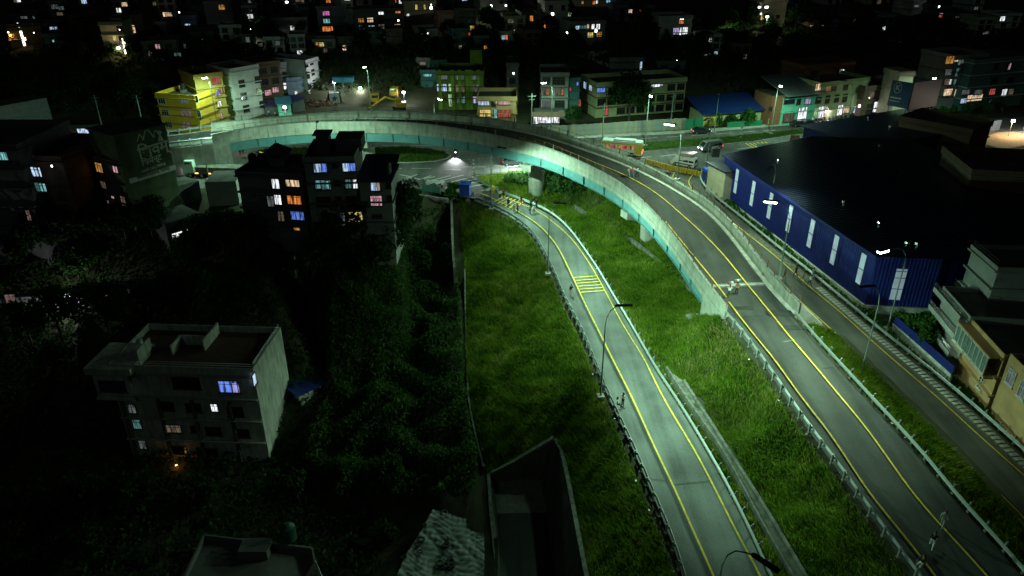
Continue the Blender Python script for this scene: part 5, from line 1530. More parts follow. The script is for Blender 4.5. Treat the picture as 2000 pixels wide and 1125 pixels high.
for body, l_, r_, yy, k in (('िशवम्', (266, 303), (332, 282), 0, .42), ('िसमेन्ट', (277, 320), (315, 306), 0, .385), ('असली OPC िसमेन्ट', (277, 336), (322, 320), 0, .142), ('नेपालकै उत्कृष्ट िसमेन्ट', (262, 349), (336, 327), 0, .098)):
    (xa, za), (xb, zb) = on_wall(*l_), on_wall(*r_)
    text(body, (xb - xa) * k, (xa + xb) / 2, -.03 - (.03 if k < .1 else 0), (za + zb) / 2, gm, W_DGR if k < .1 else M_SIGNW, 0, (zb - za) / (xb - xa))
(xa, za), (xb, zb) = on_wall(253, 354), on_wall(343, 326)
mb = MB(); mb.hexa([(xa, -.035, za - .42), (xb, -.035, zb - .42), (xb, -.005, zb - .42), (xa, -.005, za - .42)], [(xa, -.035, za + .38), (xb, -.035, zb + .38), (xb, -.005, zb + .38), (xa, -.005, za + .38)]); mb.build('painted_band', M_SIGNW, gm)
ex_, ez_ = on_wall(290, 271)
mb = MB()
for dx, s_ in ((0, 1.0), (-1.3, .6), (1.4, .65)):
    for sg_ in (-1, 1):
        mb.hexa([(ex_ + dx + sg_ * s_ * .8, -.03, ez_), (ex_ + dx + sg_ * s_ * 1.1, -.03, ez_), (ex_ + dx + sg_ * s_ * 1.1, -.005, ez_), (ex_ + dx + sg_ * s_ * .8, -.005, ez_)],
                [(ex_ + dx - .1, -.03, ez_ + 1.7 * s_), (ex_ + dx + .1, -.03, ez_ + 1.7 * s_), (ex_ + dx + .1, -.005, ez_ + 1.7 * s_), (ex_ + dx - .1, -.005, ez_ + 1.7 * s_)])
fx_, fz_ = on_wall(311, 259)
mb.cyl((fx_, -.02, fz_), .35, .03, 16, 0, 'y'); mb.hexa([(fx_ - .5, -.03, fz_ - 1.3), (fx_ + .5, -.03, fz_ - 1.3), (fx_ + .5, -.005, fz_ - 1.3), (fx_ - .5, -.005, fz_ - 1.3)], [(fx_ - .2, -.03, fz_ - .45), (fx_ + .2, -.03, fz_ - .45), (fx_ + .2, -.005, fz_ - .45), (fx_ - .2, -.005, fz_ - .45)])
mb.build('emblem', M_SIGNW, gm)

# lean-to and shed right of the painted wall, with light inside
building('shed', 'low tin roofed lean-to with a blue lit opening under the painted wall', (284, 428), (396, 392), 3.6, 386, 4, W_DGR, 1, 0, [(323, 388, 'cool', 2.0, 1.8, 'plain'), (340, 385, 'white', 1.0, 1.8, 'plain')], parapet=.1, slabs=False)
building('shed', 'low hut with a bright white doorway in the dark yard below', (330, 474), (400, 452), 2.0, 440, 6, W_DGR, 1, 0, [(352, 459, 'white', 2.6, 1.2, 'plain'), (379, 444, 'pink', .5, 1.2, 'plain')], parapet=.1, z1=5.2, slabs=False)
building('shed', 'grey metal shed beside the truck in front of the flyover', (408, 400), (468, 398), ZJ, 362, 6, W_GRY, 1, 0, parapet=.1, z1=8.0, slabs=False)
# far left dark houses
building('house', 'dark brown unlit house at the left edge with a small bulb', (40, 440), (158, 446), ZJ, 300, 12, W_BRN, 3, 0, [(102, 324, 'lamp', .3, .3, 'plain')], trim=W_BRN, below=6)
building('house', 'tall dark house at the left edge with teal lit windows', (-60, 470), (88, 470), 3, 282, 14, W_DGR, 5, 0, [(4, 303, 'cyan', 1.5, 1.4), (69, 335, 'cool', 1.0, 1.4), (75, 336, 'cool', .8, 1.4), (77, 365, 'teal', 1.1, 1.3), (84, 366, 'cyan', .9, 1.2), (56, 420, 'rose', .6, 1.6)], trim=W_DGR, below=8)
building('low_house', 'low dark house with a white lit porch at the left edge', (-40, 500), (60, 490), 0, 455, 8, W_DGR, 1, 0, [(39, 459, 'white', 1.9, .7, 'plain')], parapet=.1, z1=4, slabs=False, below=6)
building('low_house', 'low house with green and blue lit openings at the left edge', (-40, 530), (62, 524), -2, 490, 8, W_DGR, 1, 0, [(34, 504, 'green', 1.2, 1.7, 'plain'), (45, 504, 'blue', .9, 1.5, 'plain'), (10, 508, 'dim', .6, 1.4, 'plain')], parapet=.1, z1=2, slabs=False, below=6)
wh = building('low_house', 'long white walled house behind the leafy tree on the left', (-30, 625), (262, 602), -7, 575, 8, W_WHI, 1, 0, [(20, 583, 'rose', 1.3, 1.4)], parapet=.1, z1=-3.6, slabs=False, below=8)
lw = empty('wall_lamp', wh[1] + wh[2] * (wh[4] * .64) + wh[3] * .9 + Vector((0, 0, 3.2)), 0, 'glaring white flood lamp on the long white house behind the tree', 'lamp')
mb = MB(); mb.box((0, 0, 0), (.5, .3, .35)); mb.build('lamp_face', GL['lamp'], lw)
mb = MB(); mb.span(-.05, .05, .1, .9, -.05, .05); mb.build('bracket', M_POLE, lw)
ld = bpy.data.lights.new('lamp_light', 'POINT'); ld.energy = 900; ld.color = (.9, 1, .95); ld.shadow_soft_size = .2
lo = bpy.data.objects.new('lamp_light', ld); col.objects.link(lo); lo.parent = lw; lo.location = (0, -.8, .1)

# --- the white house at the lower left
hw = building('white_house', 'large white four storey house with a blank side wall and blue lit top window', (262, 893), (528, 903), -15, 712, 10, concrete('wall_house_white', (.50, .53, .48), .35, .5), 4, 0,
              [(446, 755, 'blue', 2.3, 1.6), (461, 757, 'violet', .75, 1.4, 'plain'), (364, 748, 'dark', 3.3, 1.6), (245, 741, 'blue', .1, .1, 'plain'), (325, 793, 'dark', 1.8, 1.2), (378, 796, 'dark', 1.8, 1.2), (419, 796, 'white', .75, 1.1), (460, 804, 'dark', 1.9, 1.4), (339, 837, 'dimwarm', 1.9, 1.1), (378, 838, 'dark', .6, .9), (417, 842, 'dark', 1.9, 1.2), (472, 846, 'dark', 1.9, 1.2), (350, 879, 'dark', 1.9, 1.1), (390, 880, 'dark', .6, .9), (414, 883, 'dark', 1.4, 1.1),
               (258, 798, 'dim', .9, 1.3), (268, 828, 'teal', 1.0, 1.4), (279, 868, 'dim', .9, 1.3)],
              sidelits=[(496, 741, 'cool', .9, 1.5, 'plain')], trim=mat('white_house_trim', (.30, .31, .28), .85, 0, .2, 1), parapet=1.0, below=4, slabside=False)
o_ = hw[0]
mb = MB()
for x in (.02, .28, .52, .78): mb.span(hw[4] * x, hw[4] * x + .35, -.30, -.002, 0, hw[5] * .66)
mb.build('pilaster', mat('white_house_dark_trim', (.10, .11, .10), .8, 0, .2, 1), o_)
mb = MB(); mb.span(-2.2, 2.6, -.6, 5, hw[5] * .66, hw[5] * .665 + .2); mb.span(-2.0, 2.4, -.4, 4.6, hw[5] * .665 + .2, hw[5] - 1.0); mb.span(-2.5, 3.2, -.9, 5.2, hw[5] - .99, hw[5] - .1); mb.build('corner_bay', MATS['wall_house_white'], o_)
add_window(o_, .2, -.45, hw[5] * .8, 0, 3.2, 1.5, mat('blue_glass', (.02, .05, .12), .1, 0, .2, 2, .7), M_FRAME)
mb = MB(); mb.span(6.0, 9.4, 6.4, 6.6, hw[5] - .9, hw[5] + .5); mb.build('roof_wall', MATS['wall_house_white'], o_)
for a_ in ((6.0, 6.2, 3.8, 6.395, hw[5] - .9, hw[5] + .5), (3.2, 3.35, 1.2, 4.4, hw[5] - .9, hw[5] + 1.3), (9.6, 9.8, 5.0, 9.6, hw[5] - .9, hw[5] + .7), (1.0, 1.6, 5.0, 5.6, hw[5] - .9, hw[5] + .4)):
    mb = MB(); mb.span(*a_); mb.build('roof_wall', MATS['wall_house_white'], o_)
mb = MB(); mb.span(.2, hw[4] - .2, .2, 9.8, hw[5] - .93, hw[5] - .86); mb.build('roof_tiles', mat('brown_roof_tiles', (.10, .06, .045), .8, 0, .4, 1.2), o_)
M_STEEL = mat('stainless_rail', (.6, .6, .6), .25, .9, .1, 2)
mb = MB()
for z in (.3, .6): mb.tube([(3.6, .1, hw[5] + z), (hw[4] - .2, .1, hw[5] + z)], .03, 5); mb.tube([(hw[4] - .1, .3, hw[5] + z), (hw[4] - .1, 9.6, hw[5] + z)], .03, 5)
for i in range(8): mb.box((3.6 + (hw[4] - 3.8) * i / 7, .1, hw[5] + .3), (.05, .05, .62))
mb.build('roof_railing', M_STEEL, o_)
building('annex_shed', 'low annex with a deep blue roof right of the large white house', (590, 812), (632, 790), -13, 770, 5, W_WHI, 1, 0, parapet=.1, z1=-9.6, slabs=False, below=4)
ax = list(BLD.values())[-1]
mb = MB(); mb.span(-.4, 4.2, -.4, 5.4, 3.4, 3.55); mb.build('sheet_roof', mat('deep_blue_roof', (.02, .04, .22), .5, 0, .2, 1), ax)
fl = empty('ground_fire', at(345, 911, -15), 0, 'small orange glow on the ground in front of the large white house', 'fire')
mb = MB(); mb.cyl((0, 0, .12), .14, .2, 8); mb.build('ember', GL['bulbwarm'], fl)
ld = bpy.data.lights.new('ember_light', 'POINT'); ld.energy = 18; ld.color = (1, .35, .08); ld.shadow_soft_size = .2
lo = bpy.data.objects.new('ember_light', ld); col.objects.link(lo); lo.parent = fl; lo.location = (0, -.1, .6)

# bottom: flat roofed house and the tarpaulin roof
fb = empty('flat_roof_house', at(500, 1125, -15), 0, 'black flat roofed house with a low parapet at the bottom edge', 'house')
fp = [at(398, 1046, -8), at(612, 1072, -8), at(650, 1260, -8), at(300, 1250, -8)]
mb = MB(); mb.prism([(p_.x - fb.location.x, p_.y - fb.location.y) for p_ in reversed(fp)], -3, 6.6); mb.build('wall', W_DGR, fb)
mb = MB(); fl_ = [p_ - fb.location for p_ in fp]
for i in range(4): loft(mb, [fl_[i].lerp(fl_[(i + 1) % 4], k) for k in (.01, .99)], 0, .2, -.38, .25)
mb.build('parapet', W_DGR, fb)
mb = MB(); c_ = at(500, 1075, -8) - fb.location
mb.box((c_.x, c_.y, c_.z + .2), (2.8, 1.8, 1.1)); mb.build('roof_box', W_DGR, fb)
tk = empty('water_tank', at(566, 1052, -7.6), 0, 'dark green water tank on the black flat roofed house', 'water tank')
mb = MB(); mb.cyl((0, 0, .8), .7, 1.6, 16); mb.tube([(0, 0, 1.6), (0, 0, 1.9)], [.66, .2], 16); mb.build('tank_body', mat('green_tank', (.03, .08, .05), .5, 0, .2, 2), tk)
gp0, gp1 = at(588, 1140, -7.6), at(634, 1128, -7.6)
gw = empty('stair_wall', gp0, face_angle(gp0, gp1), 'white wedge shaped wall with black graffiti on the dark flat roof', 'wall')
gl_ = (gp1 - gp0).length
mb = MB(); mb.hexa([(0, 0, -1), (gl_, 0, -1), (gl_, .2, -1), (0, .2, -1)], [(0, 0, -.2), (gl_ * .72, 0, 2.3), (gl_ * .72, .2, 2.3), (0, .2, -.2)]); mb.hexa([(gl_ * .7, 0, -1), (gl_, 0, -1), (gl_, .2, -1), (gl_ * .7, .2, -1)], [(gl_ * .7, 0.001, 2.2), (gl_ * .75, 0.001, 2.25), (gl_ * .75, .199, 2.25), (gl_ * .7, .199, 2.2)]); mb.build('wall_panel', W_WHI, gw)
mb = MB(); mb.tube([(gl_ * x, -.03, z) for x, z in ((.3, .1), (.36, .5), (.42, .2), (.5, .8), (.55, .3), (.62, .7), (.68, .4), (.7, 1.2))], .04, 4); mb.build('graffiti', M_BLACK, gw)

tp_ = empty('tarpaulin_roof', at(870, 1060, -9), 0, 'crumpled grey green tarpaulin roof weighted with tyres at the bottom edge', 'tarpaulin roof')
c0 = [at(845, 992, -8.6), at(912, 1012, -8.6), at(908, 1030, -8.8), at(946, 1046, -8.8), at(948, 1092, -9), at(944, 1180, -9.2), at(760, 1180, -9.6), at(790, 1095, -9.4)]
P2d = [(p.x - tp_.location.x, p.y - tp_.location.y) for p in c0]
xs = np.arange(min(p[0] for p in P2d), max(p[0] for p in P2d), .09); ys = np.arange(min(p[1] for p in P2d), max(p[1] for p in P2d), .09)
XX, YY = np.meshgrid(xs, ys)
ins = inside(P2d, XX, YY)
th = XX * 1.9 + YY * .6
ZZ = sum(a * np.abs(np.sin(XX * fx + YY * fy + 1.3 * np.sin(XX * gx_ + YY * gy_))) for a, fx, fy, gx_, gy_ in ((.09, 1.9, .7, .5, 1.1), (.06, -1.1, 2.7, 1.2, .6), (.05, 4.1, -2.2, .9, 1.7), (.04, 2.8, 4.9, 1.8, .4))) + .15 * np.sin(XX * .6 + YY * .4)
idx = np.arange(XX.size).reshape(XX.shape)
k = ins[:-1, :-1] & ins[1:, :-1] & ins[:-1, 1:] & ins[1:, 1:]
fq = np.stack([idx[:-1, :-1][k], idx[:-1, 1:][k], idx[1:, 1:][k], idx[1:, :-1][k]], 1)
me = bpy.data.meshes.new('tarpaulin'); me.from_pydata(np.stack([XX.ravel(), YY.ravel(), ZZ.ravel()], 1).tolist(), [], fq.tolist())
me.materials.append(mat('tarpaulin_sheet', (.11, .135, .12), .65, 0, .45, .7, .3))
me.polygons.foreach_set('use_smooth', np.ones(len(fq), bool))
link('tarpaulin', me, tp_)
mb = MB(); mb.prism([(p[0] * .97, p[1] * .97) for p in P2d], -4, -.15); mb.build('wall', W_DGR, tp_)
ty = MB()
for i in range(14):
    a0, a1 = 2 * math.pi * i / 14, 2 * math.pi * (i + 1) / 14
    ty.tube([(.3 * math.cos(a0), .3 * math.sin(a0), .1), (.3 * math.cos(a1), .3 * math.sin(a1), .1)], .1, 6, 0, False)
TY = ty.mesh('tyre', M_BLACK)
j = 0
for i in range(60):
    x, y = random.uniform(xs[0], xs[-1]), random.uniform(ys[0], ys[-1])
    if not inside(P2d, np.array([x]), np.array([y]))[0]: continue
    t_ = link('tyre', TY, None, Vector((x, y, .14)) + tp_.location); s_ = random.uniform(.5, 1.1); t_.scale = (s_, s_, s_)
    tag(t_, 'old black tyre weighing down the crumpled tarpaulin roof', 'tyre', 'tyres on the tarpaulin roof')
    j += 1
    if j > 24: break

# ---------------------------------------------------------------- the blue warehouse
WZ = 3.0
w0, w1, w2 = at(1406, 381, WZ + .3), at(1687, 606, WZ), at(1812, 613, WZ)      # plinth line of the long wall and the bent end
o0 = w0.copy(); o0.z = WZ
ware = empty('warehouse', o0, 0, 'large dark warehouse with blue corrugated walls and tall pale window strips', 'warehouse')
M_BLUW = mat('blue_corrugated_wall', (.008, .016, .15), .6, .1, .3, .35, .3)
M_BLUR = mat('dark_blue_sheet_roof', (.008, .011, .030), .45, .1, .25, .5, .4)
M_STRIP = mat('glowing_strip', (.50, .56, .68), .45, 0, .12, 1.5, .4)
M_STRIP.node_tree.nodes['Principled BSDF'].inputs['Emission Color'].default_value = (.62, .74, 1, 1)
M_STRIP.node_tree.nodes['Principled BSDF'].inputs['Emission Strength'].default_value = .16   # faint bluish glow added to brighten the window strips
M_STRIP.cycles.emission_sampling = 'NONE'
EH = 7.6
d1 = (w1 - w0); d1.z = 0; L1 = d1.length; d1.normalize(); n1 = Vector((d1.y, -d1.x, 0))
if n1.x > 0: n1 = -n1
d2 = (w2 - w1); d2.z = 0; L2 = d2.length; d2.normalize(); n2 = Vector((d2.y, -d2.x, 0))
if n2.y > 0: n2 = -n2


def corr_wall(a, d, L_, n_, z0, z1, step=.42):
    mb = MB()
    pts = []
    k = int(L_ / step)
    for i in range(k):
        s0 = L_ * i / k; s = L_ / k
        pts += [a + d * s0, a + d * (s0 + s * .30), a + d * (s0 + s * .40) + n_ * .035, a + d * (s0 + s * .7) + n_ * .035, a + d * (s0 + s * .8)]
    pts.append(a + d * L_)
    mb.sheet([Vector((p.x, p.y, z0)) for p in pts], [Vector((p.x, p.y, z1)) for p in pts])
    return mb


pbuild(corr_wall(w0, d1, L1, n1, WZ + .8, WZ + EH), 'corrugated_wall', M_BLUW, ware)
pbuild(corr_wall(w1, d2, L2, n2, WZ + .8, WZ + EH), 'corrugated_wall', M_BLUW, ware)
mb = MB(); loft(mb, [Vector((p.x, p.y, WZ)) for p in (w0 - d1 * .2, w0 + d1 * L1 * .5, w1)], -.12, .3, -3, .82); loft(mb, [Vector((p.x, p.y, WZ)) for p in (w1, w2)], -.12, .3, -3, .82); pbuild(mb, 'plinth', M_CONC2, ware)
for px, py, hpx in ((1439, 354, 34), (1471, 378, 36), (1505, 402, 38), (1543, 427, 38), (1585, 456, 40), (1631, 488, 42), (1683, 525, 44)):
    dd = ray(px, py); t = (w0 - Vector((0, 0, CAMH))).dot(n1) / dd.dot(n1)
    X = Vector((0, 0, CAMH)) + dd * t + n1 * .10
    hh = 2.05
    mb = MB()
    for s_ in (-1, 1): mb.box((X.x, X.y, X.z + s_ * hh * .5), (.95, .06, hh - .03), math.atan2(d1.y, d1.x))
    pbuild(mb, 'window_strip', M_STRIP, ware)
    mb = MB(); mb.box((X.x + n1.x * .03, X.y + n1.y * .03, X.z), (1.0, .08, .07), math.atan2(d1.y, d1.x)); pbuild(mb, 'strip_bar', M_BLUW, ware)
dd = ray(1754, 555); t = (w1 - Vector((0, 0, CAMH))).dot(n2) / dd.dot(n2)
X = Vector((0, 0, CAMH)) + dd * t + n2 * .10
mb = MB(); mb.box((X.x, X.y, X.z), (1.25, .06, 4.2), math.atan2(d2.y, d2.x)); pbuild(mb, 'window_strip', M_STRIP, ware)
mb = MB()
for z in (.9, -.6, 1.8): mb.box((X.x, X.y - .05, X.z + z), (1.3, .06, .07), math.atan2(d2.y, d2.x))
pbuild(mb, 'strip_bar', M_BLUW, ware)
# roof: gentle pitch rising to a ridge, ribbed
ov = n1 * .5
e0, e1 = w0 + ov, w1 + ov * .6 + n2 * .5
e2 = w2 + n2 * .5 + d2 * .4
WD = 40
r0, r1 = w0 - n1 * 17 + d1 * -2, w1 - n1 * 17 + d1 * 1.0
f0, f1 = at(1560, 246, WZ + EH), at(1850, 330, WZ + EH)
mb = MB()
k = 64
for i in range(k):
    a0, a1, a2 = e0.lerp(e1, i / k), e0.lerp(e1, (i + .5) / k), e0.lerp(e1, (i + 1) / k)
    b0, b1, b2 = r0.lerp(r1, i / k), r0.lerp(r1, (i + .5) / k), r0.lerp(r1, (i + 1) / k)
    za, zb = WZ + EH + .1, WZ + EH + 1.9
    mb.add([(a0.x, a0.y, za), (a1.x, a1.y, za + .07), (b1.x, b1.y, zb + .07), (b0.x, b0.y, zb)], [(0, 1, 2, 3)])
    mb.add([(a1.x, a1.y, za + .07), (a2.x, a2.y, za), (b2.x, b2.y, zb), (b1.x, b1.y, zb + .07)], [(0, 1, 2, 3)])
pbuild(mb, 'roof_slope', M_BLUR, ware)
za, zb = WZ + EH + .1, WZ + EH + 1.9
c0, c1 = r0 - n1 * 20, r1 - n1 * 20
mb = MB(); mb.add([(r0.x, r0.y, zb), (r1.x, r1.y, zb), (c1.x, c1.y, za), (c0.x, c0.y, za)], [(0, 1, 2, 3)]); pbuild(mb, 'roof_slope', M_BLUR, ware)
mb = MB(); mb.add([(e1.x, e1.y, za), (e2.x, e2.y, za), (c1.x, c1.y, za), (r1.x, r1.y, zb)], [(0, 1, 2, 3)]); pbuild(mb, 'roof_slope', M_BLUR, ware)
mb = MB()
loft(mb, [Vector((p.x, p.y, za)) for p in (e0, e0.lerp(e1, .5), e1)], -.05, .06, -.35, .02); pbuild(mb, 'eaves_trim', M_BLUW, ware)
# back walls
mb = MB(); mb.hexa([(w0.x, w0.y, -1), (w1.x + .2, w1.y + .2, -1), (c1.x, c1.y, -1), (c0.x, c0.y, -1)], [(w0.x, w0.y, za - .3), (w1.x + .2, w1.y + .2, za - .3), (c1.x, c1.y, za - .05), (c0.x, c0.y, za - .05)]); pbuild(mb, 'wall', M_BLUW, ware)
mb = MB(); mb.hexa([(w1.x, w1.y + .2, -1), (w2.x, w2.y + .2, -1), (c1.x, c1.y, -1), (w1.x + 1, w1.y + 4, -1)], [(w1.x, w1.y + .2, za - .3), (w2.x, w2.y + .2, za - .3), (c1.x, c1.y, za - .06), (w1.x + 1, w1.y + 4, za - .1)]); pbuild(mb, 'wall', M_BLUW, ware)
# roof ventilators with little glints
M_GLINT = mat('bare_aluminium', (.75, .75, .78), .18, 1, .1, 2)
vent = MB(); vent.cyl((0, 0, .2), .22, .4, 12)
vent.tube([(0, 0, .4), (0, 0, .55), (0, 0, .8), (0, 0, .9)], [.25, .38, .34, .08], 12)
VENT = vent.mesh('roof_ventilator', M_GLINT)
for px, py, zz in ((1648, 402, .9), (1716, 443, .9), (1770, 483, .4), (1790, 485, .6), (1520, 320, 1.5), (1696, 236, 1.0), (1738, 254, 1.0), (1760, 346, 1.0), (1810, 375, .8), (1718, 292, 1.2)):
    p = at(px, py, WZ + EH + zz)
    v_ = link('roof_ventilator', VENT, None, p); tag(v_, 'small aluminium turbine ventilator on the dark warehouse roof', 'ventilator', 'ventilators on the warehouse roof')
# pale end block, blue lean-to roof, second roof
eb = building('end_block', 'pale rendered end block of the warehouse beside the blue booth', (1378, 373), (1410, 392), WZ + .8, 318, 6, W_CRM, 1, 0, parapet=.1, slabs=False, below=3)
mb = MB(); mb.span(-.5, eb[4] + .5, -.5, 6.5, eb[5] - .08, eb[5] + .1); mb.build('flat_roof', M_BLUR, eb[0])
wt = empty('water_tank', eb[1] + Vector((1.8, 3.4, eb[5])), 0, 'dark square water tank on the end block of the warehouse', 'water tank')
mb = MB(); mb.box((0, 0, .9), (1.3, 1.2, 1.6)); mb.cyl((0, 0, 1.75), .4, .2, 10); mb.build('tank_body', M_TANK, wt)
lr = empty('lean_to_roof', at(1535, 300, 8), 0, 'pale blue corrugated lean-to roof behind the warehouse by the highway', 'roof')
mb = MB()
q0, q1 = at(1480, 297, 8.2), at(1560, 291, 8.2)
for i in range(16):
    a, b, c = q0.lerp(q1, i / 16), q0.lerp(q1, (i + .5) / 16), q0.lerp(q1, (i + 1) / 16)
    bk = Vector((.7, 3.4, .5))
    for p, q_, zz, z2 in ((a, b, 0, .1), (b, c, .1, 0)):
        mb.add([p + Vector((0, 0, zz)), q_ + Vector((0, 0, z2)), q_ + bk + Vector((0, 0, z2)), p + bk + Vector((0, 0, zz))], [(0, 1, 2, 3)])
pbuild(mb, 'roof_sheet', mat('pale_blue_sheet', (.16, .30, .42), .4, .2, .2, 1), lr)
mb = MB(); mb.hexa([(q0.x, q0.y, 3.5), (q1.x, q1.y, 3.5), (q1.x, q1.y + .2, 3.5), (q0.x, q0.y + .2, 3.5)], [(q0.x, q0.y, 8.1), (q1.x, q1.y, 8.1), (q1.x, q1.y + .2, 8.1), (q0.x, q0.y + .2, 8.1)]); pbuild(mb, 'blue_wall', M_BLUW, lr)
sw = building('warehouse', 'second dark warehouse with a dim blue gable behind the first, by the highway', (1562, 298), (1700, 345), WZ + .5, 247, 30, M_BLUW, 1, 0, parapet=.05, slabs=False, below=3, cat='warehouse')
mb = MB(); mb.hexa([(-.8, -.8, sw[5]), (sw[4] + .4, -.8, sw[5]), (sw[4] + .4, 30.4, sw[5]), (-.8, 30.4, sw[5])], [(-.8, -.8, sw[5] + .12), (sw[4] + .4, -.8, sw[5] + .6), (sw[4] + .4, 30.4, sw[5] + .6), (-.8, 30.4, sw[5] + .12)]); mb.build('sheet_roof', M_BLUR, sw[0])

# dark houses behind the warehouse on the right
building('house', 'dark red roofed house with greenish slit windows behind the warehouse', (1742, 300), (1878, 330), WZ + .8, 226, 10, W_BRN, 3, 0, [(1762, 260, 'green', .6, 1.6, 'plain'), (1773, 260, 'green', .6, 1.7, 'plain'), (1783, 265, 'dim', 1.3, 1.4)], trim=W_BRN, below=3)
building('house', 'dark unlit house with a pale window grid right of the warehouse', (1860, 470), (2030, 480), WZ, 330, 12, W_BRN, 4, 0, [(1889, 382, 'dimwarm', 1.2, .7)], trim=W_DGR, below=4)
# blue billboard with a ring and letter
bb = empty('billboard', at(1752, 226, 6), 0, 'dim blue billboard with a white ring and letter over the dark roof', 'billboard')
b0, b1 = at(1733, 202, 10.5), at(1772, 214, 10.0)
bd = b1 - b0; bd.z = 0; BW = bd.length; bb.location = Vector((b0.x, b0.y, 9.5)); bb.rotation_euler[2] = math.atan2(bd.y, bd.x)
mb = MB(); mb.span(0, BW, 0, .25, .6, 6.0); mb.build('panel', mat('blue_billboard', (.06, .12, .26), .6, 0, .2, 1), bb)
mb = MB()
for i in range(20):
    a0, a1 = 2 * math.pi * i / 20, 2 * math.pi * (i + 1) / 20
    mb.tube([(BW * .33 + .8 * math.cos(a0), -.03, 4.6 + 1.1 * math.sin(a0)), (BW * .33 + .8 * math.cos(a1), -.03, 4.6 + 1.1 * math.sin(a1))], .06, 4, 0, False)
mb.build('ring', M_SIGNW, bb)
text('K', 1.4, BW * .33, -.02, 4.6, bb, M_SIGNW)
mb = MB(); mb.span(.3, BW * .6, -.03, -.002, 2.3, 2.6); mb.span(.3, BW * .55, -.03, -.002, 1.7, 1.85); mb.build('print_lines', M_SIGNW, bb)
mb = MB(); mb.tube([(.4, .1, -6), (.4, .1, .6)], .12, 6); mb.tube([(BW - .4, .1, -6), (BW - .4, .1, .6)], .12, 6); mb.build('post', M_POLE, bb)
bk = empty('billboard', at(1800, 226, 6), 0, 'black back of a large hoarding right of the blue billboard', 'billboard')
b0, b1 = at(1774, 214, 10.0), at(1828, 205, 10.0)
bk.location = b0; bd = b1 - b0; bk.rotation_euler[2] = math.atan2(bd.y, bd.x); BW = bd.length
mb = MB(); mb.span(0, BW, 0, .3, -.2, 5.6); mb.build('panel', M_BLACK, bk)
mb = MB(); mb.tube([(.6, .1, -6), (.6, .1, 0)], .12, 6); mb.tube([(BW - .6, .1, -6), (BW - .6, .1, 0)], .12, 6); mb.build('post', M_POLE, bk)

# --- right edge: white terraced house and the orange house
tw = building('terrace_house', 'white house with stepped balconies and steel rails beside the service road', (1815, 668), (1862, 731), 2.4, 560, 8, W_GRY, 3, 0, [(1830, 700, 'dark', .9, 1.6), (1842, 715, 'dark', .8, 1.6), (1822, 640, 'dark', .9, 1.4), (1836, 652, 'dark', .9, 1.4)], parapet=.6, below=3, slabs=True)
for i in range(1, 4):
    fz = (tw[5] - .6) / 3 * i
    mb = MB()
    mb.span(-.3, tw[4] * .98, -1.1, -.43, fz - .16, fz + .02); mb.span(-.3, tw[4] * .98, -1.1, -1.0, fz + .022, fz + .42)
    mb.build('balcony', W_GRY, tw[0])
    mb = MB()
    for z in (.7, .95): mb.tube([(-.3, -1.05, fz + z), (tw[4] * .98, -1.05, fz + z)], .03, 5)
    for k in range(6): mb.box((-.25 + k * tw[4] * .19, -1.05, fz + .75), (.04, .04, .42))
    mb.build('balcony_rail', M_STEEL, tw[0])
t2 = building('terrace_house', 'upper storeys with steel railed terraces above the stepped white house', (1852, 640), (1896, 690), 2.4, 478, 7, W_GRY, 5, 0, [(1868, 560, 'dark', .9, 1.5), (1880, 600, 'dark', .9, 1.5)], parapet=.5, below=3)
mb = MB()
for z in (.3, .6): mb.tube([(0, -.1, t2[5] + z), (t2[4], -.1, t2[5] + z)], .03, 5)
mb.build('roof_railing', M_STEEL, t2[0])
oh = building('orange_house', 'orange plastered house with a glazed corner bay at the right edge', (1866, 731), (1924, 806), 2.4, 622, 9, W_ORG, 3, 0, [(1916, 748, 'dark', .8, 1.3)], parapet=.5, below=3, frame=M_FRAMEW)
fzz = (oh[5] - .5)
mb = MB(); mb.span(-.3, oh[4] + .1, -1.4, -.43, fzz * .62, fzz * .66); mb.span(-.3, oh[4] + .1, -1.4, -.43, fzz * .98, fzz * 1.0 + .02); mb.build('bay_slab', W_ORG, oh[0])
for k in range(8):
    add_window(oh[0], .35 + k * (oh[4] - .4) / 8 + .2, -1.3, fzz * .82, 0, (oh[4] - .6) / 8 - .05, fzz * .28, mat('bay_glass', (.10, .15, .14), .12, 0, .25, 2, .7), M_FRAMEW, 'plain')
oh2 = building('orange_house', 'plain orange wall with one white framed window at the right edge', (1930, 813), (2080, 990), 2.3, 690, 10, W_ORG, 3, 0, [(1976, 737, 'dim', 1.1, 1.5), (1998, 764, 'dim', 1.0, 1.4)], parapet=.5, below=3, frame=M_FRAMEW, slabs=False)
# blue topped boundary wall
bw_ = empty('boundary_wall', at(1790, 700, 2.6), 0, 'low pale boundary wall topped with blue sheet beside the service road', 'wall')
wl2 = curve([(1742, 650), (1790, 692), (1855, 752)], 2.6)
mb = MB(); loft(mb, wl2, 0, .2, -1, 1.3); pbuild(mb, 'wall_base', M_CONC2, bw_)
mb = MB(); loft(mb, wl2, .05, .12, 1.3, 2.3); pbuild(mb, 'sheet_panel', M_BLUW, bw_)

# ---------------------------------------------------------------- trees and thickets
def leaf_mesh(pts, size, jit=.5):
    """many small folded leaf clumps as one mesh"""
    n = len(pts)
    d = rng.normal(size=(n, 3)); d /= np.linalg.norm(d, axis=1)[:, None]
    e = rng.normal(size=(n, 3)); e -= d * (e * d).sum(1)[:, None]; e /= np.linalg.norm(e, axis=1)[:, None]
    s = size * rng.uniform(1 - jit, 1 + jit, n)[:, None]
    V = np.empty((n, 4, 3))
    V[:, 0] = pts - d * s; V[:, 1] = pts + e * s * .45; V[:, 2] = pts + d * s; V[:, 3] = pts - e * s * .45
    return V


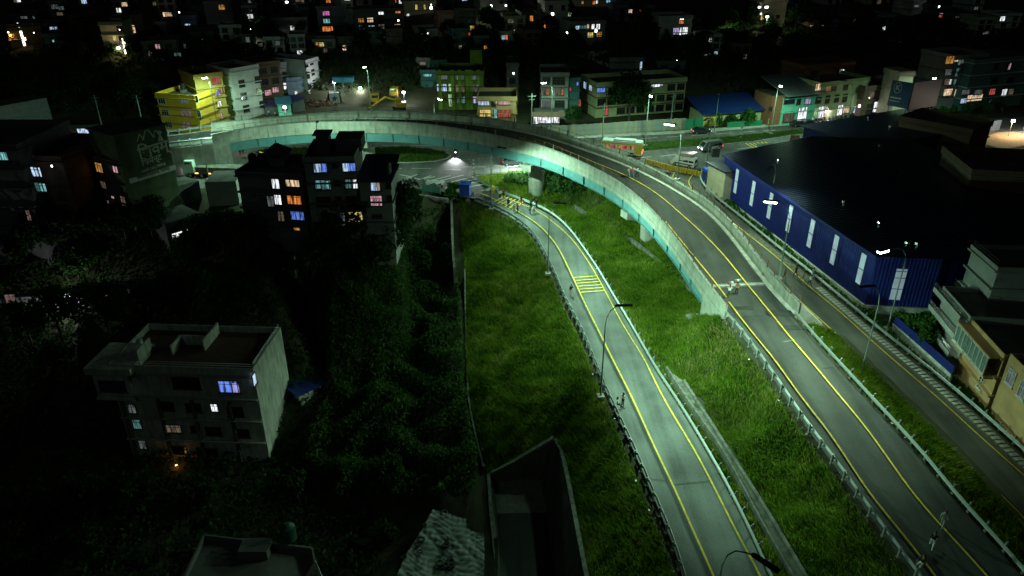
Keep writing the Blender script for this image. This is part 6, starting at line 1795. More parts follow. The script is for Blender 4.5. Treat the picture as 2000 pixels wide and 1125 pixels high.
def quads(name, V, m):
    n = len(V)
    me = bpy.data.meshes.new(name)
    me.vertices.add(n * 4); me.vertices.foreach_set('co', V.ravel())
    me.loops.add(n * 4); me.loops.foreach_set('vertex_index', np.arange(n * 4, dtype=np.int32))
    me.polygons.add(n); me.polygons.foreach_set('loop_start', np.arange(0, n * 4, 4, dtype=np.int32)); me.polygons.foreach_set('loop_total', np.full(n, 4, np.int32))
    me.update(calc_edges=True)
    me.materials.append(m)
    return me


def tree_proto(h, r, n, m, squash=.75, trunk_h=.35, seed=0):
    g = np.random.default_rng(seed)
    mb = MB()
    mb.tube([(0, 0, -.5), (.05, 0, h * .3), (-.05, .1, h * .62), (.1, .05, h * .9)], [.05 * h * .55, .04 * h * .5, .022 * h * .5, .03], 7)
    cs = []
    for i in range(9):
        a = i * 2.4 + g.uniform(-.4, .4); zz = h * g.uniform(trunk_h, .85)
        rr = r * g.uniform(.35, .8)
        tip = Vector((math.cos(a) * rr, math.sin(a) * rr, zz + h * g.uniform(.05, .2)))
        mb.tube([(0, 0, zz * .75), tip * .55 + Vector((0, 0, zz * .38)), tip], [.02 * h * .4, .014 * h * .4, .02], 5)
        cs.append((tip, r * g.uniform(.35, .6)))
    cs.append((Vector((0, 0, h * .92)), r * .5))
    P = []
    for c, cr in cs:
        k = n // len(cs)
        q_ = g.normal(size=(k, 3)); q_ /= np.linalg.norm(q_, axis=1)[:, None]
        q_ *= (g.uniform(.25, 1, k) ** .45)[:, None] * cr * (1 + .3 * np.sin(q_[:, :1] * 5 + q_[:, 1:2] * 4))
        q_[:, 2] *= squash
        P.append(q_ + np.array(tuple(c)))
    P = np.concatenate(P)
    return mb.mesh('trunk', M_BARK), quads('crown', leaf_mesh(P, .36 if r > 2.2 else .26), m)


PROTO = {}
for k_, a in {'broad': (8.5, 4.2, 2600, M_LEAF, .7, .4, 1), 'round': (6.0, 2.7, 1500, M_LEAF, .85, .3, 2), 'slim': (7.5, 1.7, 1200, M_LEAF, 1.3, .2, 3), 'bush': (2.6, 1.7, 900, M_LEAF, .8, .1, 4), 'green': (5.5, 2.8, 1600, M_LEAF2, .9, .25, 5), 'gbush': (2.2, 1.5, 800, M_LEAF2, .8, .1, 6), 'shoot': (3.4, .9, 500, M_LEAF2, 1.6, .1, 8)}.items():
    PROTO[k_] = tree_proto(*a)
M_AMBER_TINT = leafy('amberlight_tint_leaves', (.10, .06, .01), (.22, .13, .02), (.3, .2, .04), .8, .3)  # amber light falling on one tree, put into its leaf colour
PROTO['amber'] = tree_proto(7.0, 3.0, 1500, M_AMBER_TINT, .9, .35, 7)


def tree(kind, p, s, label, cat='tree', group=None, name='tree'):
    o_ = empty(name, p, random.uniform(0, 6.3), label, cat, group)
    o_.scale = (s * random.uniform(.88, 1.15), s * random.uniform(.88, 1.15), s * random.uniform(.88, 1.15))
    tr, cr = PROTO[kind]
    link('trunk', tr, o_); link('crown', cr, o_)
    return o_


tree('broad', at(1228, 237, ZJ), 1.22, 'broad dark tree standing in front of the long pale green block')
tree('broad', at(120, 660, -7.5), .95, 'dark leafy tree silhouetted against the white lit house on the left')
tree('broad', at(215, 650, -7.2), .9, 'dark spreading tree right of the glaring flood lamp on the left')
tree('round', at(60, 665, -8), .9, 'rounded dark tree left of the flood lit house front')
tree('amber', ground(1248, 62), .9, 'round tree glowing amber near the lone white villa')
tree('green', ground(955, 56), 1.1, 'lamp lit green tree beside the dark tall house at the top centre')
tree('green', ground(968, 62), 1.0, 'second lamp lit green tree at the top centre, lower and farther right')
tree('green', ground(1425, 66), .9, 'headlamp lit green tree at the bend of the upper lane')
tree('green', at(1460, 246, ZJ), .62, 'leafy bush growing in front of the blue roofed shed wall', 'bush', name='bush')
tree('green', at(1430, 247, ZJ), .5, 'smaller bush at the corner of the yellow shed wall', 'bush', name='bush')
tree('gbush', at(884, 386, 3.6), .9, 'green bush under the blue booth', 'bush', name='bush')
tree('broad', at(1120, 250, ZJ), .5, 'low dark spreading tree beside the white lit shop', group=None)
tree('shoot', at(1404, 250, ZJ), .9, 'upright young plant beside the yellow shed corner', 'plant', name='plant')
for i, (px, py, s) in enumerate(((1858, 228, .45), (1892, 224, .42), (1925, 221, .5), (1948, 219, .5), (1838, 232, .5), (1905, 219, .35))):
    tree('green', at(px, py, ZJ), s, 'small street tree on the verge below the white and teal house', group='verge trees on the far right')
for px, py, s in ((1765, 655, 1.0), (1782, 662, 1.2), (1798, 672, 1.3), (1808, 690, 1.0), (1752, 638, .8)):
    tree('gbush', at(px, py, 2.6), s, 'broad leafed bush behind the low blue topped wall', 'bush', 'bushes behind the blue topped wall', 'bush')
for px, py, s in ((330, 305, 0), ):
    pass
GT = 'dark trees on the slope behind the highway'
for i in range(86):
    px = random.uniform(470, 1500); py = random.choice((random.uniform(84, 132), random.uniform(84, 132), random.uniform(40, 80)))
    if 1130 < px < 1210 and 85 < py < 130: continue
    p = ground(px, py)
    k = random.choice(('round', 'round', 'bush', 'slim', 'broad'))
    tree(k, p, random.uniform(.55, .95) * (1.5 if k == 'bush' else .8), 'dark leafy tree in the unlit belt between highway and slope houses', group=GT)
GT = 'dark trees on the right slope'
for i in range(54):
    p = ground(random.uniform(1350, 2000), random.uniform(48, 150))
    k = random.choice(('round', 'round', 'bush', 'broad'))
    tree(k, p, random.uniform(.6, 1.0) * (1.5 if k == 'bush' else .8), 'dark leafy tree on the unlit right hand slope above the shops', group=GT)
GT = 'dark trees on the left slope'
for i in range(40):
    p = ground(random.uniform(-20, 480), random.uniform(100, 215))
    if p.z < 4.2: continue
    k = random.choice(('round', 'bush', 'bush', 'broad'))
    tree(k, p, random.uniform(.6, 1.0) * (1.4 if k == 'bush' else .75), 'dark leafy tree on the unlit left slope above the road', group=GT)
GT = 'dark trees around the lower left houses'
for i in range(36):
    px, py = random.uniform(-20, 560), random.uniform(520, 800)
    if 190 < px < 600 and py > 600: continue
    tree(random.choice(('round', 'bush', 'bush', 'green')), ground(px, py), random.uniform(.5, .85), 'dark leafy tree among the unlit houses at the lower left', group=GT)
for i in range(24):
    px, py = random.uniform(-20, 760), random.uniform(940, 1115)
    if 350 < px < 660 and py > 1000: continue
    tree(random.choice(('bush', 'bush', 'round')), ground(px, py), random.uniform(.5, .9), 'dark bush in the black ground at the bottom left', 'bush', 'dark bushes at the bottom left', 'bush')


for i, (px, py, k, s) in enumerate(((488, 498, 'broad', .8), (520, 512, 'round', 1.1), (552, 504, 'broad', .85), (590, 515, 'round', 1.15), (622, 508, 'broad', .8), (655, 514, 'round', 1.1), (688, 496, 'broad', 1.1), (715, 494, 'round', 1.4), (745, 490, 'broad', 1.05), (772, 490, 'round', 1.5), (788, 486, 'round', 1.3), (756, 512, 'broad', .9), (540, 540, 'broad', .8), (640, 545, 'broad', .9), (730, 540, 'broad', .8), (440, 500, 'broad', .8), (400, 510, 'round', 1.1),
                                  (300, 470, 'broad', .7), (250, 478, 'broad', .75), (200, 482, 'round', 1.0), (150, 500, 'broad', .9), (100, 505, 'broad', .8), (60, 520, 'round', 1.0))):
    tree(k, ground(px, py), s, 'dark tree in the thicket below the dark row houses', group='dark trees below the row houses')


def thicket(name, poly_px, dens, hmax, size, m, zoff=0.0):
    poly = [ground(x, y) for x, y in poly_px]
    a = np.array([(p.x, p.y) for p in poly])
    x0, y0 = a.min(0); x1, y1 = a.max(0)
    n = int((x1 - x0) * (y1 - y0) * dens)
    X, Y = rng.uniform(x0, x1, n), rng.uniform(y0, y1, n)
    k = inside(a, X, Y)
    X, Y = X[k], Y[k]
    cl = .5 + .5 * np.sin(X * .7 + 1.7 * np.sin(Y * .45)) * np.sin(Y * .6 + 1.3 * np.sin(X * .5))
    H = hmax * (.35 + .65 * cl) * rng.uniform(.25, 1.0, len(X)) ** .5
    P = np.stack([X, Y, hz(X, Y) + H], 1)
    V = leaf_mesh(P, size)
    # leaves hang: stretch the long axis upwards
    V[:, 2, 2] += size * .5; V[:, 0, 2] -= size * .3
    return tag(link(name, quads(name, V, m)), kind='stuff')


M_REED = leafy('reed_leaves', (.022, .055, .014), (.055, .11, .03), (.12, .15, .06), .5, .35)
thicket('thicket', [(790, 455), (884, 470), (894, 560), (902, 640), (906, 760), (918, 850), (934, 915), (925, 990), (860, 985), (650, 985), (560, 920), (600, 850), (640, 800), (640, 640), (560, 580), (500, 490)], 60, 2.9, .25, M_REED)
thicket('undergrowth', [(-30, 560), (480, 500), (600, 600), (640, 800), (540, 920), (640, 1000), (760, 1010), (740, 1125), (-30, 1125)], 9, 1.4, .32, M_LEAF)
thicket('undergrowth', [(-30, 430), (480, 440), (480, 510), (-30, 565)], 14, 1.5, .28, M_LEAF)
thicket('undergrowth', [(790, 455), (830, 430), (884, 440), (884, 400), (870, 400), (815, 425)], 22, .9, .25, M_REED)
thicket('undergrowth', [(985, 352), (1030, 342), (1090, 345), (1180, 352), (1150, 372), (1110, 386), (1070, 384), (1064, 360), (1020, 366), (985, 364)], 30, 1.6, .3, M_LEAF)
thicket('roadside_weeds', [(1410, 385), (1440, 405), (1520, 462), (1690, 600), (1730, 640), (1716, 641), (1600, 553), (1500, 474), (1420, 410)], 26, .8, .25, M_LEAF2)
thicket('hillside_scrub', [(440, 150), (820, 180), (1050, 165), (1340, 165), (1500, 200), (1500, 40), (1200, 80), (700, 80), (440, 90)], 2.6, 1.8, .55, M_LEAF)
thicket('hillside_scrub', [(1500, 180), (2010, 120), (2010, 40), (1500, 60)], 1.6, 1.8, .6, M_LEAF)
thicket('hillside_scrub', [(-30, 220), (280, 235), (300, 180), (460, 120), (460, 90), (-30, 105)], 2.0, 1.5, .5, M_LEAF)
thicket('grass_clumps', [(905, 470), (935, 440), (1000, 530), (1060, 640), (1130, 760), (1180, 850), (1240, 1000), (1300, 1125), (1160, 1125), (1120, 940), (1095, 860), (1000, 890), (950, 910), (915, 780)], 1.2, .7, .2, M_LEAF2)
thicket('grass_clumps', [(1190, 520), (1300, 620), (1420, 640), (1640, 960), (1780, 1125), (1580, 1125), (1400, 820), (1310, 690), (1240, 620)], 1.0, .6, .18, M_LEAF2)

# ---------------------------------------------------------------- people
def body_mesh(J, edges, name):
    names = list(J)
    me = bpy.data.meshes.new(name)
    me.from_pydata([J[n][0] for n in names], [(names.index(a), names.index(b)) for a, b in edges], [])
    o_ = bpy.data.objects.new(name, me); col.objects.link(o_)
    md = o_.modifiers.new('skin', 'SKIN'); md.use_smooth_shade = True
    for i, n in enumerate(names):
        sv = me.skin_vertices[0].data[i]
        r = J[n][1]
        sv.radius = r if isinstance(r, tuple) else (r, r)
        sv.use_root = (n == 'pelvis')
    ss = o_.modifiers.new('sub', 'SUBSURF'); ss.levels = 1; ss.render_levels = 1
    dg = bpy.context.evaluated_depsgraph_get()
    m2 = bpy.data.meshes.new_from_object(o_.evaluated_get(dg))
    bpy.data.objects.remove(o_); bpy.data.meshes.remove(me)
    idx = []
    pts = {n: Vector(J[n][0]) for n in names}
    for f in m2.polygons:
        c = f.center
        best, bn = 1e9, None
        for a, b in edges:
            A, B = pts[a], pts[b]
            t = max(0, min(1, (c - A).dot(B - A) / max(1e-9, (B - A).length_squared)))
            d = (A + (B - A) * t - c).length
            if d < best: best, bn = d, (b if t > .3 else a)
        if bn.startswith(('head', 'hand', 'neck', 'nose')) or bn.startswith(('thumb', 'finger')): k = 0
        elif bn.startswith(('knee', 'ankle', 'hip', 'pelvis')): k = 2
        elif bn.startswith('toe'): k = 3
        else: k = 1
        idx.append(k)
    for _ in range(4): m2.materials.append(None)
    m2.polygons.foreach_set('material_index', idx)
    return m2


EDG = [('pelvis', 'waist'), ('waist', 'chest'), ('chest', 'neck'), ('neck', 'head'), ('head', 'headtop'), ('chest', 'shoulderL'), ('shoulderL', 'elbowL'), ('elbowL', 'handL'), ('handL', 'fingerL'), ('chest', 'shoulderR'), ('shoulderR', 'elbowR'), ('elbowR', 'handR'), ('handR', 'fingerR'),
       ('pelvis', 'hipL'), ('hipL', 'kneeL'), ('kneeL', 'ankleL'), ('ankleL', 'toeL'), ('pelvis', 'hipR'), ('hipR', 'kneeR'), ('kneeR', 'ankleR'), ('ankleR', 'toeR')]


def pose(kind):
    J = {'pelvis': ((0, 0, .93), (.15, .11)), 'waist': ((0, .01, 1.12), (.14, .10)), 'chest': ((0, 0, 1.34), (.17, .11)), 'neck': ((0, .02, 1.49), .06), 'head': ((0, .045, 1.60), (.085, .10)), 'headtop': ((0, .04, 1.69), .07),
         'shoulderL': ((-.19, 0, 1.41), .065), 'elbowL': ((-.25, -.02, 1.13), .048), 'handL': ((-.24, .08, .90), .036), 'fingerL': ((-.235, .12, .80), .028), 'shoulderR': ((.19, 0, 1.41), .065), 'elbowR': ((.25, -.02, 1.13), .048), 'handR': ((.24, .08, .90), .036), 'fingerR': ((.235, .12, .80), .028),
         'hipL': ((-.10, 0, .88), .095), 'kneeL': ((-.10, .03, .49), .065), 'ankleL': ((-.10, -.01, .09), .045), 'toeL': ((-.11, .14, .04), .04), 'hipR': ((.10, 0, .88), .095), 'kneeR': ((.10, .03, .49), .065), 'ankleR': ((.10, -.01, .09), .045), 'toeR': ((.11, .14, .04), .04)}
    def mv(n, x, y, z): J[n] = ((x, y, z), J[n][1])
    if kind in ('walk', 'carry', 'stride'):
        k = 1.3 if kind == 'stride' else 1.0
        mv('kneeL', -.10, .18 * k, .50); mv('ankleL', -.10, .26 * k, .09); mv('toeL', -.11, .41 * k, .05); mv('kneeR', .10, -.06, .48); mv('ankleR', .10, -.34 * k, .16); mv('toeR', .11, -.24 * k, .04)
        mv('elbowL', -.25, -.14, 1.15); mv('handL', -.24, -.12, .91); mv('fingerL', -.23, -.1, .81); mv('elbowR', .25, .08, 1.14); mv('handR', .22, .26, .98); mv('fingerR', .2, .34, .92)
    if kind == 'carry':
        mv('elbowR', .27, .2, 1.36); mv('handR', .20, .22, 1.62); mv('fingerR', .16, .2, 1.70); mv('elbowL', -.27, .18, 1.36); mv('handL', -.20, .22, 1.60); mv('fingerL', -.16, .2, 1.69)
    if kind == 'phone':
        mv('elbowR', .24, .10, 1.14); mv('handR', .08, .30, 1.24); mv('fingerR', .04, .34, 1.30); mv('elbowL', -.24, .08, 1.14); mv('handL', -.08, .30, 1.22); mv('fingerL', -.04, .34, 1.28); mv('head', 0, .08, 1.59)
    if kind in ('sit', 'ride'):
        dz = -.22 if kind == 'sit' else -.1
        for n in list(J):
            x, y, z = J[n][0]
            if not n.startswith(('knee', 'ankle', 'toe')): mv(n, x, y, z + dz)
        h = .88 + dz
        mv('kneeL', -.13, .40, h - .06); mv('ankleL', -.13, .42 if kind == 'sit' else .2, .20 if kind == 'sit' else .32); mv('toeL', -.13, .56 if kind == 'sit' else .34, .16 if kind == 'sit' else .28)
        mv('kneeR', .13, .40, h - .06); mv('ankleR', .13, .44 if kind == 'sit' else .2, .20 if kind == 'sit' else .32); mv('toeR', .13, .58 if kind == 'sit' else .34, .16 if kind == 'sit' else .28)
        mv('elbowL', -.26, .14, 1.14 + dz); mv('handL', -.2, .36, 1.05 + dz); mv('fingerL', -.18, .44, 1.03 + dz); mv('elbowR', .26, .14, 1.14 + dz); mv('handR', .2, .36, 1.05 + dz); mv('fingerR', .18, .44, 1.03 + dz)
        if kind == 'ride':
            mv('handL', -.28, .52, 1.0); mv('fingerL', -.3, .6, .98); mv('handR', .28, .52, 1.0); mv('fingerR', .3, .6, .98); mv('elbowL', -.3, .22, 1.08); mv('elbowR', .3, .22, 1.08)
    return J


POSES = {k: body_mesh(pose(k), EDG, 'person') for k in ('stand', 'walk', 'stride', 'carry', 'phone', 'sit', 'ride')}
HAIRZ = {'sit': -.22, 'ride': -.1}
hm = MB(); hm.tube([(0, .0, 1.58), (0, -.01, 1.66), (0, .015, 1.72), (0, .03, 1.755)], [.085, .112, .095, .03], 10); 
hl = MB(); hl.tube([(0, -.06, 1.36), (0, -.07, 1.5), (0, -.02, 1.66), (0, .02, 1.755)], [.09, .11, .115, .03], 10)
M_HAIR = mat('black_hair', (.012, .010, .009), .6, 0, .2, 9)
HAIR = {0: hm.mesh('hair', M_HAIR), 1: hl.mesh('hair', M_HAIR)}
hp_ = MB(); hp_.tube([(0, .03, 1.55), (0, .03, 1.64), (0, .03, 1.74), (0, .03, 1.79)], [.125, .14, .11, .03], 12)
M_SKIN = mat('brown_skin', (.30, .16, .10), .6, 0, .1, 6)
M_SHOE = mat('dark_shoes', (.03, .03, .03), .6, 0, .2, 6)
CLO = {n: mat('cloth_' + n, c, .9, 0, .15, 8) for n, c in {'white': (.72, .72, .70), 'black': (.02, .02, .022), 'maroon': (.20, .03, .035), 'red': (.5, .03, .03), 'grey': (.30, .31, .31), 'navy': (.03, .04, .09), 'tan': (.42, .27, .11), 'green': (.10, .17, .09), 'teal': (.22, .42, .38), 'brown': (.15, .09, .05), 'blue': (.10, .22, .42), 'pink': (.55, .30, .30), 'khaki': (.30, .25, .14)}.items()}


def person(p, face, kind, shirt, legs, label, hair=0, s=1.0, group=None):
    me = POSES[kind].copy()
    for i, m in enumerate((M_SKIN, CLO[shirt], CLO[legs], M_SHOE)): me.materials[i] = m
    o_ = link('person', me, None, p, face)
    o_.scale = (s, s, s)
    tag(o_, label, 'person', group)
    link('hair', HAIR[hair], o_, (0, .02 if kind != 'phone' else .04, HAIRZ.get(kind, 0)))
    return o_


def dz(line_l, line_r, px, py, z0):
    La, Ra = line_l, line_r
    z = z0
    for _ in range(4):
        p = at(px, py, z)
        l = min(La, key=lambda q_: (q_ - p).xy.length); r = min(Ra, key=lambda q_: (q_ - p).xy.length)
        a, b = (l - p).xy.length, (r - p).xy.length
        z = (l.z * b + r.z * a) / (a + b)
    return at(px, py, z)


AL, AR = up(A_gl, -.58), up(A_gr, -.58)
BL_, BR_ = up(B_gl, -.58), up(B_gr, -.58)
DL, DR = near_in, far_in
CLl, CRr = up(C_yl, .02), up(C_gr, -.58)
WG = 'pedestrians strolling at the top of the loop road'
for px, py, f, k, s_, l_, lb, h_ in ((976.5, 389, 2.8, 'walk', 'white', 'black', 'person in a white shirt walking beside the yellow hatching, farthest left of the strollers', 0), (984, 386, 2.6, 'walk', 'maroon', 'black', 'person in maroon walking just behind the white shirted one on the hatching', 0), (993, 405, .3, 'stand', 'black', 'black', 'person all in black standing on the yellow hatching', 0),
                                     (1004, 417, -.4, 'walk', 'grey', 'grey', 'person in pale grey walking by the left guardrail next to a maroon top', 1), (1011, 416.5, -.2, 'walk', 'maroon', 'black', 'person in a maroon top walking right of the pale grey one', 0), (1018, 399, 3.0, 'walk', 'black', 'red', 'lone person in black with a red hem right of the hatching', 1),
                                     (1035, 419, .1, 'walk', 'grey', 'navy', 'person in light grey walking in the front pair of the group', 0), (1043, 418.5, .2, 'walk', 'white', 'grey', 'person in white walking in the front pair, right hand side', 0), (1037, 407, 3.1, 'stand', 'black', 'black', 'person in black standing behind the front pair', 0), (1041.5, 402.5, 3.0, 'walk', 'black', 'grey', 'person in black farthest back by the inner guardrail', 0), (1047.5, 406.5, 2.9, 'walk', 'black', 'navy', 'person in dark clothes closest to the inner guardrail', 1)):
    person(dz(AL, AR, px, py, 1.5), f, k, s_, l_, lb, h_, 1.0, WG)
person(dz(AL, AR, 1115, 577, 0), .2, 'walk', 'black', 'pink', 'lone person in a dark shirt walking left of the striped bumps')
person(dz(AL, AR, 1216, 793, .9), 2.2, 'phone', 'white', 'black', 'person in a white top standing beside the tall lamp and guardrail', 1)
person(dz(AL, AR, 1205, 799, .9) + Vector((0, 0, .05)), -1.9, 'sit', 'white', 'black', 'person in white sitting against the guardrail by the tall lamp', 1)
v1 = person(dz(BL_, BR_, 1423, 581, 6.3), 2.9, 'carry', 'white', 'green', 'vendor in a white shirt carrying goods on the flyover by the joint')
v2 = person(dz(BL_, BR_, 1438, 576, 6.3), 3.0, 'carry', 'tan', 'black', 'vendor in a tan jacket carrying goods on the flyover by the joint')
for v_, cols, lb in ((v1, ('red', 'blue', 'white'), 'bundle of red, blue and white goods held up by the white shirted vendor'), (v2, ('tan', 'white', 'blue'), 'bundle of yellow, white and blue goods held up by the tan jacketed vendor')):
    b_ = empty('goods_bundle', v_.location + Vector((0, .12, 1.86)), .3, lb, 'bundle')
    for i, c in enumerate(cols):
        mb = MB(); mb.tube([(-.26 + i * .26, 0, -.10), (-.26 + i * .26, 0, .02), (-.26 + i * .26, .03, .14), (-.26 + i * .26, .02, .22)], [.08, .16, .15, .05], 9); mb.build('bag', CLO[c], b_)
person(dz(BL_, BR_, 1817, 1071, 3.7), 2.6, 'walk', 'black', 'white', 'person in a black top and white trousers walking down the flyover ramp', 1)
person(dz(BL_, BR_, 1838, 1030, 4.0), 2.4, 'walk', 'grey', 'grey', 'person in pale clothes just ahead on the yellow line of the ramp', 1)
person(dz(BL_, BR_, 1797, 1112, 3.5), 2.0, 'sit', 'black', 'white', 'person in black with white trousers crouching by the ramp guardrail', 1)
for px, py, f, k, s_, l_, lb, s in ((1531, 546, .2, 'walk', 'brown', 'brown', 'small person in brown close to the parapet on the service road', .85), (1553, 541, .5, 'walk', 'black', 'black', 'person in dark clothes walking on the service road', 1), (1567, 551, .5, 'stride', 'tan', 'khaki', 'person in tan walking on the service road beside the white shirt', 1), (1580, 559, .5, 'walk', 'white', 'black', 'person in a white shirt nearest on the service road', 1), (1586, 545, .5, 'walk', 'teal', 'grey', 'person in teal by the guardrail of the service road', 1)):
    person(dz(CLl, CRr, px, py, 3), f, k, s_, l_, lb, 0, s)
for px, py, f, k, s_, l_, lb in ((1227, 347, .7, 'walk', 'khaki', 'grey', 'person in khaki walking on the flyover deck, left of three'), (1234.5, 347, .7, 'walk', 'red', 'blue', 'person in a red shirt in the middle of three on the flyover'), (1244, 346, .8, 'walk', 'teal', 'black', 'person in pale green by the far parapet of the flyover'), (530, 243, 1.5, 'stand', 'white', 'blue', 'person in white and blue on the far left of the flyover deck'), (651, 232, 1.6, 'stand', 'grey', 'black', 'person on the flyover crown, darker of a pair'), (656, 232, 1.6, 'stand', 'white', 'grey', 'person on the flyover crown, whiter of a pair'), (921, 249, 2.2, 'walk', 'blue', 'black', 'person in blue alone on the flyover above the junction')):
    person(dz(DL, DR, px, py, 10), f, k, s_, l_, lb)
for px, lb in ((470, 'left of two dark figures standing under the western end of the flyover'), (476.5, 'right of two dark figures standing under the western end of the flyover')):
    person(at(px, 304, ZJ), .4, 'stand', 'black', 'black', lb)
person(at(526, 228, ZJ), 1.2, 'stand', 'white', 'navy', 'person standing left of the mint cabin in a white shirt')
person(at(538, 229, ZJ), .2, 'sit', 'grey', 'navy', 'person seated at the front of the mint cabin')
person(at(1586, 242, ZJ), 2.5, 'stand', 'white', 'navy', 'person standing in front of the bright shops on the right')

# ---------------------------------------------------------------- vehicles
M_TYRE = mat('tyre_rubber', (.02, .02, .02), .8, 0, .2, 6)
M_RIM = mat('steel_rim', (.35, .35, .36), .4, .7, .1, 4)
M_VGL = mat('vehicle_glass', (.015, .02, .022), .08, 0, .1, 2, .8)
HEADL = glow('headlight_white', (.95, 1.0, 1.0), 22, False)
TAILL = glow('tail_light_red', (1.0, .06, .04), 7, False)
AMBL = glow('amber_marker', (1.0, .42, .08), 6, False)
BLUL = glow('blue_marker', (.08, .10, 1.0), 7, False)
wt_ = MB(); wt_.cyl((0, 0, 0), .33, .22, 18, 0, 'y'); WT = wt_.mesh('wheel', M_TYRE)
rm_ = MB(); rm_.cyl((0, 0, 0), .19, .24, 14, 0, 'y'); RM = rm_.mesh('rim', M_RIM)


def wheels(o_, xs_, ty, r=.33):
    for x in xs_:
        for s_ in (-1, 1):
            w_ = link('wheel', WT, o_, (x, s_ * ty, r)); w_.scale = (r / .33,) * 3
            link('rim', RM, w_)


def side_loft(prof, half, top_in=.12, zsplit=None):
    """car body: side profile (x, z) widened to half width, upper part leaning in"""
    mb = MB(); n = len(prof)
    L_, R_ = [], []
    for x, z in prof:
        k = 0 if zsplit is None or z <= zsplit else top_in * min(1, (z - zsplit) / .6)
        L_.append((x, -half + k, z)); R_.append((x, half - k, z))
    fs = [tuple(range(n)), tuple(range(2 * n - 1, n - 1, -1))] + [(i, n + i, n + (i + 1) % n, (i + 1) % n) for i in range(n)]
    mb.add(L_ + R_, fs)
    return mb


def panel(o_, name, pts, m, th=.02):
    """thin plate from four corner points"""
    a, b, c, d = (Vector(p) for p in pts)
    n_ = (b - a).cross(d - a).normalized() * th
    mb = MB(); mb.hexa([a, b, c, d], [a + n_, b + n_, c + n_, d + n_])
    return mb.build(name, m, o_)


def van(p, rz_, label, paint, rack=True, lights=False, L_=4.9, H_=2.05, cat='van', stripe=None):
    o_ = empty('van', p, rz_, label, cat)
    W_ = .88
    prof = [(-L_ / 2, .38), (L_ / 2 - .05, .36), (L_ / 2, .85), (L_ / 2 - .35, 1.10), (L_ / 2 - .95, H_ - .06), (L_ / 2 - 1.4, H_), (-L_ / 2 + .15, H_), (-L_ / 2, H_ - .25)]
    side_loft(prof, W_, .14, 1.0).build('body', paint, o_)
    for s_ in (-1, 1):
        y = s_ * (W_ - .075)
        for x0, x1 in ((L_ / 2 - 1.55, L_ / 2 - .95), (.1, L_ / 2 - 1.7), (-1.15, -.05), (-L_ / 2 + .2, -1.3)):
            mb = MB(); mb.hexa([(x0, y - .03, 1.17), (x1, y - .03, 1.17), (x1, y + .03, 1.17), (x0, y + .03, 1.17)], [(x0, y - .03 - s_ * .08, 1.72), (x1 - (.3 if x1 > 1 else 0), y - .03 - s_ * .08, 1.72), (x1 - (.3 if x1 > 1 else 0), y + .03 - s_ * .08, 1.72), (x0, y + .03 - s_ * .08, 1.72)])
            mb.build('window', M_VGL, o_)
        if stripe:
            mb = MB(); mb.span(-L_ / 2 + .3, L_ / 2 - .9, s_ * (W_ + .012) - .01, s_ * (W_ + .012) + .01, .62, .86); mb.build('stripe', stripe, o_)
    panel(o_, 'windscreen', [(L_ / 2 - .37, -.68, 1.14), (L_ / 2 - .37, .68, 1.14), (L_ / 2 - .9, .62, H_ - .14), (L_ / 2 - .9, -.62, H_ - .14)], M_VGL, .03)
    panel(o_, 'rear_window', [(-L_ / 2 - .005, .66, 1.15), (-L_ / 2 - .005, -.66, 1.15), (-L_ / 2 - .005, -.6, 1.72), (-L_ / 2 - .005, .6, 1.72)], M_VGL, .02)
    for s_ in (-1, 1):
        mb = MB(); mb.box((L_ / 2 - .03, s_ * .62, .74), (.08, .34, .2)); mb.build('headlight', HEADL if lights else M_GLASS, o_)
        mb = MB(); mb.box((-L_ / 2, s_ * .76, .95), (.06, .14, .4)); mb.build('tail_light', TAILL if lights else CLO['maroon'], o_)
    mb = MB(); mb.box((L_ / 2, 0, .46), (.14, 1.7, .2)); mb.build('bumper', M_BLACK, o_)
    mb = MB(); mb.box((-L_ / 2, 0, .46), (.14, 1.7, .2)); mb.build('bumper', M_BLACK, o_)
    wheels(o_, (L_ / 2 - .95, -L_ / 2 + .95), W_ - .1)
    if rack:
        mb = MB()
        for y in (-.62, -.3, 0, .3, .62): mb.box((-.35, y, H_ + .1), (L_ - 1.8, .05, .05))
        for i in range(7): mb.box((-L_ / 2 + .6 + i * .48, 0, H_ + .06), (.05, 1.35, .05))
        for y in (-.66, .66): mb.box((-.35, y, H_ + .22), (L_ - 1.8, .04, .04))
        mb.build('roof_rack', M_RUST, o_)
    if lights: beam(o_, L_ / 2 + .1, .7, 260)
    return o_


def beam(o_, x, z, pw_, c=(.95, 1, 1)):
    ld = bpy.data.lights.new('headlight_beam', 'SPOT'); ld.energy = pw_ * 12; ld.spot_size = R(62); ld.spot_blend = .8; ld.shadow_soft_size = .1; ld.color = c
    lo = bpy.data.objects.new('headlight_beam', ld); col.objects.link(lo); lo.parent = o_; lo.location = (x, 0, z); lo.rotation_euler = (0, R(-74), 0)


def face_rz(a, b):
    d = b - a
    return math.atan2(d.y, d.x)


M_WPAINT = mat('white_vehicle_paint', (.66, .68, .66), .3, 0, .08, 1, .6)
M_SILV = mat('silver_vehicle_paint', (.36, .38, .38), .25, .5, .08, 1, .6)
M_DARKP = mat('dark_vehicle_paint', (.03, .035, .04), .25, .1, .1, 1, .6)
M_YPAINT = mat('yellow_machine_paint', (.34, .20, .02), .5, 0, .2, 1)
a, b = at(1361, 332, ZJ), at(1310, 322, ZJ)
van((a + b) / 2 + Vector((.1, .7, 0)), face_rz(a, b), 'white parked minibus with roof rack and brown side stripes behind the yellow drums', M_WPAINT, True, stripe=CLO['brown'])
a, b = at(1412, 293, ZJ), at(1364, 299, ZJ)
van((a + b) / 2 + Vector((0, .8, 0)), face_rz(a, b), 'silver van with white headlights on, driving left on the highway', M_SILV, False, True)

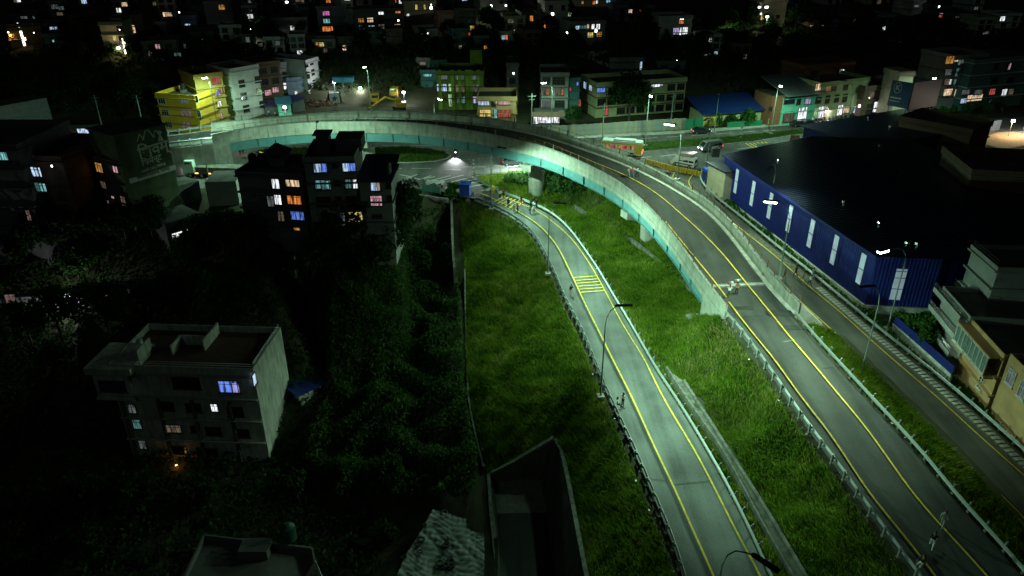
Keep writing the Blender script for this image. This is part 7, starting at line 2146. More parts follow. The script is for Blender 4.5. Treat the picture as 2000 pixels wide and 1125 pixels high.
# bus
a, b = at(1250, 307, ZJ), at(1168, 300, ZJ)
bus = empty('bus', (a + b) / 2 + Vector((.6, .6, 0)), face_rz(a, b), 'yellow and white bus with red lit side driving away behind the flyover railing', 'bus')
BLn = 8.2
side_loft([(-BLn / 2, .4), (BLn / 2, .4), (BLn / 2 + .08, 1.2), (BLn / 2 - .2, 2.95), (-BLn / 2 + .1, 3.0), (-BLn / 2, 2.7)], 1.15, .08, 1.4).build('body', M_WPAINT, bus)
mb = MB(); mb.span(-BLn / 2 - .02, BLn / 2, -1.17, 1.17, 2.35, 2.62); mb.span(-BLn / 2 - .02, -BLn / 2 + 1.4, -1.165, 1.165, .6, 2.3); mb.build('yellow_band', mat('bus_yellow', (.62, .44, .05), .4, 0, .1, 1), bus)
for i in range(6):
    for s_ in (-1, 1):
        mb = MB(); mb.box((-BLn / 2 + 1.1 + i * 1.15, s_ * 1.12, 1.85), (.95, .06, .75)); mb.build('window', GL['amber'] if i % 2 else GL['red'], bus)
mb = MB(); mb.box((-.6, 0, 3.12), (4.2, 1.5, .22)); mb.build('roof_unit', M_WPAINT, bus)
for s_ in (-1, 1):
    mb = MB(); mb.box((-BLn / 2 - .03, s_ * .92, .95), (.08, .34, .3)); mb.build('tail_light', TAILL, bus)
    mb = MB(); mb.box((BLn / 2 + .06, s_ * .85, .8), (.08, .3, .2)); mb.build('headlight', HEADL, bus)
panel(bus, 'rear_window', [(-BLn / 2 - .01, .9, 1.6), (-BLn / 2 - .01, -.9, 1.6), (-BLn / 2 + .02, -.85, 2.4), (-BLn / 2 + .02, .85, 2.4)], M_VGL)
mb = MB(); mb.box((-1.6, -1.18, .6), (.6, .05, .2)); mb.build('marker_light', BLUL, bus)
wheels(bus, (BLn / 2 - 1.7, -BLn / 2 + 1.9), 1.0, .45)


def car(p, rz_, label, paint, lights=True, pw_=0):
    o_ = empty('car', p, rz_, label, 'car')
    side_loft([(-2, .32), (2, .32), (2.05, .62), (1.9, .82), (1.0, .95), (.35, 1.42), (-.9, 1.46), (-1.6, 1.02), (-2.02, .95)], .82, .2, .95).build('body', paint, o_)
    for s_ in (-1, 1):
        for x0, x1 in ((-.35, .55), (-1.25, -.45)):
            mb = MB(); mb.hexa([(x0, s_ * .80 - .02, .98), (x1, s_ * .80 - .02, .98), (x1, s_ * .80 + .02, .98), (x0, s_ * .80 + .02, .98)], [(x0 + (.05 if x0 > -.4 else .3), s_ * .68 - .02, 1.36), (x1 - .28 if x1 > 0 else x1, s_ * .68 - .02, 1.36), (x1 - .28 if x1 > 0 else x1, s_ * .68 + .02, 1.36), (x0 + (.05 if x0 > -.4 else .3), s_ * .68 + .02, 1.36)]); mb.build('window', M_VGL, o_)
        mb = MB(); mb.box((1.98, s_ * .6, .66), (.1, .32, .14)); mb.build('headlight', HEADL if lights else M_GLASS, o_)
        mb = MB(); mb.box((-2.01, s_ * .62, .8), (.06, .34, .16)); mb.build('tail_light', TAILL if lights else CLO['maroon'], o_)
    panel(o_, 'windscreen', [(1.02, -.68, .97), (1.02, .68, .97), (.42, .58, 1.39), (.42, -.58, 1.39)], M_VGL, .03)
    panel(o_, 'rear_window', [(-1.62, .66, 1.03), (-1.62, -.66, 1.03), (-.98, -.58, 1.43), (-.98, .58, 1.43)], M_VGL, .03)
    wheels(o_, (1.25, -1.25), .74, .31)
    if pw_: beam(o_, 2.1, .65, pw_, (1, .62, .32))
    return o_


car(at(1369, 261, ZJ), R(5), 'small dark car with red tail lights on the far carriageway', M_DARKP)
car(at(1003, 322, ZJ), R(0), 'dark car with glowing tail lights passing beside the first pier', M_DARKP)
car(at(545, 302, ZJ), R(180), 'small car with warm headlights driving left under the flyover', M_SILV, True, 260)
car(at(1560, 247, ZJ), R(8), 'black car parked in front of the mint shop house', M_DARKP, False)
car(at(1580, 246, ZJ), R(8), 'black car parked in front of the bright shop, right of another', M_DARKP, False)
for i, (px, py) in enumerate(((1740, 84), (1764, 86), (1790, 84), (1815, 88), (1832, 82))):
    c_ = car(ground(px, py), R(random.uniform(30, 70)), 'dark car parked in the unlit lot on the right slope', M_SILV, False); c_['group'] = 'cars in the unlit lot'

# low loader at the western abutment: pale cab, long dark bed, blue and amber markers
a, b = at(470, 345, ZJ), at(362, 342, ZJ)
tr = empty('truck', at(420, 345, ZJ), face_rz(a, b), 'long low truck with a pale cab and blue and amber marker lights', 'truck')
TLn = (a - b).length; hx = TLn / 2
mb = MB(); mb.span(hx - 2.0, hx, -1.15, 1.15, .9, 2.2); mb.build('cab', mat('pale_cab_paint', (.50, .62, .54), .4, 0, .1, 1), tr)
mb = MB(); mb.hexa([(hx - 2.0, -1.15, 2.2), (hx, -1.15, 2.2), (hx, 1.15, 2.2), (hx - 2.0, 1.15, 2.2)], [(hx - 1.9, -1.05, 3.15), (hx - .35, -1.05, 3.15), (hx - .35, 1.05, 3.15), (hx - 1.9, 1.05, 3.15)]); mb.build('cab_roof', MATS['pale_cab_paint'], tr)
panel(tr, 'windscreen', [(hx + .01, -.95, 2.2), (hx + .01, .95, 2.2), (hx - .3, .9, 2.95), (hx - .3, -.9, 2.95)], M_VGL)
for s_ in (-1, 1):
    panel(tr, 'window', [(hx - 1.5, s_ * 1.14, 2.25), (hx - .3, s_ * 1.14, 2.25), (hx - .5, s_ * 1.08, 2.9), (hx - 1.5, s_ * 1.08, 2.9)], M_VGL)
    mb = MB(); mb.box((hx + .02, s_ * .85, 1.1), (.08, .3, .2)); mb.build('headlight', HEADL, tr)
    for x, m in ((hx - 2.6, AMBL), (hx - 5.0, AMBL), (hx - 7.6, BLUL), (hx - 10.2, AMBL), (hx - 11.2, BLUL)):
        mb = MB(); mb.box((x, s_ * 1.28, 1.0), (.55, .06, .16)); mb.build('marker_light', m, tr)
mb = MB(); mb.span(-hx, hx - 2.2, -1.25, 1.25, .85, 1.25); mb.span(-hx, hx - 2.4, -1.2, 1.2, 1.25, 2.1); mb.build('trailer_bed', M_DCONC, tr)
wheels(tr, (hx - 1.2, hx - 3.4, -hx + 1.5, -hx + 2.7, -hx + 3.9), 1.0, .48)
beam(tr, hx + .1, 1.1, 300, (1, .75, .45))


def tipper(p, rz_, label, body_m, bed_m, s=1.0):
    o_ = empty('truck', p, rz_, label, 'truck'); o_.scale = (s, s, s)
    mb = MB(); mb.span(1.6, 3.2, -1.1, 1.1, .8, 2.0); mb.hexa([(1.6, -1.1, 2.0), (3.2, -1.1, 2.0), (3.2, 1.1, 2.0), (1.6, 1.1, 2.0)], [(1.65, -1.0, 2.8), (2.9, -1.0, 2.8), (2.9, 1.0, 2.8), (1.65, 1.0, 2.8)]); mb.build('cab', body_m, o_)
    panel(o_, 'windscreen', [(3.21, -.9, 1.95), (3.21, .9, 1.95), (2.94, .85, 2.65), (2.94, -.85, 2.65)], M_VGL)
    mb = MB(); mb.span(-3.0, 1.4, -1.2, 1.2, 1.1, 1.25); mb.span(-3.0, 1.4, -1.2, -1.1, 1.25, 2.5); mb.span(-3.0, 1.4, 1.1, 1.2, 1.25, 2.5); mb.span(1.3, 1.4, -1.1, 1.1, 1.25, 3.0); mb.span(-3.0, -2.9, -1.1, 1.1, 1.25, 2.3)
    for x in (-2.2, -1.2, -.2, .8): mb.span(x - .06, x + .06, -1.26, -1.2, 1.2, 2.5); mb.span(x - .06, x + .06, 1.2, 1.26, 1.2, 2.5)
    mb.build('bed', bed_m, o_)
    for s_ in (-1, 1):
        mb = MB(); mb.box((3.21, s_ * .8, 1.0), (.06, .3, .2)); mb.build('headlight', M_GLASS, o_)
    mb = MB(); mb.span(-2.9, 3.1, -.5, .5, .6, 1.0); mb.build('chassis', M_BLACK, o_)
    wheels(o_, (2.3, -1.0, -2.1), .95, .48)
    return o_


tipper(at(1549, 290, ZJ), R(70), 'dark parked lorry with an open wooden bed beside the second warehouse', M_DARKP, mat('worn_wood', (.25, .16, .09), .8, 0, .3, 3), .8)
tipper(at(733, 200, ZJ), R(-80), 'yellow tipper truck in the junk yard behind the flyover', M_YPAINT, M_YPAINT, .9)
tipper(at(774, 188, ZJ + 1.5), R(-95), 'second yellow tipper truck farther back in the junk yard', M_YPAINT, M_YPAINT, .9)
van(at(700, 186, ZJ), R(-80), 'white jeep under the floodlight in the junk yard', M_WPAINT, False, False, 4.2, 1.9, 'jeep')
ex = empty('excavator', at(780, 217, ZJ), R(10), 'yellow excavator with a long lowered boom behind the flyover parapet', 'excavator')
mb = MB(); mb.tube([(-7.2, 0, .9), (-3.2, 0, 3.4), (-.6, 0, 2.6)], [.28, .38, .3], 8); mb.build('boom', M_YPAINT, ex)
mb = MB(); mb.span(-.9, 1.8, -1.2, 1.2, 1.1, 2.2); mb.span(-.8, .5, -1.1, 0, 2.2, 3.2); mb.build('house', M_YPAINT, ex)
mb = MB(); mb.span(-1.6, 1.6, -1.4, -.8, 0, .9); mb.span(-1.6, 1.6, .8, 1.4, 0, .9); mb.build('track', M_BLACK, ex)
mb = MB(); mb.hexa([(-7.9, -.6, 0), (-6.9, -.6, 0), (-6.9, .6, 0), (-7.9, .6, 0)], [(-7.6, -.6, 1.1), (-6.8, -.6, 1.1), (-6.8, .6, 1.1), (-7.6, .6, 1.1)]); mb.build('bucket', M_RUST, ex)


def motorbike(p, rz_, label, group=None, paint=None, lit=False):
    o_ = empty('motorcycle', p, rz_, label, 'motorcycle', group)
    for x in (.62, -.62):
        mb = MB(); mb.cyl((0, 0, 0), .3, .1, 16, 0, 'y'); w_ = mb.build('wheel', M_TYRE, o_, (x, 0, .3))
    mb = MB(); mb.tube([(-.62, 0, .32), (-.2, 0, .42), (.25, 0, .45), (.45, 0, .8)], [.04, .12, .12, .05], 8); mb.tube([(.62, 0, .3), (.42, 0, .95)], .035, 6); mb.build('frame', M_BLACK, o_)
    mb = MB(); mb.tube([(-.1, 0, .72), (.15, 0, .82), (.38, 0, .8)], [.10, .15, .08], 10); mb.build('fuel_tank', paint or CLO['navy'], o_)
    mb = MB(); mb.tube([(-.75, 0, .78), (-.45, 0, .76), (-.1, 0, .72)], [.06, .12, .10], 8); mb.build('seat', M_BLACK, o_)
    mb = MB(); mb.tube([(.36, -.34, 1.0), (.42, 0, .96), (.36, .34, 1.0)], .025, 6); mb.build('handlebar', M_RIM, o_)
    mb = MB(); mb.tube([(.46, 0, .84), (.56, 0, .84)], [.07, .10], 10); mb.build('headlight', HEADL if lit else M_RIM, o_)
    return o_


mk = motorbike(at(890, 304, ZJ), R(-88), 'motorcycle with a glaring headlight coming round the traffic island', None, CLO['red'], True)
beam(mk, .65, .84, 420)
person(at(890, 304, ZJ), R(180), 'ride', 'black', 'navy', 'helmeted rider on the motorcycle by the traffic island')
for i, (px, py, a) in enumerate(((792, 361, 60), (799, 359, 55), (806, 357, 60), (827, 361, 75), (845, 368, 35), (857, 369, 40))):
    motorbike(at(px, py, ZJ), R(a), ['motorcycle parked by the verge, leftmost of the row above the stone wall', 'motorcycle parked second in the row above the stone wall', 'motorcycle parked third in the row above the stone wall', 'motorcycle standing alone left of the zebra stripes', 'motorcycle parked behind the green net fence', 'motorcycle parked at the right end of the green net fence'][i], 'motorcycles parked by the junction')
for i in range(9):
    motorbike(at(1594 + i * 8.3, 240.5 - i * 1.25, ZJ), R(100 + random.uniform(-12, 12)), 'motorcycle parked in front of the lit shops on the right', 'motorcycles before the shops')

# ---------------------------------------------------------------- street furniture and small things
bo = empty('booth', at(909, 384, 3.7), R(-8), 'small blue booth with a flat overhanging roof at the start of the loop road', 'booth')
M_BOOTH = mat('booth_blue', (.035, .09, .50), .5, 0, .12, 1.2)
mb = MB(); mb.box((0, 0, 1.35), (1.7, 1.6, 2.1)); mb.build('wall', M_BOOTH, bo)
mb = MB(); mb.box((0, -.1, 2.5), (2.1, 2.1, .12)); mb.box((-.1, 0, 2.6), (.7, .6, .1)); mb.build('roof', M_BOOTH, bo)
for x in (-.75, .75):
    mb = MB(); mb.box((x, -.7, .15), (.1, .1, .5)); mb.build('leg', M_POLE, bo)
mb = MB(); mb.box((.865, -.1, 1.5), (.04, .35, .45)); mb.build('window', M_GLASS, bo)
mb = MB(); mb.box((-.2, -.82, 1.2), (.7, .04, 1.7)); mb.build('door', M_BOOTH, bo)
bo2 = empty('booth', at(1380, 362, 3.8), R(10), 'tall blue booth between the guardrail and the warehouse end block', 'booth')
mb = MB(); mb.box((0, 0, 1.3), (1.3, 1.4, 2.7)); mb.build('wall', mat('deep_booth_blue', (.02, .04, .22), .5, 0, .1, 1), bo2)
mb = MB(); mb.box((0, -.1, 2.95), (1.6, 1.9, .5)); mb.build('roof', M_BOOTH, bo2)
# yellow drums
M_DRUM = mat('yellow_drum', (.50, .33, .03), .55, 0, .25, 3)
dm = MB(); dm.tube([(0, 0, 0), (0, 0, .02), (0, 0, .3), (0, 0, .32), (0, 0, .35), (0, 0, .6), (0, 0, .63), (0, 0, .66), (0, 0, .9), (0, 0, .92)], [.30, .33, .33, .36, .33, .33, .36, .33, .33, .30], 16); DRUM = dm.mesh('drum', M_DRUM)
n = 0
for seg, cnt in ((((1264, 320), (1329, 337)), 15), (((1334, 337), (1369, 345)), 8)):
    for i in range(cnt):
        f = i / (cnt - 1)
        p = at(seg[0][0] + (seg[1][0] - seg[0][0]) * f, seg[0][1] + (seg[1][1] - seg[0][1]) * f, ZJ)
        d_ = link('drum', DRUM, None, p + Vector((random.uniform(-.04, .04), random.uniform(-.06, .06), 0)), random.uniform(0, 6))
        d_.scale = (.66, .66, 1.02)
        tag(d_, 'yellow drum in the row closing the mouth of the service road', 'drum', 'yellow drums across the service road')
# board fence, board by board
fe = empty('board_fence', at(1230, 262, ZJ), 0, 'long pale sheet fence along the footpath behind the highway', 'fence')
ln = curve([(1072, 270), (1140, 265.5), (1230, 260), (1310, 254.5), (1342, 252.5)], ZJ, step=.62)
M_SHEET = [mat('fence_sheet_%s' % n_, c, .6, .2, .25, 1.2) for n_, c in (('pale', (.30, .30, .25)), ('cream', (.36, .33, .22)), ('grey', (.26, .29, .28)))]
bd = {}
for m in M_SHEET:
    mb = MB(); mb.extrude_x([(0, 0), (.05, 0), (.05, 2.6), (0, 2.6)], -.30, .30); mb.span(-.06, .06, -.04, 0, 0, 2.6); bd[m.name] = mb.mesh('board', m)
for i in range(len(ln) - 1):
    t = ln[i + 1] - ln[i]
    m = random.choice(M_SHEET)
    link('board', bd[m.name], fe, ln[i] - fe.location + Vector((0, 0, random.uniform(-.06, .06))), math.atan2(t.y, t.x) + random.uniform(-.05, .05))
gfe = empty('board_fence', at(1360, 250, ZJ), 0, 'dark green sheet fence right of the long pale one', 'fence')
ln = curve([(1341, 254), (1374, 251.5)], ZJ, step=.62)
mb = MB(); mb.extrude_x([(0, 0), (.05, 0), (.05, 2.5), (0, 2.5)], -.30, .30); mb.span(-.06, .06, -.04, 0, 0, 2.5); GB = mb.mesh('board', mat('green_fence_sheet', (.02, .20, .10), .6, .1, .2, 1.5))
for i in range(len(ln) - 1): link('board', GB, gfe, ln[i] - gfe.location, face_rz(ln[i], ln[i + 1]))
gfe2 = empty('board_fence', at(1480, 247, ZJ), 0, 'low green sheet fence in front of the bush by the blue roofed shed', 'fence')
ln = curve([(1422, 250.5), (1490, 246)], ZJ, step=.62)
for i in range(len(ln) - 1): link('board', GB, gfe2, ln[i] - gfe2.location - Vector((0, 0, 1.1)), face_rz(ln[i], ln[i + 1]))
bs = building('shed', 'yellow ended shed under a sloping deep blue roof beside the highway', (1371, 247), (1484, 240), ZJ, 222, 7, W_PAL, 1, 0, parapet=.05, slabs=False, below=1)
mb = MB(); mb.hexa([(-.8, -1.2, bs[5] - .1), (bs[4] + .3, -1.2, bs[5] + .3), (bs[4] + .3, 8, bs[5] + 2.4), (-.8, 8, bs[5] + 2.0)], [(-.8, -1.2, bs[5] + .05), (bs[4] + .3, -1.2, bs[5] + .45), (bs[4] + .3, 8, bs[5] + 2.55), (-.8, 8, bs[5] + 2.15)]); mb.build('sheet_roof', mat('royal_blue_roof', (.012, .035, .17), .5, .1, .2, .8), bs[0])
mb = MB(); mb.span(-.05, 4.2, -.06, -.003, -.2, bs[5] - .1); mb.build('yellow_wall', mat('yellow_shed_wall', (.50, .44, .12), .8, 0, .2, 1), bs[0])
# mint cabin with blue roof, lean-to, container with a star
mc = building('cabin', 'bright mint cabin with white framed window and blue roof behind the flyover', (546, 231), (571, 229), ZJ, 203, 3.5, W_MNT, 1, 0, [(556, 211, 'dark', 1.4, 1.3)], parapet=.05, slabs=False, frame=M_FRAMEW, below=1)
mb = MB(); mb.hexa([(-.4, -.5, mc[5] - .1), (mc[4] + .3, -.5, mc[5] - .1), (mc[4] + .3, 3.9, mc[5] + .7), (-.4, 3.9, mc[5] + .7)], [(-.4, -.5, mc[5]), (mc[4] + .3, -.5, mc[5]), (mc[4] + .3, 3.9, mc[5] + .8), (-.4, 3.9, mc[5] + .8)]); mb.build('sheet_roof', mat('sky_blue_roof', (.08, .25, .42), .5, .1, .15, 1), mc[0])
b2 = building('shed', 'open shed with a dark blue sheet roof left of the mint cabin', (520, 228), (544, 226), ZJ, 206, 5, W_DGR, 1, 0, parapet=.05, slabs=False, below=1)
mb = MB(); mb.span(-.5, b2[4] + .3, -.8, 5.4, b2[5] + .01, b2[5] + .1); mb.build('sheet_roof', MATS['royal_blue_roof'], b2[0])
b3 = building('shed', 'low shed with a dark blue sheet roof right of the mint cabin', (573, 222), (596, 216), ZJ, 198, 5, W_DGR, 1, 0, parapet=.05, slabs=False, below=1)
mb = MB(); mb.span(-.3, b3[4] + .6, -.8, 5.4, b3[5] + .01, b3[5] + .1); mb.build('sheet_roof', MATS['royal_blue_roof'], b3[0])
ct = building('container', 'grey white container with a dark star in the junk yard', (645, 203), (664, 202), ZJ, 183, 5, W_GRY, 1, 0, parapet=.05, slabs=False, cat='container', below=.5)
mb = MB(); w_, h_ = ct[4], ct[5]
st = []
for i in range(10):
    r_ = .95 if i % 2 == 0 else .4
    st.append((w_ / 2 + r_ * math.sin(math.pi * i / 5), h_ * .5 + r_ * math.cos(math.pi * i / 5)))
mb.add([(x, -.03, z) for x, z in st], [tuple(range(9, -1, -1))]); mb.build('star', CLO['navy'], ct[0])
for px, lb in ((664, 'left blue shelter with a lit underside at the back of the junk yard'), (682, 'right blue shelter at the back of the junk yard')):
    q_ = at(px, 178, ZJ + 3); e_ = empty('shelter', q_, 0, lb, 'shelter')
    mb = MB(); mb.box((0, 0, 3.0), (2.6, 2.4, 1.2)); mb.build('roof', MATS['sky_blue_roof'], e_)
    for sx in (-1.1, 1.1): mb = MB(); mb.box((sx, -1, .8), (.1, .1, 3.4)); mb.build('post', M_POLE, e_)
# junk heap
V = leaf_mesh(np.stack([rng.normal(0, 2.2, 700), rng.normal(0, 1.2, 700), np.abs(rng.normal(0, .55, 700))], 1) + np.array(tuple(at(628, 205, ZJ))), .3)
tag(link('rubble', quads('rubble', V, mat('rubble_mix', (.20, .12, .09), .9, 0, .6, 1.5))), kind='stuff')
V = leaf_mesh(np.stack([rng.normal(0, 2.6, 500), rng.normal(0, 1.0, 500), np.abs(rng.normal(0, .6, 500))], 1) + np.array(tuple(at(682, 190, ZJ))), .35)
tag(link('scrap_heap', quads('scrap_heap', V, MATS['rubble_mix'])), kind='stuff')


def flood(p, label, pw_, h=5.0, c=(.9, .95, 1.0), toward=-90):
    o_ = empty('flood_lamp', p, R(toward), label, 'flood lamp')
    mb = MB(); mb.tube([(0, 0, 0), (0, 0, h)], .06, 6); mb.build('pole', M_POLE, o_)
    mb = MB(); mb.box((.15, 0, h), (.25, .7, .5)); mb.build('lamp_face', GL['lamp'], o_)
    if pw_:
        ld = bpy.data.lights.new('lamp_light', 'POINT'); ld.energy = pw_; ld.color = c; ld.shadow_soft_size = .2
        lo = bpy.data.objects.new('lamp_light', ld); col.objects.link(lo); lo.parent = o_; lo.location = (.6, 0, h - .1)
    return o_


ul = empty('bridge_lamp', Vector((-.5, 126.0, 7.6)), 0, 'small white lamp hanging under the deck at the first pier', 'lamp')
ul.location = at(1014, 303, 7.4)
mb = MB(); mb.box((0, 0, 0), (.5, .4, .2)); mb.build('lamp_face', GL['lamp'], ul)
mb = MB(); mb.tube([(0, 0, .1), (0, 0, 2.2)], .04, 6); mb.build('bracket', M_POLE, ul)
ld = road_light('lamp_light', 19000, (.7, 1, .8), True); lo = bpy.data.objects.new('lamp_light', ld); col.objects.link(lo); lo.parent = ul; lo.location = (0, 0, -.2); lo.rotation_euler = (-.35, 0, R(-20))
flood(at(657, 200, ZJ), 'white flood lamp over the container in the junk yard', 1300, 5.2)
flood(at(560, 236, ZJ), 'small lamp in front of the mint cabin', 420, 3.2, (.85, 1, .9))
flood(at(706, 196, ZJ), 'white flood lamp over the jeep in the junk yard', 1200, 3.2)
flood(at(790, 205, ZJ), 'bluish flood lamp right of the yellow tippers', 1000, 3.2)
flood(at(1969, 266, ZJ), 'warm lit lamp in the sandy yard at the far right', 1500, 3.4, (1, .7, .4))
flood(at(1996, 262, ZJ), 'glaring white lamp at the right edge of the sandy yard', 1500, 3.4)
flood(at(1560, 236, ZJ), 'bright shop light under the eaves of the pale green shop house', 1500, 2.6)
flood(at(1610, 236, ZJ), 'bright shop light between the shops on the right', 1500, 2.6, (1, 1, .85))
flood(at(1716, 226, ZJ), 'bright shop light left of the blue billboard', 300, 2.6)
flood(at(1185, 226, ZJ), 'small white porch light of the long pale green block', 220, 3.0, (1, .85, .9))
flood(at(1915, 207, ZJ), 'warm shop light under the white and teal house', 500, 2.6, (1, .75, .5))
flood(at(1155, 145, 9), 'white lamp on the wall beside the lane', 700, 3.0)
flood(ground(1120, 86), 'white lamp at the corner of the lane below the awning house', 900, 4.2, (.95, 1, .8))
flood(ground(493, 82), 'white lamp above the steep stairs on the upper left', 900, 3.4)
flood(ground(960, 40), 'white lamp hidden in the green trees at the top centre', 900, 4.0, (.9, 1, .75))
flood(ground(1416, 72), 'low white headlamp glow at the bend of the upper lane', 500, 1.2, (.95, 1, .6))
flood(ground(1494, 62), 'white lamp over the forecourt of the lemon lit corner house', 700, 4.0, (.95, 1, .6))
flood(ground(30, 92), 'amber lamp in the yard of the long orange house', 350, 3.0, (1, .6, .2))
flood(ground(236, 112), 'amber lamp at the foot of the cream house', 300, 2.2, (1, .75, .35))
# lane below the awning house
lane = MB(); ribbon(lane, [ground(x, y) + Vector((0, 0, .25)) for x, y in ((1105, 106), (1150, 118), (1195, 138))], [ground(x, y) + Vector((0, 0, .25)) for x, y in ((1112, 97), (1165, 103), (1206, 96))], 12)
tag(lane.build('lane', M_CONC2), kind='structure')
# white shop
wsx = building('shop', 'small shop with a glaring white front and dark awning below the grey house', (1043, 246), (1092, 246), ZJ, 219, 4, W_DGR, 1, 0, [(1048, 233, 'white', 1.4, 2.0, 'plain'), (1058, 232, 'white', 1.3, 1.9), (1065, 233, 'white', 1.0, 1.8), (1074, 232, 'white', 1.4, 1.9), (1084, 232, 'white', 1.9, 1.9), (1060, 238, 'red', 1.2, .5, 'plain')], parapet=.05, slabs=False, cat='shop', below=1)
mb = MB(); mb.hexa([(-.5, -1.6, wsx[5] - .7), (wsx[4] + 1, -1.6, wsx[5] - .7), (wsx[4] + 1, 0, wsx[5] - .05), (-.5, 0, wsx[5] - .05)], [(-.5, -1.6, wsx[5] - .6), (wsx[4] + 1, -1.6, wsx[5] - .6), (wsx[4] + 1, 0, wsx[5] + .05), (-.5, 0, wsx[5] + .05)]); mb.build('awning', W_BRN, wsx[0])
# shops along the far left of the highway
s1 = building('shop', 'low brick fronted row with a white lit sign panel left of the painted gable', (118, 274), (200, 271), ZJ, 256, 5, M_BRICK, 1, 0, [(167, 260, 'cool', 3.0, 2.0, 'plain'), (190, 262, 'cyan', 2.8, 1.6), (108, 261, 'dimwarm', 2.0, 1.8)], parapet=.05, slabs=False, cat='shop', below=1)
mb = MB(); mb.span(9.5, 12.2, -.14, -.1, 1.9, 2.2); mb.build('sign_stripe', CLO['navy'], s1[0])
s2 = building('shed', 'long bluish tin shed on the far left beyond the flyover approach', (-10, 262), (104, 238), ZJ, 212, 6, M_CORR, 1, 0, [(4, 240, 'blue', 1.6, 1.4, 'plain')], parapet=.05, slabs=False, below=1)
# warning sign and striped posts
sg_ = empty('warning_sign', at(996, 378, .9), R(10), 'triangular red edged warning sign on a striped post in the grass', 'road sign')
M_REDP = mat('sign_red', (.55, .03, .02), .5, 0, .1, 2)
for i in range(5):
    mb = MB(); mb.cyl((0, 0, .25 + i * .5), .05, .5, 8); mb.build('post_band', M_BLACK if i % 2 else M_WHI, sg_)
mb = MB(); mb.add([(-.55, -.06, 2.3), (.55, -.06, 2.3), (0, -.06, 3.25), (-.55, -.03, 2.3), (.55, -.03, 2.3), (0, -.03, 3.25)], [(0, 1, 2), (5, 4, 3), (0, 3, 4, 1), (1, 4, 5, 2), (2, 5, 3, 0)]); mb.build('sign_plate', M_REDP, sg_)
mb = MB(); mb.add([(-.36, -.07, 2.41), (.36, -.07, 2.41), (0, -.07, 3.03)], [(0, 1, 2)]); mb.build('sign_face', M_WHI, sg_)
mb = MB(); mb.box((0, -.08, 2.6), (.16, .01, .24)); mb.box((0, -.08, 2.8), (.09, .01, .1)); mb.build('sign_symbol', M_BLACK, sg_)


def striped_post(p, label, cols, n=7, h=.36, plate=False):
    o_ = empty('marker_post', p, 0, label, 'marker post')
    for i in range(n):
        mb = MB(); mb.cyl((0, 0, h * (i + .5)), .07, h, 8); mb.build('post_band', cols[i % 2], o_)
    if plate:
        mb = MB(); mb.box((-.14, -.06, h * n + .3), (.24, .03, .7)); mb.box((.16, -.06, h * n + .3), (.24, .03, .7)); mb.build('sign_plate', M_WHI, o_)
    return o_


striped_post(at(925, 340, ZJ), 'black and white banded post at the mouth of the loop road', (M_BLACK, M_WHI), 9)
striped_post(at(871, 305, ZJ), 'red and white banded post on the tip of the traffic island', (M_REDP, M_WHI), 7)
striped_post(at(852, 293, ZJ), 'orange post on a pale base at the back of the traffic island', (M_DRUM, M_DRUM), 5)
striped_post(at(1446, 272, ZJ), 'black and white banded sign post on the grass median', (M_BLACK, M_WHI), 7, .36, True)
striped_post(at(1499, 250, ZJ), 'orange and white banded post by the brick house', (M_DRUM, M_WHI), 6)
yb = empty('meter_box', at(963, 378, 3.0), 0, 'yellow box standing behind the lamp at the top of the loop road', 'box')
mb = MB(); mb.box((0, 0, .7), (.6, .5, 1.2)); mb.box((0, 0, 1.32), (.7, .6, .06)); mb.build('cabinet', M_DRUM, yb)
bm = empty('barrier', at(924, 386, 3.5), R(25), 'thin boom barrier with a small plate beside the blue booth', 'barrier')
mb = MB(); mb.tube([(0, 0, .9), (4.6, 0, 1.3)], .05, 6); mb.build('boom', M_WHI, bm)
mb = MB(); mb.box((0, 0, .5), (.2, .2, 1.0)); mb.build('post', M_POLE, bm)
mb = MB(); mb.box((2.8, -.05, 1.1), (.8, .03, .45)); mb.build('plate', M_WHI, bm)
# stone wall, tin hut, net fence, striped sheet below the junction verge
stw = empty('stone_wall', at(820, 395, 2), 0, 'stone faced retaining wall below the parked motorcycles', 'wall')
st = MB()
P_a = [at(778, 372, ZJ), at(826, 380, ZJ), at(876, 388, ZJ)]
P_b = [at(786, 406, .6), at(822, 412, .6), at(874, 404, 1.4)]
for i in range(46):
    for j in range(11):
        f = (i + .5) / 46 * 2
        k = min(1, int(f)); g_ = f - k
        tp2, bp2 = P_a[k].lerp(P_a[k + 1], g_), P_b[k].lerp(P_b[k + 1], g_)
        p = bp2.lerp(tp2, (j + .5) / 11) + Vector((random.uniform(-.05, .05), random.uniform(-.08, .02), random.uniform(-.04, .04)))
        s_ = random.uniform(.11, .19)
        st.box(p, (s_ * 1.9, .3, s_ * 1.5), random.uniform(-.4, .4))
tag(pbuild(st, 'facing_stones', mat('pale_rubble_stone', (.33, .34, .31), .9, 0, .5, 3), stw), kind='stuff')
mb = MB(); mb.sheet([p + Vector((0, .12, 0)) for p in P_b], [p + Vector((0, .12, .05)) for p in P_a]); pbuild(mb, 'wall_core', M_DCONC, stw)
hut = building('tin_hut', 'small tin hut with a torn white cloth front below the stone wall', (802, 413), (825, 412), .8, 391, 2.4, M_CORR, 1, 0, [(812, 402, 'dark', .5, 1.3, 'plain')], parapet=.03, slabs=False, below=1)
mb = MB(); mb.span(-.2, 1.0, -.1, -.04, .3, 1.7); mb.build('cloth_front', CLO['white'], hut[0])
nf = empty('net_fence', at(842, 376, ZJ), face_rz(at(824, 373, ZJ), at(862, 380, ZJ)), 'sagging dark green net fence beside the parked motorcycles', 'fence')
mb = MB(); mb.span(-1.9, 1.9, -.02, .02, .1, 1.35); mb.build('net', mat('green_net', (.03, .14, .10), .8, 0, .2, 3), nf)
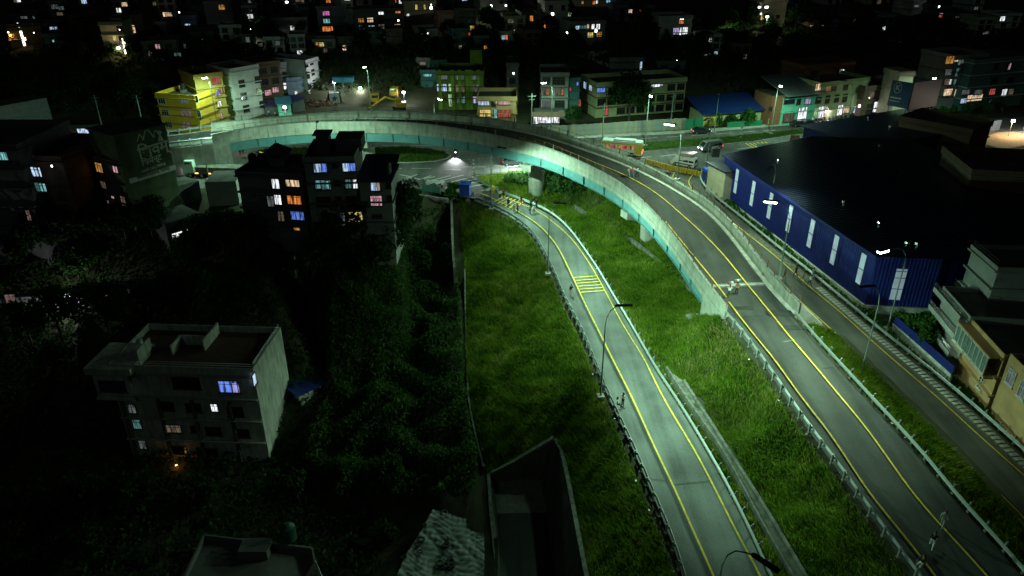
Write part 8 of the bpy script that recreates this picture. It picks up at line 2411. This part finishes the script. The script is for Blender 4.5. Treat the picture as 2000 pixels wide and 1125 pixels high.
for x in (-1.9, 0, 1.9): mb = MB(); mb.box((x, 0, .7), (.07, .07, 1.5)); mb.build('post', M_POLE, nf)
ss_ = empty('striped_sheet', at(783, 368, ZJ), R(-12), 'blue and white striped sheet spread beside the end house', 'sheet')
for i in range(6): mb = MB(); mb.box((0, -.9 + i * .32, .5 + i * .06), (1.7, .3, .03)); mb.build('stripe', CLO['white'] if i % 2 else CLO['blue'], ss_)
yd = flood(at(778, 440, .8), 'white light on the side of the end house over the littered yard', 130, 3.0, (.95, 1, 1), 0)
for i, (px, py, c, lb) in enumerate(((782, 425, 'pink', 'pink plastic sheet in the littered yard'), (781, 430, 'blue', 'blue bucket in the littered yard'), (786, 431, 'tan', 'orange bucket in the littered yard'))):
    o_ = empty('bucket' if i else 'plastic_sheet', at(px, py, 1.0), 0, lb, 'bucket' if i else 'sheet')
    mb = MB()
    if i: mb.tube([(0, 0, 0), (0, 0, .45)], [.2, .28], 12)
    else: mb.hexa([(-.8, -.6, 0), (.8, -.6, 0), (.8, .6, .1), (-.8, .6, .1)], [(-.8, -.6, .05), (.7, -.5, .25), (.8, .6, .2), (-.7, .5, .16)])
    mb.build('body', CLO[c], o_)
pth = MB(); pth.add([at(775, 448, .75), at(800, 452, .7), at(822, 432, .9), at(815, 420, 1.0), at(776, 430, .9)], [(0, 1, 2, 3, 4)])
tag(pth.build('yard', M_CONC2), kind='structure')
# utility poles and wires
M_WIRE = M_BLACK
poles = [(at(203, 262, ZJ), 'concrete utility pole on the left behind the painted gable'), (at(283, 262, ZJ), 'utility pole with crossarm left of the yellow house'), (at(1038, 258, ZJ), 'reddish utility pole beside the white shop'), (at(1309, 252, ZJ), 'tall plain utility pole in front of the board fence'), (at(1176, 280, ZJ), 'thin pole beside the flyover railing')]
tops = []
for p, lb in poles:
    o_ = empty('utility_pole', p, 0, lb, 'utility pole')
    mb = MB(); mb.tube([(0, 0, 0), (0, 0, 8.5)], [.14, .09], 8); mb.build('pole', M_POLE, o_)
    mb = MB(); mb.box((0, 0, 7.9), (1.8, .1, .1)); mb.box((0, 0, 7.2), (1.2, .1, .1)); mb.build('crossarm', M_POLE, o_)
    tops.append(p + Vector((0, 0, 7.95)))
wr_ = empty('overhead_wires', tops[0], 0, 'thin overhead wires between the utility poles left of the yellow house', 'wires')
mb = MB()
for dx in (-.8, 0, .8):
    for a, b in ((tops[0], tops[1]), (tops[1], at(400, 214, 11))):
        mb.tube([a.lerp(b, i / 8) + Vector((dx * .3, dx * .3, -1.2 * (1 - (2 * i / 8 - 1) ** 2))) for i in range(9)], .02, 3, 0, False)
pbuild(mb, 'wire', M_WIRE, wr_)
# banana-like litter: pale scraps on roadside
LIT = MB(); LIT.box((0, 0, .03), (.28, .18, .06)); LITM = LIT.mesh('litter', CLO['white'])
for i in range(40):
    k = random.choice((A_gr, A_gl, B_gl, B_gr))
    p = random.choice(k); side = -1 if k in (A_gr, B_gr) else 1
    q_ = offset(k, side * random.uniform(-.3, 1.2))[k.index(p)]
    l_ = link('litter', LITM, None, (q_.x, q_.y, max(float(hz(q_.x, q_.y)), q_.z - .75) + .05), random.uniform(0, 6)); s_ = random.uniform(.3, .75); l_.scale = (s_, s_, s_)
    tag(l_, 'small pale scrap of litter at the foot of a guardrail', 'litter', 'litter along the guardrails')
# sandy yard at the far right
yf = empty('sheet_fence', at(1920, 262, ZJ), 0, 'tilted grey sheet fence in front of the warm lit sandy yard', 'fence')
for i in range(6):
    mb = MB(); mb.span(-.72, .72, 0, .06, 0, 2.3)
    mb.build('sheet', M_CORR, yf, at(1898 + i * 9.6, 264 - i * 1.9, ZJ) - yf.location, R(12))
yp = MB(); yp.add([at(1900, 275, ZJ + .02), at(1960, 292, ZJ + .02), at(2020, 280, ZJ + .02), at(2020, 256, ZJ + .02), at(1950, 258, ZJ + .02)], [(0, 1, 2, 3, 4)])
tag(yp.build('sandy_yard', mat('sand', (.40, .28, .15), .95, 0, .3, 1.5)), kind='structure')
